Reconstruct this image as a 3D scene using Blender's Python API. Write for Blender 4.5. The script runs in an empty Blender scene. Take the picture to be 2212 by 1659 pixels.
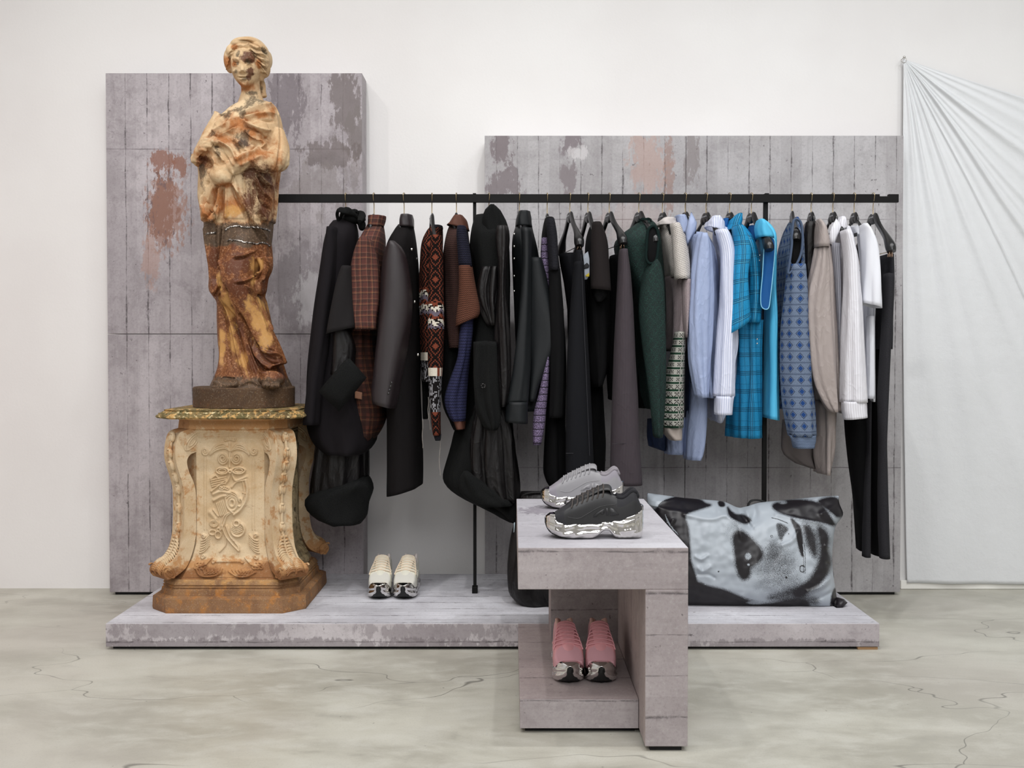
import bpy, bmesh, math, random
import numpy as np
from mathutils import Vector, Matrix, noise as mnoise

random.seed(7)
rng = np.random.default_rng(7)
scene = bpy.context.scene
COL = scene.collection

# ------------------------------------------------------------------ camera
W_PX, H_PX, F_PX = 2212.0, 1659.0, 2250.0
CAM_H = 1.10
PITCH = math.radians(1.2)
CX, CY = 1106.0, 812.0
cam_data = bpy.data.cameras.new('camera')
cam = bpy.data.objects.new('camera', cam_data)
COL.objects.link(cam)
cam.location = (0, 0, CAM_H)
cam.rotation_euler = (math.pi / 2 - PITCH, 0, 0)
cam_data.sensor_width = 36.0
cam_data.lens = F_PX / W_PX * 36.0
cam_data.shift_y = (CY - H_PX / 2) / W_PX
cam_data.clip_start = 0.05
scene.camera = cam

# ------------------------------------------------------------------ view + world + lights
scene.view_settings.view_transform = 'Standard'
scene.view_settings.look = 'None'
scene.view_settings.gamma = 1.0
scene.view_settings.use_curve_mapping = False
scene.view_settings.exposure = -0.12

world = bpy.data.worlds.new('world')
scene.world = world
world.use_nodes = True
world.node_tree.nodes['Background'].inputs[0].default_value = (0.9, 0.95, 1.0, 1)
world.node_tree.nodes['Background'].inputs[1].default_value = 0.2

def lamp(name, kind, loc, target, power, color=(1, 1, 1), **kw):
    d = bpy.data.lights.new(name, kind)
    d.energy = power * 0.40
    d.color = color
    for k, v in kw.items():
        setattr(d, k, v)
    o = bpy.data.objects.new(name, d)
    COL.objects.link(o)
    o.location = loc
    dirv = Vector(target) - Vector(loc)
    o.rotation_euler = dirv.to_track_quat('-Z', 'Y').to_euler()
    return o

CEIL_Z = 4.6
# track of ceiling spotlights in front of the display
for i, (x, tx, pw, colr) in enumerate([(-2.3, -1.9, 330, (1, .955, .93)), (-0.9, -0.6, 330, (1, .975, .965)),
                                       (0.5, 0.5, 330, (1, .99, .99)), (1.9, 1.5, 340, (.96, .98, 1)), (3.1, 2.7, 260, (.96, .98, 1))]):
    lamp('ceiling_spot', 'SPOT', (x, 2.55, 4.30), (tx, 4.35, .7), pw * .78, colr,
         spot_size=math.radians(88), spot_blend=0.9, shadow_soft_size=0.05)
for i, (x, tx, pw) in enumerate([(-1.6, -1.0, 140), (1.2, 0.8, 120)]):
    lamp('ceiling_spot', 'SPOT', (x, 1.0, 4.30), (tx, 3.6, 0.3), pw, (1, .97, .94),
         spot_size=math.radians(80), spot_blend=0.9, shadow_soft_size=0.06)
# unseen soft area lights added as ambient fill
lamp('fill_light', 'AREA', (0, 0.6, 4.45), (0, 0.9, 0), 260, (.98, .985, 1), shape='RECTANGLE', size=5.0, size_y=2.0)
lamp('fill_light', 'AREA', (0.4, -2.6, 3.6), (0, 4.0, 1.0), 330, (.98, .985, 1), shape='RECTANGLE', size=4.0, size_y=1.6)
# reddish light from the left
lamp('side_light', 'AREA', (-3.7, 3.4, 1.2), (-2.6, 4.8, 0.8), 9, (1, .5, .40), shape='RECTANGLE', size=0.8, size_y=1.6)

# ------------------------------------------------------------------ picture measuring helpers
def P(px, py, Y):
    """point of the place seen at pixel (px, py) on the plane at depth Y"""
    dx = (px - CX) / F_PX
    dy = -(py - CY) / F_PX
    d = np.array([dx, math.cos(PITCH) + dy * math.sin(PITCH), -math.sin(PITCH) + dy * math.cos(PITCH)])
    t = Y / d[1]
    return np.array([d[0] * t, Y, CAM_H + d[2] * t])

def to_px(co):
    """N x 3 world coordinates -> N x 2 pixels"""
    x, y, z = co[:, 0], co[:, 1], co[:, 2] - CAM_H
    f = y * math.cos(PITCH) - z * math.sin(PITCH)
    u = y * math.sin(PITCH) + z * math.cos(PITCH)
    return np.stack([CX + F_PX * x / f, CY - F_PX * u / f], 1)

class Zm:
    """coordinates read off an enlarged crop"""
    def __init__(s, ox, oy, k): s.ox, s.oy, s.k = ox, oy, k
    def x(s, v): return s.ox + v / s.k
    def y(s, v): return s.oy + v / s.k
    def pt(s, a, b): return (s.x(a), s.y(b))
    def P(s, a, b, Y): return P(s.x(a), s.y(b), Y)

ZA = Zm(640, 400, 2.2725); ZB = Zm(940, 400, 2.2717); ZC = Zm(1300, 400, 2.675); ZD = Zm(1640, 400, 1.975)
ZE = Zm(1380, 1030, 4.0463); ZS1 = Zm(400, 60, 3.95); ZS2 = Zm(400, 440, 3.6857); ZPED = Zm(310, 860, 3.3857)
ZH = Zm(480, 75, 11.85); ZL = Zm(640, 780, 4.741)

# ------------------------------------------------------------------ object helpers
def hexc(h):
    h = h.lstrip('#')
    out = []
    for i in (0, 2, 4):
        c = int(h[i:i + 2], 16) / 255.0
        out.append(c / 12.92 if c <= 0.04045 else ((c + 0.055) / 1.055) ** 2.4)
    return (*out, 1.0)

def link(name, data, parent=None):
    o = bpy.data.objects.new(name, data)
    COL.objects.link(o)
    if parent is not None:
        o.parent = parent
    return o

def wloc(o):
    v = np.zeros(3)
    while o is not None:
        v = v + np.array(o.location)
        o = o.parent
    return v

def thing(name, label, cat, loc, group=None):
    o = link(name, None)
    o.empty_display_size = 0.05
    o.location = tuple(float(v) for v in loc)
    o['label'] = label; o['category'] = cat
    if group: o['group'] = group
    return o

def tag(o, label, cat=None, group=None):
    o['label'] = label
    if cat: o['category'] = cat
    if group: o['group'] = group
    return o

class MB:
    """mesh builder in world coordinates"""
    def __init__(s): s.v = []; s.f = []; s.uv = []; s.mi = []
    def add(s, verts, faces, uvs=None, mi=0):
        b = len(s.v)
        s.v += [tuple(float(c) for c in p) for p in verts]
        s.uv += (list(uvs) if uvs is not None else [(0, 0)] * len(verts))
        s.f += [tuple(b + i for i in f) for f in faces]
        s.mi += [mi] * len(faces)
        return b
    def box(s, x0, x1, y0, y1, z0, z1, mis=None):
        v = [(x0, y0, z0), (x1, y0, z0), (x1, y1, z0), (x0, y1, z0), (x0, y0, z1), (x1, y0, z1), (x1, y1, z1), (x0, y1, z1)]
        f = [(0, 1, 5, 4), (1, 2, 6, 5), (2, 3, 7, 6), (3, 0, 4, 7), (4, 5, 6, 7), (3, 2, 1, 0)]
        b = len(s.v); s.v += v; s.uv += [(0, 0)] * 8
        s.f += [tuple(b + i for i in q) for q in f]
        s.mi += list(mis) if mis else [0] * 6      # front, right, back, left, top, bottom
    def grid(s, pts, uvs=None, mi=0, close_u=False, flip=False):
        n, m = len(pts), len(pts[0])
        fl = [p for r in pts for p in r]
        fs = []
        for i in range(n - 1):
            for j in range(m - 1 + (1 if close_u else 0)):
                a, b = i * m + j, i * m + (j + 1) % m
                c, d = (i + 1) * m + (j + 1) % m, (i + 1) * m + j
                fs.append((a, d, c, b) if flip else (a, b, c, d))
        return s.add(fl, fs, [u for r in uvs for u in r] if uvs is not None else None, mi)
    def tube(s, pts, r, n=10, mi=0, caps=True, r2=None, up=(0, 0, 1)):
        """swept tube; r scalar or list; r2 (list/scalar) second radius for oval section"""
        pts = [np.array(p, float) for p in pts]
        N = len(pts)
        rs = [r] * N if np.isscalar(r) else list(r)
        r2s = rs if r2 is None else ([r2] * N if np.isscalar(r2) else list(r2))
        rings = []
        up = np.array(up, float)
        prev = None
        for i, p in enumerate(pts):
            t = pts[min(i + 1, N - 1)] - pts[max(i - 1, 0)]
            t = t / (np.linalg.norm(t) + 1e-12)
            if prev is None:
                a = np.cross(up, t)
                if np.linalg.norm(a) < 1e-3: a = np.cross(np.array([1.0, 0.03, 0]), t)
            else:
                a = prev - t * np.dot(prev, t)
            a /= np.linalg.norm(a) + 1e-12
            prev = a
            b = np.cross(t, a)
            rings.append([p + a * rs[i] * math.cos(2 * math.pi * k / n) + b * r2s[i] * math.sin(2 * math.pi * k / n) for k in range(n)])
        b0 = s.grid(rings, None, mi, close_u=True)
        if caps:
            s.add(rings[0], [tuple(range(n))[::-1]], None, mi)
            s.add(rings[-1], [tuple(range(n))], None, mi)
        return b0
    def ell(s, c, r, n=16, m=10, mi=0, R=None):
        c = np.array(c, float); rings = []
        R = np.eye(3) if R is None else np.array(R)
        for i in range(m + 1):
            th = math.pi * i / m
            th = min(max(th, 1e-3), math.pi - 1e-3)
            rings.append([c + R @ np.array([r[0] * math.sin(th) * math.cos(2 * math.pi * k / n), r[1] * math.sin(th) * math.sin(2 * math.pi * k / n), r[2] * math.cos(th)]) for k in range(n)])
        s.grid(rings, None, mi, close_u=True, flip=True)
    def build(s, name, mats, parent=None, smooth=True, sharp=None, weld=0, bevel=0, solid=0, subsurf=0):
        off = wloc(parent) if parent is not None else np.zeros(3)
        me = bpy.data.meshes.new(name)
        V = np.array(s.v, float) - off
        me.from_pydata(V.tolist(), [], s.f)
        uvl = me.uv_layers.new(name='UVMap')
        vi = np.empty(len(me.loops), dtype=np.int32)
        me.loops.foreach_get('vertex_index', vi)
        uv = np.array(s.uv, dtype=np.float32)[vi]
        uvl.data.foreach_set('uv', uv.ravel())
        if not isinstance(mats, (list, tuple)): mats = [mats]
        for m in mats: me.materials.append(m)
        me.polygons.foreach_set('material_index', np.array(s.mi, dtype=np.int32))
        me.polygons.foreach_set('use_smooth', np.full(len(me.polygons), bool(smooth)))
        me.update()
        if weld:
            bm = bmesh.new(); bm.from_mesh(me)
            bmesh.ops.remove_doubles(bm, verts=bm.verts, dist=weld)
            bm.to_mesh(me); bm.free()
        o = link(name, me, parent)
        if sharp is not None:
            try:
                me.set_sharp_from_angle(angle=math.radians(sharp))
            except Exception:
                pass
        if bevel:
            md = o.modifiers.new('bevel', 'BEVEL'); md.width = bevel; md.segments = 2; md.limit_method = 'ANGLE'; md.angle_limit = math.radians(40)
        if subsurf:
            md = o.modifiers.new('sub', 'SUBSURF'); md.levels = subsurf; md.render_levels = subsurf
        if solid:
            md = o.modifiers.new('solid', 'SOLIDIFY'); md.thickness = solid; md.offset = -1
        return o

def set_uv_extra(me, name, vals, kind='FLOAT'):
    a = me.attributes.new(name, kind, 'POINT')
    if kind == 'FLOAT': a.data.foreach_set('value', np.asarray(vals, dtype=np.float32))
    else:
        v = np.ones((len(vals), 4), dtype=np.float32); v[:, :vals.shape[1]] = vals
        a.data.foreach_set('color', v.ravel())
    return a

def spline(pts, n):
    """Catmull-Rom through pts (any dimension) -> n samples"""
    p = np.array(pts, float)
    if len(p) == 2:
        t = np.linspace(0, 1, n)[:, None]; return p[0] * (1 - t) + p[1] * t
    q = np.vstack([2 * p[0] - p[1], p, 2 * p[-1] - p[-2]])
    out = []
    for t in np.linspace(0, len(p) - 1 - 1e-9, n):
        i = int(t); f = t - i
        a, b, c, d = q[i], q[i + 1], q[i + 2], q[i + 3]
        out.append(0.5 * ((2 * b) + (-a + c) * f + (2 * a - 5 * b + 4 * c - d) * f * f + (-a + 3 * b - 3 * c + d) * f ** 3))
    return np.array(out)

# ------------------------------------------------------------------ material helpers
class G:
    def __init__(s, name, rough=0.6, metal=0.0, spec=0.5):
        s.mat = bpy.data.materials.new(name); s.mat.use_nodes = True
        s.t = s.mat.node_tree; s.t.nodes.clear()
        s.out = s.t.nodes.new('ShaderNodeOutputMaterial')
        s.b = s.t.nodes.new('ShaderNodeBsdfPrincipled')
        s.t.links.new(s.b.outputs[0], s.out.inputs[0])
        s.b.inputs['Roughness'].default_value = rough
        s.b.inputs['Metallic'].default_value = metal
        s.b.inputs['Specular IOR Level'].default_value = spec
        s._uv = None
    def put(s, sock, v):
        if isinstance(v, bpy.types.NodeSocket): s.t.links.new(v, sock)
        elif isinstance(v, (tuple, list)): sock.default_value = v if len(sock.default_value) == len(v) else tuple(v)[:len(sock.default_value)]
        elif isinstance(v, str): sock.default_value = hexc(v)
        else: sock.default_value = v
    def m(s, op, a, b=None, c=None, clamp=False):
        n = s.t.nodes.new('ShaderNodeMath'); n.operation = op; n.use_clamp = clamp
        s.put(n.inputs[0], a)
        if b is not None: s.put(n.inputs[1], b)
        if c is not None: s.put(n.inputs[2], c)
        return n.outputs[0]
    def add(s, a, b): return s.m('ADD', a, b)
    def sub(s, a, b): return s.m('SUBTRACT', a, b)
    def mul(s, a, b): return s.m('MULTIPLY', a, b)
    def fr(s, a): return s.m('FRACT', a)
    def lt(s, a, b): return s.m('LESS_THAN', a, b)
    def gt(s, a, b): return s.m('GREATER_THAN', a, b)
    def mx(s, a, b): return s.m('MAXIMUM', a, b)
    def tri(s, a):                      # distance to nearest integer, 0..0.5
        return s.m('ABSOLUTE', s.sub(s.fr(s.add(a, 0.5)), 0.5))
    def mix(s, f, a, b):
        n = s.t.nodes.new('ShaderNodeMix'); n.data_type = 'RGBA'
        s.put(n.inputs[0], f); s.put(n.inputs[6], a); s.put(n.inputs[7], b)
        return n.outputs[2]
    def rng(s, v, a, b, c=0.0, d=1.0, smooth=True):
        n = s.t.nodes.new('ShaderNodeMapRange')
        if smooth: n.interpolation_type = 'SMOOTHSTEP'
        s.put(n.inputs[0], v); s.put(n.inputs[1], a); s.put(n.inputs[2], b); s.put(n.inputs[3], c); s.put(n.inputs[4], d)
        return n.outputs[0]
    def pos(s):
        return s.t.nodes.new('ShaderNodeNewGeometry').outputs['Position']
    def obj(s):
        return s.t.nodes.new('ShaderNodeTexCoord').outputs['Object']
    def uvv(s):
        if s._uv is None:
            s._uv = s.t.nodes.new('ShaderNodeUVMap').outputs[0]
        return s._uv
    def xyz(s, v):
        n = s.t.nodes.new('ShaderNodeSeparateXYZ'); s.t.links.new(v, n.inputs[0]); return n.outputs
    def comb(s, x=0.0, y=0.0, z=0.0):
        n = s.t.nodes.new('ShaderNodeCombineXYZ'); s.put(n.inputs[0], x); s.put(n.inputs[1], y); s.put(n.inputs[2], z); return n.outputs[0]
    def scale(s, v, sc):
        n = s.t.nodes.new('ShaderNodeMapping'); s.t.links.new(v, n.inputs[0]); n.inputs['Scale'].default_value = sc; return n.outputs[0]
    def noise(s, vec, scale, detail=3, rough=0.5, dist=0.0, col=False):
        n = s.t.nodes.new('ShaderNodeTexNoise')
        s.t.links.new(vec, n.inputs['Vector'])
        n.inputs['Scale'].default_value = scale; n.inputs['Detail'].default_value = detail
        n.inputs['Roughness'].default_value = rough; n.inputs['Distortion'].default_value = dist
        return n.outputs['Color' if col else 'Fac']
    def voro(s, vec, scale, feature='DISTANCE_TO_EDGE', out='Distance'):
        n = s.t.nodes.new('ShaderNodeTexVoronoi'); n.feature = feature
        s.t.links.new(vec, n.inputs['Vector']); n.inputs['Scale'].default_value = scale
        return n.outputs[out]
    def attr(s, name, out='Fac'):
        n = s.t.nodes.new('ShaderNodeAttribute'); n.attribute_name = name; return n.outputs[out]
    def warp(s, vec, scale, amt):
        n = s.noise(vec, scale, 2, 0.5, 0, True)
        a = s.t.nodes.new('ShaderNodeVectorMath'); a.operation = 'SUBTRACT'; s.t.links.new(n, a.inputs[0]); a.inputs[1].default_value = (.5, .5, .5)
        b = s.t.nodes.new('ShaderNodeVectorMath'); b.operation = 'SCALE'; s.t.links.new(a.outputs[0], b.inputs[0]); b.inputs['Scale'].default_value = amt
        c = s.t.nodes.new('ShaderNodeVectorMath'); c.operation = 'ADD'; s.t.links.new(vec, c.inputs[0]); s.t.links.new(b.outputs[0], c.inputs[1])
        return c.outputs[0]
    def bump(s, h, dist=0.002, strength=1.0):
        n = s.t.nodes.new('ShaderNodeBump'); n.inputs['Distance'].default_value = dist; n.inputs['Strength'].default_value = strength
        s.put(n.inputs['Height'], h); s.t.links.new(n.outputs[0], s.b.inputs['Normal']); return n
    def color(s, c): s.put(s.b.inputs['Base Color'], c); return s
    def rough(s, c): s.put(s.b.inputs['Roughness'], c); return s
    def ellipse(s, a, b, ca, cb, ra, rb):
        """1 in the middle, 0 at the rim"""
        da = s.m('DIVIDE', s.sub(a, ca), ra); db = s.m('DIVIDE', s.sub(b, cb), rb)
        return s.sub(1.0, s.m('SQRT', s.add(s.mul(da, da), s.mul(db, db))))

def flat_mat(name, col, rough=0.6, metal=0.0, spec=0.5):
    g = G(name, rough, metal, spec); g.color(col); return g.mat

def concrete(name, line_axis, pitch=0.098, phase=0.0, base='#a49c9f', light='#bcb8ba', dark='#6d6568', stains=(), crack=0.5, cross=None, joint=1.0, seed=0.0):
    g = G(name, 0.72, 0, 0.3)
    p = g.pos()
    x, y, z = g.xyz(p)[0:3]
    mapn = g.t.nodes.new('ShaderNodeMapping'); g.t.links.new(p, mapn.inputs[0]); mapn.inputs['Location'].default_value = (seed, seed * 1.7, seed * .6)
    ps = mapn.outputs[0]
    big = g.noise(ps, 2.2, 4, 0.6)
    mid = g.noise(ps, 14, 5, 0.7)
    fine = g.noise(ps, 110, 4, 0.75)
    c = g.mix(g.rng(big, .35, .65), base, light)
    c = g.mix(g.mul(g.rng(mid, .48, .78), 0.32), c, dark)
    c = g.mix(g.mul(g.rng(fine, .50, .70), 0.30), c, dark)
    c = g.mix(g.mul(g.rng(fine, .30, .45, 1, 0), 0.25), c, '#cfccce')
    # pits and hair cracks
    pits = g.mul(g.rng(g.noise(ps, 46, 3, .6), .68, .74), 0.75)
    c = g.mix(pits, c, '#4a4447')
    wv = g.warp(ps, 9, 0.13)
    ed = g.voro(wv, 10.0)
    cm = g.mul(g.rng(ed, 0.0, 0.009, 1, 0), g.mul(g.rng(g.noise(ps, 3.1, 2), .54, .70), crack * .7))
    c = g.mix(cm, c, '#4d4649')
    # board joints
    ax = {'x': x, 'y': y, 'z': z}[line_axis]
    other = {'x': z, 'y': x, 'z': x}[line_axis]
    wob = g.mul(g.sub(g.noise(g.scale(ps, (1, 1, 1)), 9, 3), .5), 0.010)
    u = g.m('DIVIDE', g.add(g.add(ax, wob), phase), pitch)
    d = g.mul(g.tri(u), pitch)
    cell = g.m('ROUND', u)
    ln = g.noise(g.comb(g.mul(cell, 3.7), g.mul(other, 2.3), seed), 1.6, 4, .7)
    wdt = g.rng(ln, .36, .70, .0006, .0065)
    if pitch < .3:
        tone = g.noise(g.comb(g.mul(g.m('FLOOR', g.add(u, .5)), 5.31), seed, 0.5), 3.7, 0)
        c = g.mix(g.rng(tone, .35, .62, 0, .20), c, dark)
        strk = g.noise(g.scale(ps, (1, 1, .12) if line_axis == 'x' else (.12, 1, 1)), 34, 4, .65)
        c = g.mix(g.mul(g.rng(strk, .50, .68), .18), c, dark)
        bl_ = g.rng(g.noise(ps, 4.5, 6, .78, .3), .50, .60)
        c = g.mix(g.mul(bl_, .22), c, dark)
    jm = g.mul(g.m('SUBTRACT', 1.0, g.m('DIVIDE', d, wdt), clamp=True), g.rng(ln, .30, .60, .35 * joint, .95 * joint))
    brk = g.rng(g.noise(g.scale(ps, (1, 1, 1)), 38, 4, .75), .36, .56, .25, 1)
    jm = g.mul(jm, brk)
    c = g.mix(jm, c, '#3e383b')
    smear = g.mul(g.rng(d, 0.0, 0.022, 1, 0), g.mul(g.rng(g.noise(ps, 26, 5, .8), .50, .66), g.rng(ln, .50, .72, 0, .8)))
    c = g.mix(smear, c, '#585155')
    if cross:
        for cz in cross:
            dz = g.m('ABSOLUTE', g.sub(g.add(other, g.mul(wob, .4)), cz))
            c = g.mix(g.mul(g.rng(dz, 0, .0035, 1, 0), g.rng(g.noise(ps, 5, 2), .35, .6, .1, .75)), c, '#4b4548')
    for (a, b, ra, rb, colr, st, sc) in stains:
        aa, bb = (x, z) if line_axis != 'y' else (x, y)
        e = g.ellipse(aa, bb, a, b, ra, rb)
        nz = g.noise(g.scale(ps, (1.6, 1, .7)), sc, 6, .72)
        mk = g.rng(g.add(g.mul(e, 0.75), g.mul(g.sub(nz, .5), 2.2)), 0.18, 0.36)
        mk = g.mul(mk, g.rng(e, -.1, .25))
        c = g.mix(g.mul(mk, st), c, colr)
    g.color(c)
    g.rough(g.rng(mid, .3, .7, .62, .8))
    g.bump(g.sub(g.mul(fine, .25), g.mul(jm, .8)), 0.0012, .6)
    return g.mat

def cloth_bump(g, weave=900, amt=.0006, wr=7.0, wr_amt=.006):
    u = g.uvv()
    w = g.noise(g.scale(u, (1, .35, 1)), wr, 4, .55, .6)
    f = g.noise(u, weave, 1)
    h = g.add(g.mul(w, wr_amt * 100), g.mul(f, amt * 100))
    if wr_amt >= .009:
        uw = g.warp(g.scale(u, (1, .55, 1)), 8, .06)
        r1 = g.m('ABSOLUTE', g.sub(g.noise(uw, 13, 3, .55), .5)); r2 = g.m('ABSOLUTE', g.sub(g.noise(uw, 31, 2, .5), .5))
        h = g.sub(h, g.add(g.mul(g.m('SQRT', r1), wr_amt * 34), g.mul(g.m('SQRT', r2), wr_amt * 12)))
    g.bump(h, 0.01, .9)
# ================================================================== THE ROOM
def struct(name, mb, mats, **kw):
    o = mb.build(name, mats, smooth=False, **kw)
    o['kind'] = 'structure'
    return o

WALL_Y = 4.87
g = G('painted_wall', 0.7, 0, .3)
pp = g.pos()
g.color(g.mix(g.rng(g.noise(pp, 1.3, 3), .35, .65), '#e2e0df', '#e7e6e5'))
g.bump(g.noise(pp, 90, 3), .0008, .5)
M_WALL = g.mat
g = G('room_ceiling', .8); g.color('#d9d9d9'); M_CEIL = g.mat

g = G('polished_concrete_floor', .4, 0, .4)
pp = g.pos()
st = g.scale(pp, (.8, 1.5, 1))
n1 = g.noise(st, 1.5, 6, .62, .5); n2 = g.noise(st, 6, 6, .7, .3); n3 = g.noise(pp, 160, 3, .7)
c = g.mix(g.rng(n1, .36, .64), '#a8a599', '#c2c0b4')
c = g.mix(g.mul(g.rng(n2, .42, .70), .55), c, '#cbcac1')
c = g.mix(g.mul(g.rng(n2, .30, .45, 1, 0), .35), c, '#96938a')
c = g.mix(g.mul(g.rng(g.noise(pp, .9, 3), .5, .66), .35), c, '#b5aea6')
c = g.mix(g.mul(g.rng(n3, .5, .72), .22), c, '#8b897f')
c = g.mix(g.mul(g.rng(g.noise(pp, 55, 2), .74, .78), .6), c, '#5f5d56')
wv = g.warp(g.scale(pp, (.55, 1.2, 1)), 3.5, .35)
ck = g.mul(g.rng(g.voro(wv, 1.15), 0, .0028, 1, 0), g.rng(g.noise(pp, 1.1, 2), .44, .56))
c = g.mix(g.mul(ck, .75), c, '#63615a')
g.color(c)
g.rough(g.rng(n2, .3, .7, .34, .52))
g.bump(g.add(g.mul(n2, .3), g.mul(n3, .12)), .0012, .4)
M_FLOOR = g.mat

mb = MB(); mb.box(-4.2, 4.2, -4.0, WALL_Y + .1, -.1, 0); struct('floor', mb, M_FLOOR)
mb = MB(); mb.box(-4.2, 4.2, WALL_Y, WALL_Y + .1, 0, CEIL_Z); struct('wall_back', mb, M_WALL)
mb = MB(); mb.box(-4.3, -4.2, -4.0, WALL_Y + .1, 0, CEIL_Z); struct('wall_left', mb, M_WALL)
mb = MB(); mb.box(4.2, 4.3, -4.0, WALL_Y + .1, 0, CEIL_Z); struct('wall_right', mb, M_WALL)
mb = MB(); mb.box(-4.3, 4.3, -4.1, -4.0, 0, CEIL_Z); struct('wall_front', mb, M_WALL)
mb = MB(); mb.box(-4.3, 4.3, -4.1, WALL_Y + .1, CEIL_Z, CEIL_Z + .1); struct('ceiling', mb, M_CEIL)
x0 = P(1946, 1262, WALL_Y - .02)[0]
mb = MB(); mb.box(x0, 4.19, WALL_Y - .02, WALL_Y - .001, .001, P(2000, 1254, WALL_Y - .02)[2]); struct('baseboard_back', mb, flat_mat('baseboard_paint', '#f1f0ea', .5), bevel=.002)

# ================================================================== CONCRETE-LOOK DISPLAY
M_PLAIN = flat_mat('shadow_gap_black', '#0c0b0c', .8)  # near black puts the shade of the floor gaps into the colour
PZ = P(700, 1347, 3.85)[2]                     # height of the platform top
STAINS_L = [(P(345, 400, 4.73)[0], P(345, 350, 4.73)[2], .085, .075, '#8a6253', .85, 26),
            (P(350, 440, 4.73)[0], P(350, 445, 4.73)[2], .10, .21, '#6e5450', .9, 26),
            (P(360, 470, 4.73)[0], P(360, 460, 4.73)[2], .13, .24, '#97705f', .65, 30),
            (P(390, 360, 4.73)[0], P(392, 360, 4.73)[2], .05, .075, '#8a6253', .85, 26),
            (P(325, 560, 4.73)[0], P(318, 560, 4.73)[2], .06, .17, '#a98271', .45, 24),
            (P(620, 220, 4.73)[0], P(610, 210, 4.73)[2], .12, .26, '#6f676c', .7, 18),
            (P(745, 220, 4.73)[0], P(745, 215, 4.73)[2], .11, .22, '#746c6c', .85, 12),
            (P(770, 300, 4.73)[0], P(770, 300, 4.73)[2], .08, .18, '#77706f', .8, 12),
            (P(720, 350, 4.73)[0], P(700, 335, 4.73)[2], .22, .09, '#6d6463', .75, 12),
            (P(700, 400, 4.73)[0], P(700, 400, 4.73)[2], .20, .20, '#857e7c', .5, 10),
            (P(640, 620, 4.73)[0], P(640, 610, 4.73)[2], .22, .30, '#7a7376', .5, 9),
            (P(690, 560, 4.73)[0], P(690, 640, 4.73)[2], .18, .2, '#d0ced0', .5, 10)]
PY = 4.73
M_PANEL_L = concrete('concrete_board_print_left', 'x', pitch=(P(414.5, 700, PY)[0] - P(274, 700, PY)[0]) / 3, phase=-P(274, 700, PY)[0], base='#aba5a9', light='#bdb7bb', stains=STAINS_L,
                     cross=[P(300, 322, PY)[2]], seed=3.0)
STAINS_R = [(P(1085, 330, PY)[0], P(1085, 320, PY)[2], .07, .12, '#776d70', .85, 14),
            (P(1090, 400, PY)[0], P(1095, 395, PY)[2], .12, .10, '#776d70', .8, 14),
            (P(1235, 320, PY)[0], P(1240, 310, PY)[2], .07, .08, '#766c70', .8, 14),
            (P(1230, 390, PY)[0], P(1230, 390, PY)[2], .05, .13, '#7d7477', .8, 16),
            (P(1250, 310, PY)[0], P(1252, 330, PY)[2], .07, .05, '#d2cfd0', .6, 14),
            (P(1400, 340, PY)[0], P(1395, 350, PY)[2], .13, .20, '#b3958a', .55, 22),
            (P(1445, 370, PY)[0], P(1445, 380, PY)[2], .035, .25, '#93756a', .6, 30),
            (P(1380, 500, PY)[0], P(1380, 480, PY)[2], .25, .15, '#b29b94', .3, 14),
            (P(1495, 320, PY)[0], P(1497, 330, PY)[2], .05, .25, '#837b7b', .7, 24)]
M_PANEL_R = concrete('concrete_board_print_right', 'x', pitch=P(1573, 300, PY)[0] - P(1527.5, 300, PY)[0], phase=-P(1527.5, 300, PY)[0], base='#a8a5a6', light='#b8b6b8', dark='#7d787a', stains=STAINS_R,
                     cross=[P(1700, 474, PY)[2], P(1700, 1010, PY)[2]], seed=11.0)
M_EDGE = concrete('concrete_print_edge', 'z', pitch=.6, phase=.1, base='#a9a2a5', light='#b7b1b4', seed=5, joint=.4)
M_TOP = concrete('concrete_print_top_lit', 'y', pitch=.105, phase=.02, base='#c2c1c7', light='#dcdce2', dark='#98959a', seed=7, crack=.3, joint=.9)  # paler copy of the concrete: light on the top is in the colour
M_FRONT = concrete('concrete_print_front', 'z', pitch=.55, phase=-.03, base='#ada6a9', light='#c4bec1', dark='#6f666a', seed=2, crack=1.0,
                   stains=[(-.9, .02, 1.4, .035, '#6a6165', .55, 22), (1.1, .02, .8, .03, '#6b6467', .5, 22), (-1.2, .08, .5, .06, '#756c70', .5, 16), (-.3, .07, .4, .05, '#756c70', .45, 16)])
M_STAND = concrete('concrete_print_stand', 'z', pitch=.115, phase=.02, base='#a59c9d', light='#b4acad', dark='#7a7172', seed=17, crack=.25, joint=.8)
M_STANDTOP = concrete('concrete_print_stand_top_lit', 'y', pitch=.22, phase=.04, base='#b1afb5', light='#cbcad0', dark='#959196', seed=23, crack=.35, joint=.6,  # light falling on the stand top is put into this paler tone
                      stains=[(.10, 3.55, .10, .14, '#77707a', .6, 30)])
M_INNER = concrete('concrete_print_stand_inner', 'y', pitch=.20, phase=.0, base='#a99c9a', light='#b5a9a7', dark='#85797a', seed=29, crack=.3, joint=.7)

def floor_z(px, py, Y): return P(px, py, Y)[2]

def slab(name, label, cat, x0, x1, y0, y1, z0, z1, mats, gap=.012, inset=.02, group=None):
    """raised slab: printed box standing on a recessed foot, black for the shade in the gap"""
    root = thing(name, label, cat, ((x0 + x1) / 2, (y0 + y1) / 2, 0), group)
    b = MB(); b.box(x0, x1, y0, y1, z0 + gap, z1, (0, 1, 1, 1, 2, 1)); o = b.build('body', mats, root, smooth=False, bevel=.002)
    b = MB(); b.box(x0 + inset, x1 - inset, y0 + inset, y1 - .005, z0, z0 + gap); b.build('recessed_foot', M_PLAIN, root, smooth=False)
    return root

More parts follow.
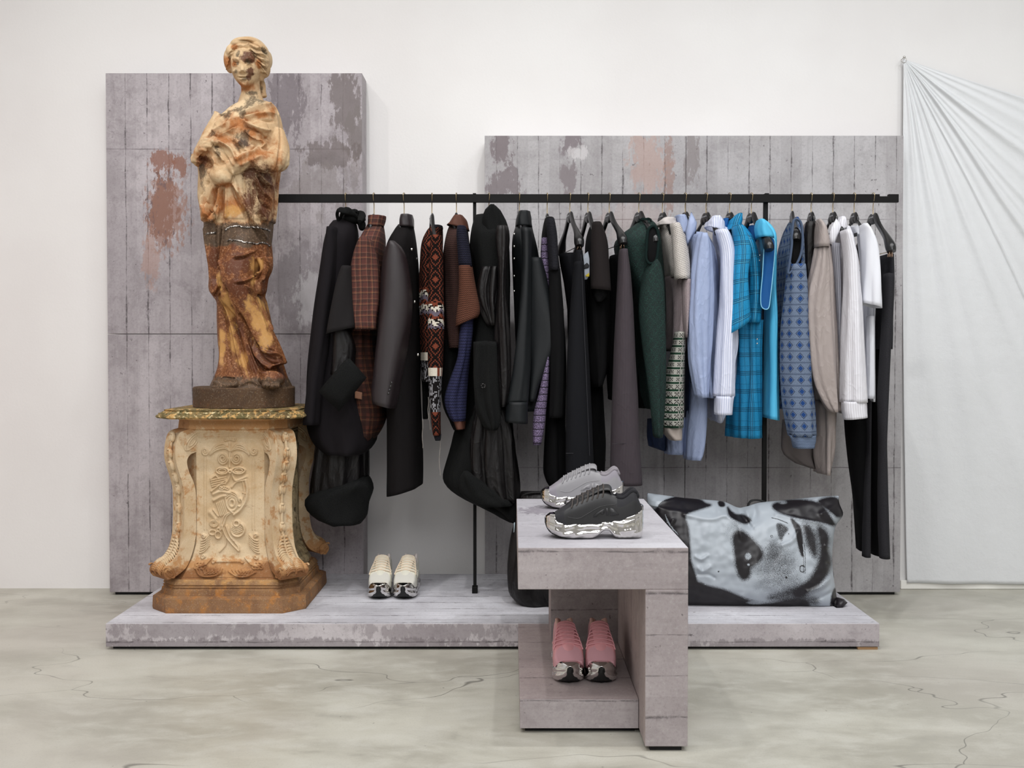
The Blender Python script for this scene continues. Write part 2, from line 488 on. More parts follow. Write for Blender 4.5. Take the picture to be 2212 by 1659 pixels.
# left tall panel: upper and lower board on one box
xl0, xl1 = P(228, 165, PY)[0], P(782, 165, PY)[0]
ztop = P(500, 158, PY)[2]; zseam = P(300, 721.5, PY)[2]
root = thing('backdrop', 'tall grey board-marked concrete-look panel behind the statue', 'panel', ((xl0 + xl1) / 2, 4.8, 0))
for nm, z0, z1 in (('upper_board', zseam + .0012, ztop), ('lower_board', .014, zseam - .0012)):
    b = MB(); b.box(xl0, xl1, PY, WALL_Y - .006, z0, z1, (0, 1, 1, 1, 1, 1)); b.build(nm, [M_PANEL_L, M_EDGE], root, smooth=False, bevel=.0015)
b = MB(); b.box(xl0 + .02, xl1 - .02, PY + .015, WALL_Y - .006, 0, .014); b.build('recessed_foot', M_PLAIN, root, smooth=False)
# right panels
xr0, xs, xr1 = P(1047, 300, PY)[0], P(1482, 300, PY)[0], P(1952, 300, PY)[0]
ztr = P(1500, 293, PY)[2]
for a, bb, lab in ((xr0, xs - .001, 'grey concrete-look wall panel with rusty streaks, between the white wall gap and the panel joint'),
                   (xs + .001, xr1, 'grey concrete-look wall panel at the right, beside the white hanging sheet')):
    root = thing('backdrop', lab, 'panel', ((a + bb) / 2, 4.8, 0))
    b = MB(); b.box(a, bb, PY, WALL_Y - .006, .014, ztr, (0, 1, 1, 1, 1, 1)); b.build('board', [M_PANEL_R, M_EDGE], root, smooth=False, bevel=.0015)
    b = MB(); b.box(a + .02, bb - .02, PY + .015, WALL_Y - .006, 0, .014); b.build('recessed_foot', M_PLAIN, root, smooth=False)

# low platform (the shelf of the stand runs into it)
PX0, PX1 = P(228, 1347, 3.85)[0], P(1900, 1343, 3.85)[0]
slab('display_platform', 'long low concrete-look platform carrying the statue and the clothes rail', 'platform', PX0, PX1, 3.85, PY - .004, 0, PZ, [M_FRONT, M_EDGE, M_TOP])
# wooden shim
b = MB(); xa, xb = P(1850, 1408, 3.87)[0], P(1893, 1408, 3.87)[0]; b.box(xa, xb, 3.855, 3.869, 0, .010)
g = G('shim_wood', .6); g.color(g.mix(g.noise(g.scale(g.pos(), (2, 30, 30)), 12, 3), '#8a6a48', '#b08c64'))
tag(b.build('wooden_shim', g.mat, smooth=False, bevel=.0008), 'small brown wooden shim under the right front corner of the platform', 'shim')

# stand
SF, SB = 2.86, 3.83
sx0, sx1 = P(1119, 1183, SF)[0], P(1487, 1183, SF)[0]
stz = P(1300, 1183, SF)[2]; sbz = P(1300, 1273.5, SF)[2]
lx = P(1394, 1400, SF)[0]
root = thing('display_stand', 'concrete-look display stand in front of the platform, with a shoe on its lower shelf', 'display stand', ((sx0 + sx1) / 2, 3.3, 0))
root['label'] = 'tall concrete-look display stand in front of the platform, carrying two chrome-soled sneakers on top'
b = MB(); b.box(sx0, sx1, SF, SB, sbz, stz, (0, 1, 1, 1, 2, 1)); b.build('top_slab', [M_STAND, M_INNER, M_STANDTOP], root, smooth=False, bevel=.002)
b = MB(); b.box(lx, sx1, SF, 3.61, .014, sbz, (0, 1, 1, 1, 1, 1)); b.build('side_leg', [M_STAND, M_INNER], root, smooth=False, bevel=.002)
b = MB(); b.box(lx + .015, sx1 - .015, SF + .012, 3.6, 0, .014); b.build('recessed_foot', M_PLAIN, root, smooth=False)
bx0 = P(1190, 1380, 3.61)[0]
b = MB(); b.box(bx0, lx - .0005, 3.61, 3.83, PZ, sbz - .0005, (0, 1, 1, 1, 1, 1)); b.box(lx, sx1, 3.611, 3.83, PZ, sbz - .0005, (0, 1, 1, 1, 1, 1)); b.build('back_leg', [M_STAND, M_INNER], root, smooth=False)
hx0 = P(1123, 1510, 3.0)[0]
b = MB(); b.box(hx0, lx - .001, 3.0, 3.848, .014, PZ, (0, 1, 1, 1, 2, 1)); b.build('lower_shelf', [M_STAND, M_INNER, M_INNER], root, smooth=False, bevel=.0015)
b = MB(); b.box(hx0 + .015, lx - .01, 3.02, 3.84, 0, .014); b.build('recessed_foot', M_PLAIN, root, smooth=False)

# ================================================================== CLOTHES RAIL
RY = 4.34
M_RAIL = flat_mat('rail_black_metal', '#0b0a0a', .6, 0, .2)
rz0, rz1 = P(1106, 437.5, RY)[2], P(1106, 420, RY)[2]
rxa, rxb = P(592, 430, RY)[0], P(1940, 430, RY)[0]
root = thing('clothes_rail', 'long black square-tube clothes rail with two posts, running from the statue to the right', 'clothes rail', ((rxa + rxb) / 2, RY, PZ))
n0, n1 = P(1899, 430, RY)[0], P(1918, 430, RY)[0]
zn = P(1910, 424.5, RY)[2]
pr = [(rxa, rz0), (rxb, rz0), (rxb, rz1), (n1, rz1), (n1, zn), (n0, zn), (n0, rz1), (rxa, rz1)]
b = MB(); k = len(pr)
b.add([(x, RY - .009, z) for x, z in pr] + [(x, RY + .009, z) for x, z in pr],
      [tuple(range(k)), tuple(range(2 * k - 1, k - 1, -1))] + [((i + 1) % k, i, i + k, (i + 1) % k + k) for i in range(k)])
b.build('top_bar', M_RAIL, root, smooth=False, bevel=.0012)
for (px, wpx, py) in ((1025, 7, 1283), (1656, 9, 1283)):
    xc = P(px, 430, RY)[0]; w = wpx / 518 / 2
    b = MB(); b.box(xc - w, xc + w, RY + .0095, RY + .0095 + 2 * w, PZ, rz1 + .004)
    b.box(xc - w, xc + w, RY - .0095, RY + .0095, rz1 + .0004, rz1 + .004)
    b.build('post', M_RAIL, root, smooth=False, bevel=.001)
    b = MB(); b.box(xc - .0115, xc + .0115, RY - .006, RY + .031, PZ, PZ + .028); b.build('foot', M_RAIL, root, smooth=False, bevel=.002)
# ================================================================== GARMENT MATERIALS
def solid_cloth(name, col, rough=.85, wr=6, wr_amt=.005, sheen=.0, var=None, spec=.3, weave=900):
    c_ = hexc(col); dk = max(c_[:3]) < .06
    g = G(name, rough, 0, spec * (.55 if dk else 1))
    u = g.uvv()
    f_ = .5 if dk else 1
    c1_ = tuple(v * f_ for v in c_[:3]) + (1,)
    if var: g.color(g.mix(g.rng(g.noise(u, 260, 2), .35, .65), c1_, tuple(v * f_ for v in hexc(var)[:3]) + (1,)))
    else: g.color(c1_)
    if sheen: g.b.inputs['Sheen Weight'].default_value = sheen
    cloth_bump(g, weave=weave, wr=wr, wr_amt=wr_amt)
    return g.mat

M_BLKJERSEY = solid_cloth('black_jersey', '#262226', .9)
M_CHARTEE = solid_cloth('charcoal_jersey', '#302d2e', .9)
M_BLKWOOL = solid_cloth('black_boiled_wool', '#161617', .95, var='#222423', sheen=.0, weave=500)
M_BLKSATIN = solid_cloth('black_satin', '#1c191a', .38, wr=9, wr_amt=.012, spec=.6)
M_JACKETSATIN = solid_cloth('dark_plum_satin', '#3a3134', .36, wr=3, wr_amt=.004, spec=.9)
M_JACKETWOOL = solid_cloth('black_tailoring_wool', '#1b1718', .85, wr=2, wr_amt=.002)
M_LEATHER = solid_cloth('black_soft_leather', '#23272a', .5, wr=5, wr_amt=.005, spec=.5)
M_BLKDENIM = solid_cloth('black_denim', '#1d1e23', .85, wr=4, wr_amt=.004)
M_BLKMATTE = solid_cloth('black_cotton', '#111113', .9, wr=4)
M_BROWNTEE = solid_cloth('faded_brown_black_jersey', '#2f2929', .9, wr=5)
M_DARKGREY = solid_cloth('dark_grey_wool', '#37363a', .9, var='#404045', wr=3, wr_amt=.002)
M_WHITE = solid_cloth('white_cotton', '#e9ebf2', .85, wr=5, wr_amt=.004)
M_TAUPE = solid_cloth('taupe_satin', '#a19692', .42, wr=12, wr_amt=.012, spec=.6)
M_LTBLUE = solid_cloth('pale_blue_crinkled_satin', '#9ba9ca', .48, wr=14, wr_amt=.013, spec=.5)
M_LTBLUE_IN = solid_cloth('navy_lining', '#23304e', .6)
M_SKY = solid_cloth('sky_blue_satin', '#54b9e2', .5, wr=3, wr_amt=.004)
M_SKYDEEP = solid_cloth('deep_blue_lining', '#0a4f8c', .7)
M_BROWNLEATHER = solid_cloth('brown_leather', '#5a382c', .6, wr=8)
M_GREYTAUPEIN = solid_cloth('grey_taupe_cotton', '#6d6665', .7)

def grid_uv(g):
    o = g.xyz(g.uvv()); return o[0], o[1]

def plaid(name, base, bands, vert=None, rough=.85, alpha=None, wr=9):
    """bands: (pitch, offset, half width, colour, strength) used on both directions"""
    g = G(name, rough, 0, .3); u, v = grid_uv(g)
    u2 = g.add(u, g.mul(g.sub(g.noise(g.uvv(), 6, 2), .5), .012))
    v2 = g.add(v, g.mul(g.sub(g.noise(g.uvv(), 5, 2), .5), .02))
    c = base
    for (p, off, hw, colr, s) in bands:
        for ax in (u2, v2):
            d = g.mul(g.tri(g.m('DIVIDE', g.add(ax, off), p)), p)
            c = g.mix(g.mul(g.rng(d, hw * .8, hw * 1.25, 1, 0), s), c, colr)
    tw = g.rng(g.noise(g.uvv(), 420, 1), .4, .6, 0, .25)
    c = g.mix(tw, c, '#101010')
    g.color(c)
    if alpha is not None: g.b.inputs['Alpha'].default_value = alpha
    cloth_bump(g, wr=wr, wr_amt=.009)
    return g.mat
M_REDPLAID = plaid('rust_red_tartan', '#703d33', [(.046, 0, .009, '#50302b', .55), (.046, .023, .0045, '#2e2522', .55), (.023, .006, .0015, '#2b2624', .55), (.046, .012, .0007, '#9b8058', .5), (.046, .032, .0006, '#9a826c', .35)])
M_REDPLAID_DK = plaid('dark_sheer_tartan', '#522a1f', [(.05, 0, .009, '#2e1b17', .7), (.05, .025, .003, '#24150f', .7), (.05, .014, .0008, '#7c5f3c', .55)])
M_BLUEPLAID = plaid('bright_blue_check', '#1b93c8', [(.075, 0, .0016, '#16455e', .8), (.075, .007, .0016, '#16455e', .8), (.075, .0135, .0016, '#16455e', .8), (.075, .0035, .0016, '#4fb0d4', .45), (.075, .036, .001, '#125a80', .6)], rough=.6)
M_BLUEPLAID_SH = plaid('sheer_blue_check', '#1f8fc2', [(.075, 0, .0016, '#16455e', .8), (.075, .007, .0016, '#16455e', .8), (.075, .0135, .0016, '#16455e', .8), (.075, .036, .001, '#125a80', .6)], rough=.6, alpha=.88)

def stripes(name, base, line, pitch=.0085, hw=.0013, rough=.8, s=.8, wr=8):
    g = G(name, rough, 0, .3); u, v = grid_uv(g)
    uu = g.add(u, g.mul(g.sub(g.noise(g.scale(g.uvv(), (1, .4, 1)), 5, 2), .5), .01))
    d = g.mul(g.tri(g.m('DIVIDE', uu, pitch)), pitch)
    g.color(g.mix(g.mul(g.rng(d, hw * .6, hw * 1.4, 1, 0), s), base, line))
    cloth_bump(g, wr=wr, wr_amt=.010)
    return g.mat
M_BLUESTRIPE = stripes('white_shirting_blue_stripe', '#dfe3f2', '#7f8cb8', s=.55)
M_PINSTRIPE = stripes('white_shirting_pinstripe', '#e4e4ea', '#a59ba3', pitch=.009, hw=.0009, s=.5)
M_STRIPE_GREY = stripes('grey_shirting_pinstripe', '#9b9ba3', '#5d5d68', pitch=.007, hw=.0012)
M_HERR = stripes('purple_grey_pinstripe_wool', '#473f44', '#332e33', pitch=.006, hw=.0016, rough=.9, wr=3)

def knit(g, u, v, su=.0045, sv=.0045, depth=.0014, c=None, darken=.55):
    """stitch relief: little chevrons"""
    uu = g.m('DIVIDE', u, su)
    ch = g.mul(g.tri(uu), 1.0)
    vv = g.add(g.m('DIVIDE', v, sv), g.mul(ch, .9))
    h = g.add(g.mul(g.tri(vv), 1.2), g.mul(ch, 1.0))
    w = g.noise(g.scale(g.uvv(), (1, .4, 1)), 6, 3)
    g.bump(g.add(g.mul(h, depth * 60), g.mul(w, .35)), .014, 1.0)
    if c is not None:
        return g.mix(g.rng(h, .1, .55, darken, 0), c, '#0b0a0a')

def fairisle():
    g = G('rust_black_cream_jacquard_knit', .95, 0, .1); u, v = grid_uv(g)
    px = .0055
    us = g.mul(g.m('ROUND', g.m('DIVIDE', u, px)), px); vs = g.mul(g.m('ROUND', g.m('DIVIDE', v, px)), px)
    P_, Q = .075, .088
    a = g.tri(g.m('DIVIDE', us, P_)); b = g.tri(g.m('DIVIDE', vs, Q))
    d = g.add(a, b)
    ring = g.lt(g.m('ABSOLUTE', g.sub(g.m('MODULO', g.mul(d, 4.0), 1.0), .5)), .13)
    c = g.mix(ring, '#17110f', '#743a2a')
    dots = g.gt(g.m('SINE', g.mul(vs, 900)), .55)
    c = g.mix(g.mul(g.mul(g.lt(a, .09), g.lt(b, .12)), 1.0), c, '#7a3f2e')
    # cream / grey zigzag zones, as bands along the length
    def zone(v0, v1): return g.mul(g.gt(vs, v0), g.lt(vs, v1))
    z1 = zone(.26, .37); z2 = zone(.555, .70)
    zz = g.m('MODULO', g.add(g.m('DIVIDE', vs, .019), g.mul(g.tri(g.m('DIVIDE', us, .05)), 1.6)), 3.0)
    cz = g.mix(g.lt(zz, 1.0), g.mix(g.lt(zz, 2.0), '#7a3f2e', '#6d6470'), '#ddd5c6')
    cz = g.mix(g.lt(g.noise(g.comb(us, vs, 0), 90, 1), .44), cz, '#17110f')
    c = g.mix(z1, c, cz)
    cg = g.mix(g.gt(g.noise(g.comb(g.mul(us, 2.2), vs, 0), 60, 2), .52), '#191616', '#8d8c90')
    c = g.mix(z2, c, cg)
    c = g.mix(zone(.525, .56), c, g.mix(g.lt(g.m('MODULO', g.m('DIVIDE', us, .011), 2.0), 1.0), '#7a3f2e', '#ddd5c6'))
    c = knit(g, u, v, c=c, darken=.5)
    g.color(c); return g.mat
M_FAIR = fairisle()

def lurex(name, base, spark, fig=True):
    g = G(name, .7, 0, .4); u, v = grid_uv(g)
    a = g.tri(g.m('DIVIDE', u, .034)); b = g.tri(g.m('DIVIDE', v, .045))
    dia = g.rng(g.m('ABSOLUTE', g.sub(g.add(a, b), .5)), .0, .10, 1, 0)
    c = g.mix(g.mul(dia, .35 if fig else 0), base, '#143d35')
    sp = g.rng(g.noise(g.uvv(), 330, 2, .8), .60, .68)
    c = g.mix(g.mul(sp, .75), c, spark)
    g.color(c); g.rough(g.rng(sp, 0, 1, .75, .25)); 
    knit(g, u, v, .004, .004)
    return g.mat
M_GREEN = lurex('dark_green_metallic_knit', '#0a1f1d', '#3a8f7a')
M_GREENRIB = solid_cloth('dark_green_rib', '#142a28', .9, wr=30, wr_amt=.004)

def purpleknit():
    g = G('lilac_melange_knit', .85, 0, .3); u, v = grid_uv(g)
    n = g.noise(g.uvv(), 240, 3, .8)
    c = g.mix(g.rng(n, .42, .6), '#3a3044', '#9484a6')
    ln = g.rng(g.mul(g.tri(g.m('DIVIDE', v, .028)), .028), .0012, .0022, 1, 0)
    c = g.mix(ln, c, '#17141c')
    g.color(c); knit(g, u, v); return g.mat
M_PURPLE = purpleknit()

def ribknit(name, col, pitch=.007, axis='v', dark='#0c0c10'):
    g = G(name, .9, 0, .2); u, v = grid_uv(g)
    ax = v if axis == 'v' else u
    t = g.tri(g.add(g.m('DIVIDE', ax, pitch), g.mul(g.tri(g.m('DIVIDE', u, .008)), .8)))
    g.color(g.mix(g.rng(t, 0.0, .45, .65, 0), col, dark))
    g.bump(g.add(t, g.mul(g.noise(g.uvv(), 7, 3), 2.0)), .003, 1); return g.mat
M_NAVYKNIT = ribknit('navy_rib_knit', '#1c1c2c', .009)
M_BROWNKNIT = ribknit('brown_rib_knit', '#633d2e', .008)
M_BLACKRIB = ribknit('black_rib_knit', '#232329', .006)
M_INDIGOLACE = ribknit('indigo_lace_knit', '#2c2e4e', .012)
M_BROWNNAVY = ribknit('brown_navy_marl_knit', '#422c27', .008)

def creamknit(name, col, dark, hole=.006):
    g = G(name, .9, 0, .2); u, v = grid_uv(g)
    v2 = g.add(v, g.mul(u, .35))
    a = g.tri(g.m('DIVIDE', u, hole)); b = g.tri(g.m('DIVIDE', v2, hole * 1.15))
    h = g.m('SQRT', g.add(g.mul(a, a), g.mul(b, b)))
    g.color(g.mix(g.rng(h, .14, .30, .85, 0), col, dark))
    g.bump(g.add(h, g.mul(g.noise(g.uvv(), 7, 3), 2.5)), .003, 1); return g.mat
M_CREAM = creamknit('cream_open_mesh_knit', '#cdc7c1', '#5e5857')
M_CREAMPINK = creamknit('rose_grey_mesh_knit', '#a39698', '#4d4444', .005)

def nordic():
    g = G('cream_black_green_jacquard', .9, 0, .2); u, v = grid_uv(g)
    px = .0042
    us = g.mul(g.m('ROUND', g.m('DIVIDE', u, px)), px); vs = g.mul(g.m('ROUND', g.m('DIVIDE', v, px)), px)
    row = g.m('MODULO', g.m('DIVIDE', vs, .0295), 1.0)
    x1 = g.tri(g.m('DIVIDE', us, .026)); y1 = g.m('ABSOLUTE', g.sub(row, .42))
    cross = g.mul(g.lt(g.m('ABSOLUTE', g.sub(x1, g.mul(y1, 1.4))), .10), g.lt(y1, .27))
    bar = g.gt(row, .78)
    barp = g.mul(bar, g.lt(g.m('MODULO', g.m('DIVIDE', us, .0125), 1.0), .62))
    c = g.mix(cross, '#a8a7a0', '#23231f'); c = g.mix(barp, c, '#1c3a2a')
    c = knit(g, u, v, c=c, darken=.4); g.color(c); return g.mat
M_NORDIC = nordic()

def argyle():
    g = G('blue_diamond_jacquard_knit', .9, 0, .2); u, v = grid_uv(g)
    a = g.tri(g.m('DIVIDE', u, .040)); b = g.tri(g.m('DIVIDE', v, .046))
    d = g.add(a, b)
    c = g.mix(g.lt(d, .24), '#76859c', '#1f4583')
    c = g.mix(g.mul(g.gt(d, .30), g.lt(d, .37)), c, '#27344f')
    row = g.lt(g.tri(g.add(g.m('DIVIDE', v, .046), .5)), .07)
    c = g.mix(g.mul(row, .45), c, '#27344f')
    mel = g.rng(g.noise(g.uvv(), 300, 2, .8), .4, .6)
    c = g.mix(g.mul(mel, .35), c, '#2f3d58')
    knit(g, u, v); g.color(c); return g.mat
M_ARGYLE = argyle()
M_BLUERIB = ribknit('blue_melange_rib', '#71819a', .006, 'v', '#2c3950')

# ================================================================== HANGERS
M_HBLACK = flat_mat('hanger_black_plastic', '#1b1b1c', .28, 0, .5)
g = G('brass_hook_metal', .22, 1.0); g.color('#b9a887'); M_HOOK = g.mat
g = G('rose_gold_clip_metal', .25, 1.0); g.color('#c2a590'); M_CLIP = g.mat
M_HTEXT = flat_mat('hanger_pale_lettering', '#a9a9ac', .5)

def font_mesh(text, size, name):
    cu = bpy.data.curves.new(name, 'FONT'); cu.body = text; cu.size = size; cu.align_x = 'CENTER'; cu.align_y = 'CENTER'; cu.extrude = .0002
    cu.resolution_u = 2
    ob = bpy.data.objects.new(name, cu); COL.objects.link(ob)
    dg = bpy.context.evaluated_depsgraph_get()
    me = bpy.data.meshes.new_from_object(ob.evaluated_get(dg))
    bpy.data.objects.remove(ob); bpy.data.curves.remove(cu)
    return me
LOGO = font_mesh('RAF SIMONS', .0085, 'lettering')
LOGO.materials.append(M_HTEXT)

# hook pixel x, neck-top pixel y, near arm end pixel (x, y), kind
HANG = [
 (747, 462, 728, 532, 0), (808, 463, 782, 530, 0), (873, 464, 845, 530, 0), (933, 462, 942, 540, 0), (986, 460, 975, 530, 0),
 (1056, 462, 1080, 530, 0), (1122, 462, 1132, 530, 0), (1182, 462, 1194, 530, 0), (1231, 458, 1252, 512, 1), (1270, 458, 1296, 520, 0),
 (1316, 458, 1346, 508, 1), (1380, 457, 1416, 505, 0), (1431, 459, 1470, 520, 0), (1480, 458, 1520, 520, 0), (1525, 459, 1572, 525, 0),
 (1576, 459, 1618, 520, 0), (1623, 459, 1662, 521, 0), (1711, 457, 1719, 500, 0), (1752, 458, 1782, 520, 0), (1799, 458, 1838, 520, 0),
 (1845, 459, 1883, 522, 0), (1886, 461, 1926, 524, 2)]
HLABEL = ['black hanger at the left end of the rail, buried in the black draped coat', 'black hanger holding the red tartan shirt', 'black hanger holding the dark satin-sleeved coat',
 'black hanger rising out of the rust and cream patterned cardigan', 'black hanger under the brown leather collar of the two-tone polo', 'black hanger inside the hooded black wool and satin coat',
 'black hanger inside the black leather overshirt', 'black hanger inside the black and lilac cardigan', 'bare black clip hanger holding the black jeans', 'black hanger with one arm in the faded black printed tee',
 'bare black clip hanger holding the purple-grey trousers', 'black hanger whose arm sticks out of the sparkling green knit', 'black hanger holding the cream mesh polo', 'black hanger holding the pale blue crinkled jacket',
 'black hanger holding the blue-striped white shirt', 'black hanger holding the bright blue check shirt', 'black hanger with its arm end showing in the sky-blue sleeveless top', 'black hanger whose rounded arm sticks out of the blue diamond knit',
 'black hanger holding the taupe satin jacket', 'black hanger holding the white pinstripe shirt', 'black hanger holding the white tee', 'bare black hanger at the right end of the rail, holding the dark grey trousers']

def hanger(i, hx, ny, ex, ey, kind):
    nk = P(hx, ny, RY)
    # near arm end lies .2 m in front of the rail
    en = P(ex, ey, RY - .19)
    dirv = np.array([en[0] - nk[0], en[1] - nk[1], 0.0]); L = np.linalg.norm(dirv); dirv /= L
    side = np.array([-dirv[1], dirv[0], 0.0])           # across the hanger
    dz = en[2] - nk[2] - .012
    FULL = (3, 8, 9, 10, 11, 16, 17, 21)
    if i not in FULL:
        kf = .5 if i > 11 else .3
        L *= kf; dz *= kf
    root = thing('clothes_hanger', HLABEL[i], 'hanger', (nk[0], RY, nk[2]), 'black hangers on the rail')
    up = np.array([0, 0, 1.0])
    b = MB()
    # body: one continuous bow from far end over the neck to the near end
    prof = [(-1.0, dz - .012, .017, .020), (-.97, dz + .002, .020, .024), (-.9, dz * .88, .019, .024), (-.72, dz * .66, .012, .018), (-.5, dz * .46, .008, .016), (-.3, dz * .26, .0075, .018),
            (-.14, dz * .02 - .006, .0075, .021), (-.05, .0 - .014, .008, .020), (.05, .0 - .014, .008, .020), (.14, dz * .02 - .006, .0075, .021), (.3, dz * .26, .0075, .018), (.5, dz * .46, .008, .016), (.72, dz * .66, .012, .018),
            (.9, dz * .88, .019, .024), (.97, dz + .002, .020, .024), (1.0, dz - .012, .017, .020)]
    pr = spline(prof, 49)
    pts = [nk + dirv * L * q[0] + up * (q[1] - .012) for q in pr]
    rk = 1.0 if i in FULL else .5
    rr = [rk if abs(k - 24) > 9 else 1 for k in range(49)]
    b.tube(pts, [q[2] * s_ for q, s_ in zip(pr, rr)], 14, r2=[q[3] * s_ for q, s_ in zip(pr, rr)], up=(0, 0, 1))
    # fix orientation: radii are (across, up)
    o = b.build('body', M_HBLACK, root)
    b = MB()
    R = .0165; zr = rz1 + .0035
    zc = rz1 - .010
    path = []
    for k in range(13):
        a = math.radians(-50 + 205 * k / 12)
        path.append(np.array([nk[0], RY, 0]) + np.array([0, 1, 0]) * 0 + dirv * (-R * math.cos(a)) + up * (zc + R * math.sin(a)))
    path += [np.array([nk[0], RY, 0]) + dirv * R * .55 + up * (zc - R * .9), np.array([nk[0], RY, 0]) + up * (zc - R * 2.0), np.array([nk[0], RY, 0]) + up * (nk[2] - .004)]
    sp = spline(path, 44)
    b.tube(sp, .0019, 8)
    b.build('hook', M_HOOK, root)
    # lettering on the face seen from the front
    fx = side if side[1] < 0 else -side
    face = fx
    if face[1] < -0.02 or True:
        lm = link('lettering', LOGO, root)
        # face that looks towards the camera
        f = side.copy()
        if np.dot(f, np.array([0, 0, 0]) - np.array([nk[0], RY, 0])) < 0: f = -f
        xax = np.cross(up, f)
        org = nk + up * (-.016) + f * .0086 - np.array([nk[0], RY, nk[2]]) + np.array([0, 0, 0])
        org = up * (-.018) + f * .0088
        M = Matrix(((xax[0], up[0], f[0], org[0]), (xax[1], up[1], f[1], org[1]), (xax[2], up[2], f[2], org[2]), (0, 0, 0, 1)))
        lm.matrix_local = M
    if kind:
        # thin clip bar with two metal clips
        zc2 = en[2] - .034
        b = MB()
        A = nk + dirv * L * .95; B = nk - dirv * L * .95
        A[2] = zc2; B[2] = zc2
        b.tube([A, B], .0018, 8)
        for s in (A, B):
            b.tube([s, [s[0], s[1], en[2] - .012]], .0016, 8)
        b.build('clip_bar', M_HOOK if kind == 2 else M_HBLACK, root)
        for s in (.93, -.93):
            c = nk + dirv * L * s; c[2] = zc2
            b = MB()
            for sg in (-1, 1):
                q = [c + side * sg * .002 + up * .022, c + side * sg * .004 + up * .004, c + side * sg * .0065 - up * .022]
                q2 = [p + dirv * .009 for p in q]; q3 = [p - dirv * .009 for p in q]
                b.tube([(p) for p in q], .0022, 8, r2=.009, up=tuple(side)) if False else None
                for off in (-.007, .007):
                    b.tube([p + dirv * off for p in q], .0022, 6)
                b.grid([[p - dirv * .008 for p in q], [p + dirv * .008 for p in q]])
            b.tube([c - dirv * .009, c + dirv * .009], .0035, 8)
            b.build('clip', M_CLIP, root, solid=.001)
    return root, dirv, L, nk, en
HG = [hanger(i, *h) for i, h in enumerate(HANG)]

# ================================================================== GARMENT PIECES
def piece(Z, rows, Yc, hy, name, mat, parent, amp=.006, k=(3, 5, 8), seed=0, hy_top=None, top_len=.10, n=64, solid=.0016, cap=True,
          hem=0.0, exp=2.3, label=None, foldtop=.25, pend=1.0, dens=.016):
    """hanging cloth tube. rows: (y, x_left, x_right) in the crop Z; Yc depth, hy half depth.
       hem: z-slope across the width in crop px (right side minus left side, + = right lower)"""
    r = np.array([[Z.y(a[0]), Z.x(a[1]), Z.x(a[2])] for a in rows], float)
    # linear blend of smooth + piecewise interpolation keeps the traced outline
    length = (r[-1, 0] - r[0, 0]) / 518.0
    nr = max(8, int(length / dens))
    ys = np.linspace(r[0, 0], r[-1, 0], nr)
    def smooth_interp(c):
        v = np.interp(ys, r[:, 0], r[:, c])
        if nr > 10:
            kk = np.array([1, 2, 3, 2, 1.]) / 9; w = np.convolve(np.pad(v, 2, mode='edge'), kk, 'valid')
            w[0] = v[0]; w[-1] = v[-1]; return w
        return v
    xl, xr = smooth_interp(1), smooth_interp(2)
    rs = random.Random(seed * 31 + 7)
    ph = [rs.uniform(0, 6.28) for _ in range(12)]
    rings, uvs = [], []
    z_top = None
    for i in range(nr):
        v = i / (nr - 1)
        W = (xr[i] - xl[i]) / 2
        c = P((xl[i] + xr[i]) / 2, ys[i], Yc)
        w = P(xr[i], ys[i], Yc)[0] - c[0]
        w = max(w, .004)
        if z_top is None: z_top = c[2]
        h = hy
        if hy_top is not None:
            t = min(1.0, (z_top - c[2]) / top_len); t = t * t * (3 - 2 * t); h = hy_top + (hy - hy_top) * math.sqrt(t)
        tn = abs(c[0]) / Yc
        if h * tn > .88 * w: h = .88 * w / tn
        a = math.sqrt(max(w * w - (h * tn) ** 2, (.3 * w) ** 2))
        ring, uvr = [], []
        peri = 0; prev = None
        fa = amp * min(1.0, foldtop + (1 - foldtop) * v * 1.6) * min(1, w / .035)
        for j in range(n + 1):
            th = math.pi / 2 + 2 * math.pi * (j % n) / n       # seam at the back
            ct, sn = math.cos(th), math.sin(th)
            e = 2.0 / exp
            x = a * math.copysign(abs(ct) ** e, ct); y = h * math.copysign(abs(sn) ** e, sn)
            d = 0
            for q, kk in enumerate(k):
                d += math.sin(kk * th + ph[q] + 1.3 * math.sin(v * (2.2 + q) + ph[q + 4])) / (1 + .35 * q)
            d += .5 * mnoise.noise(Vector((ct * 1.7 + seed * 3.1, sn * 1.7, c[2] * 7.0)))
            d *= fa
            nx, ny = ct / max(a, .01), sn / max(h, .01); nl = math.hypot(nx, ny)
            nx /= nl; ny /= nl
            # keep the silhouette where it was traced
            x += nx * (d - abs(fa) * .4) ; y += ny * d
            slope = -hem / Z.k / 518.0 * (x / max(w, 1e-6)) / 2 * v ** 3
            p = np.array([c[0] + x, Yc + y, c[2] + slope])
            if prev is not None: peri += math.hypot(p[0] - prev[0], p[1] - prev[1])
            prev = p
            ring.append(p); uvr.append([peri, (z_top - c[2])])
        # centre u on the front
        mid = peri / 2
        for q in uvr: q[0] -= mid
        rings.append(ring); uvs.append(uvr)
    b = MB()
    b.grid(rings, uvs)
    if cap:
        ctr = np.mean(rings[0][:-1], axis=0); ctr[2] += .004
        b.add([ctr] + rings[0], [(0, j + 2, j + 1) for j in range(n)], [uvs[0][0]] + uvs[0])
    o = b.build(name, mat, parent, weld=1e-5, solid=solid)
    if label: o['label'] = label
    return o

def garment(name, label, cat, i, top_y=None):
    hx = HANG[i][0]
    c = P(hx, top_y or HANG[i][1], RY)
    return thing(name, label, cat, c, 'clothes hanging on the rail')

def strip(pts, w, name, mat, parent, n=24, thick=.004, wz=None):
    """flat band following points (world), w wide along x-z normal plane"""
    b = MB()
    b.tube(spline(pts, n), w, 10, r2=thick)
    return b.build(name, mat, parent)

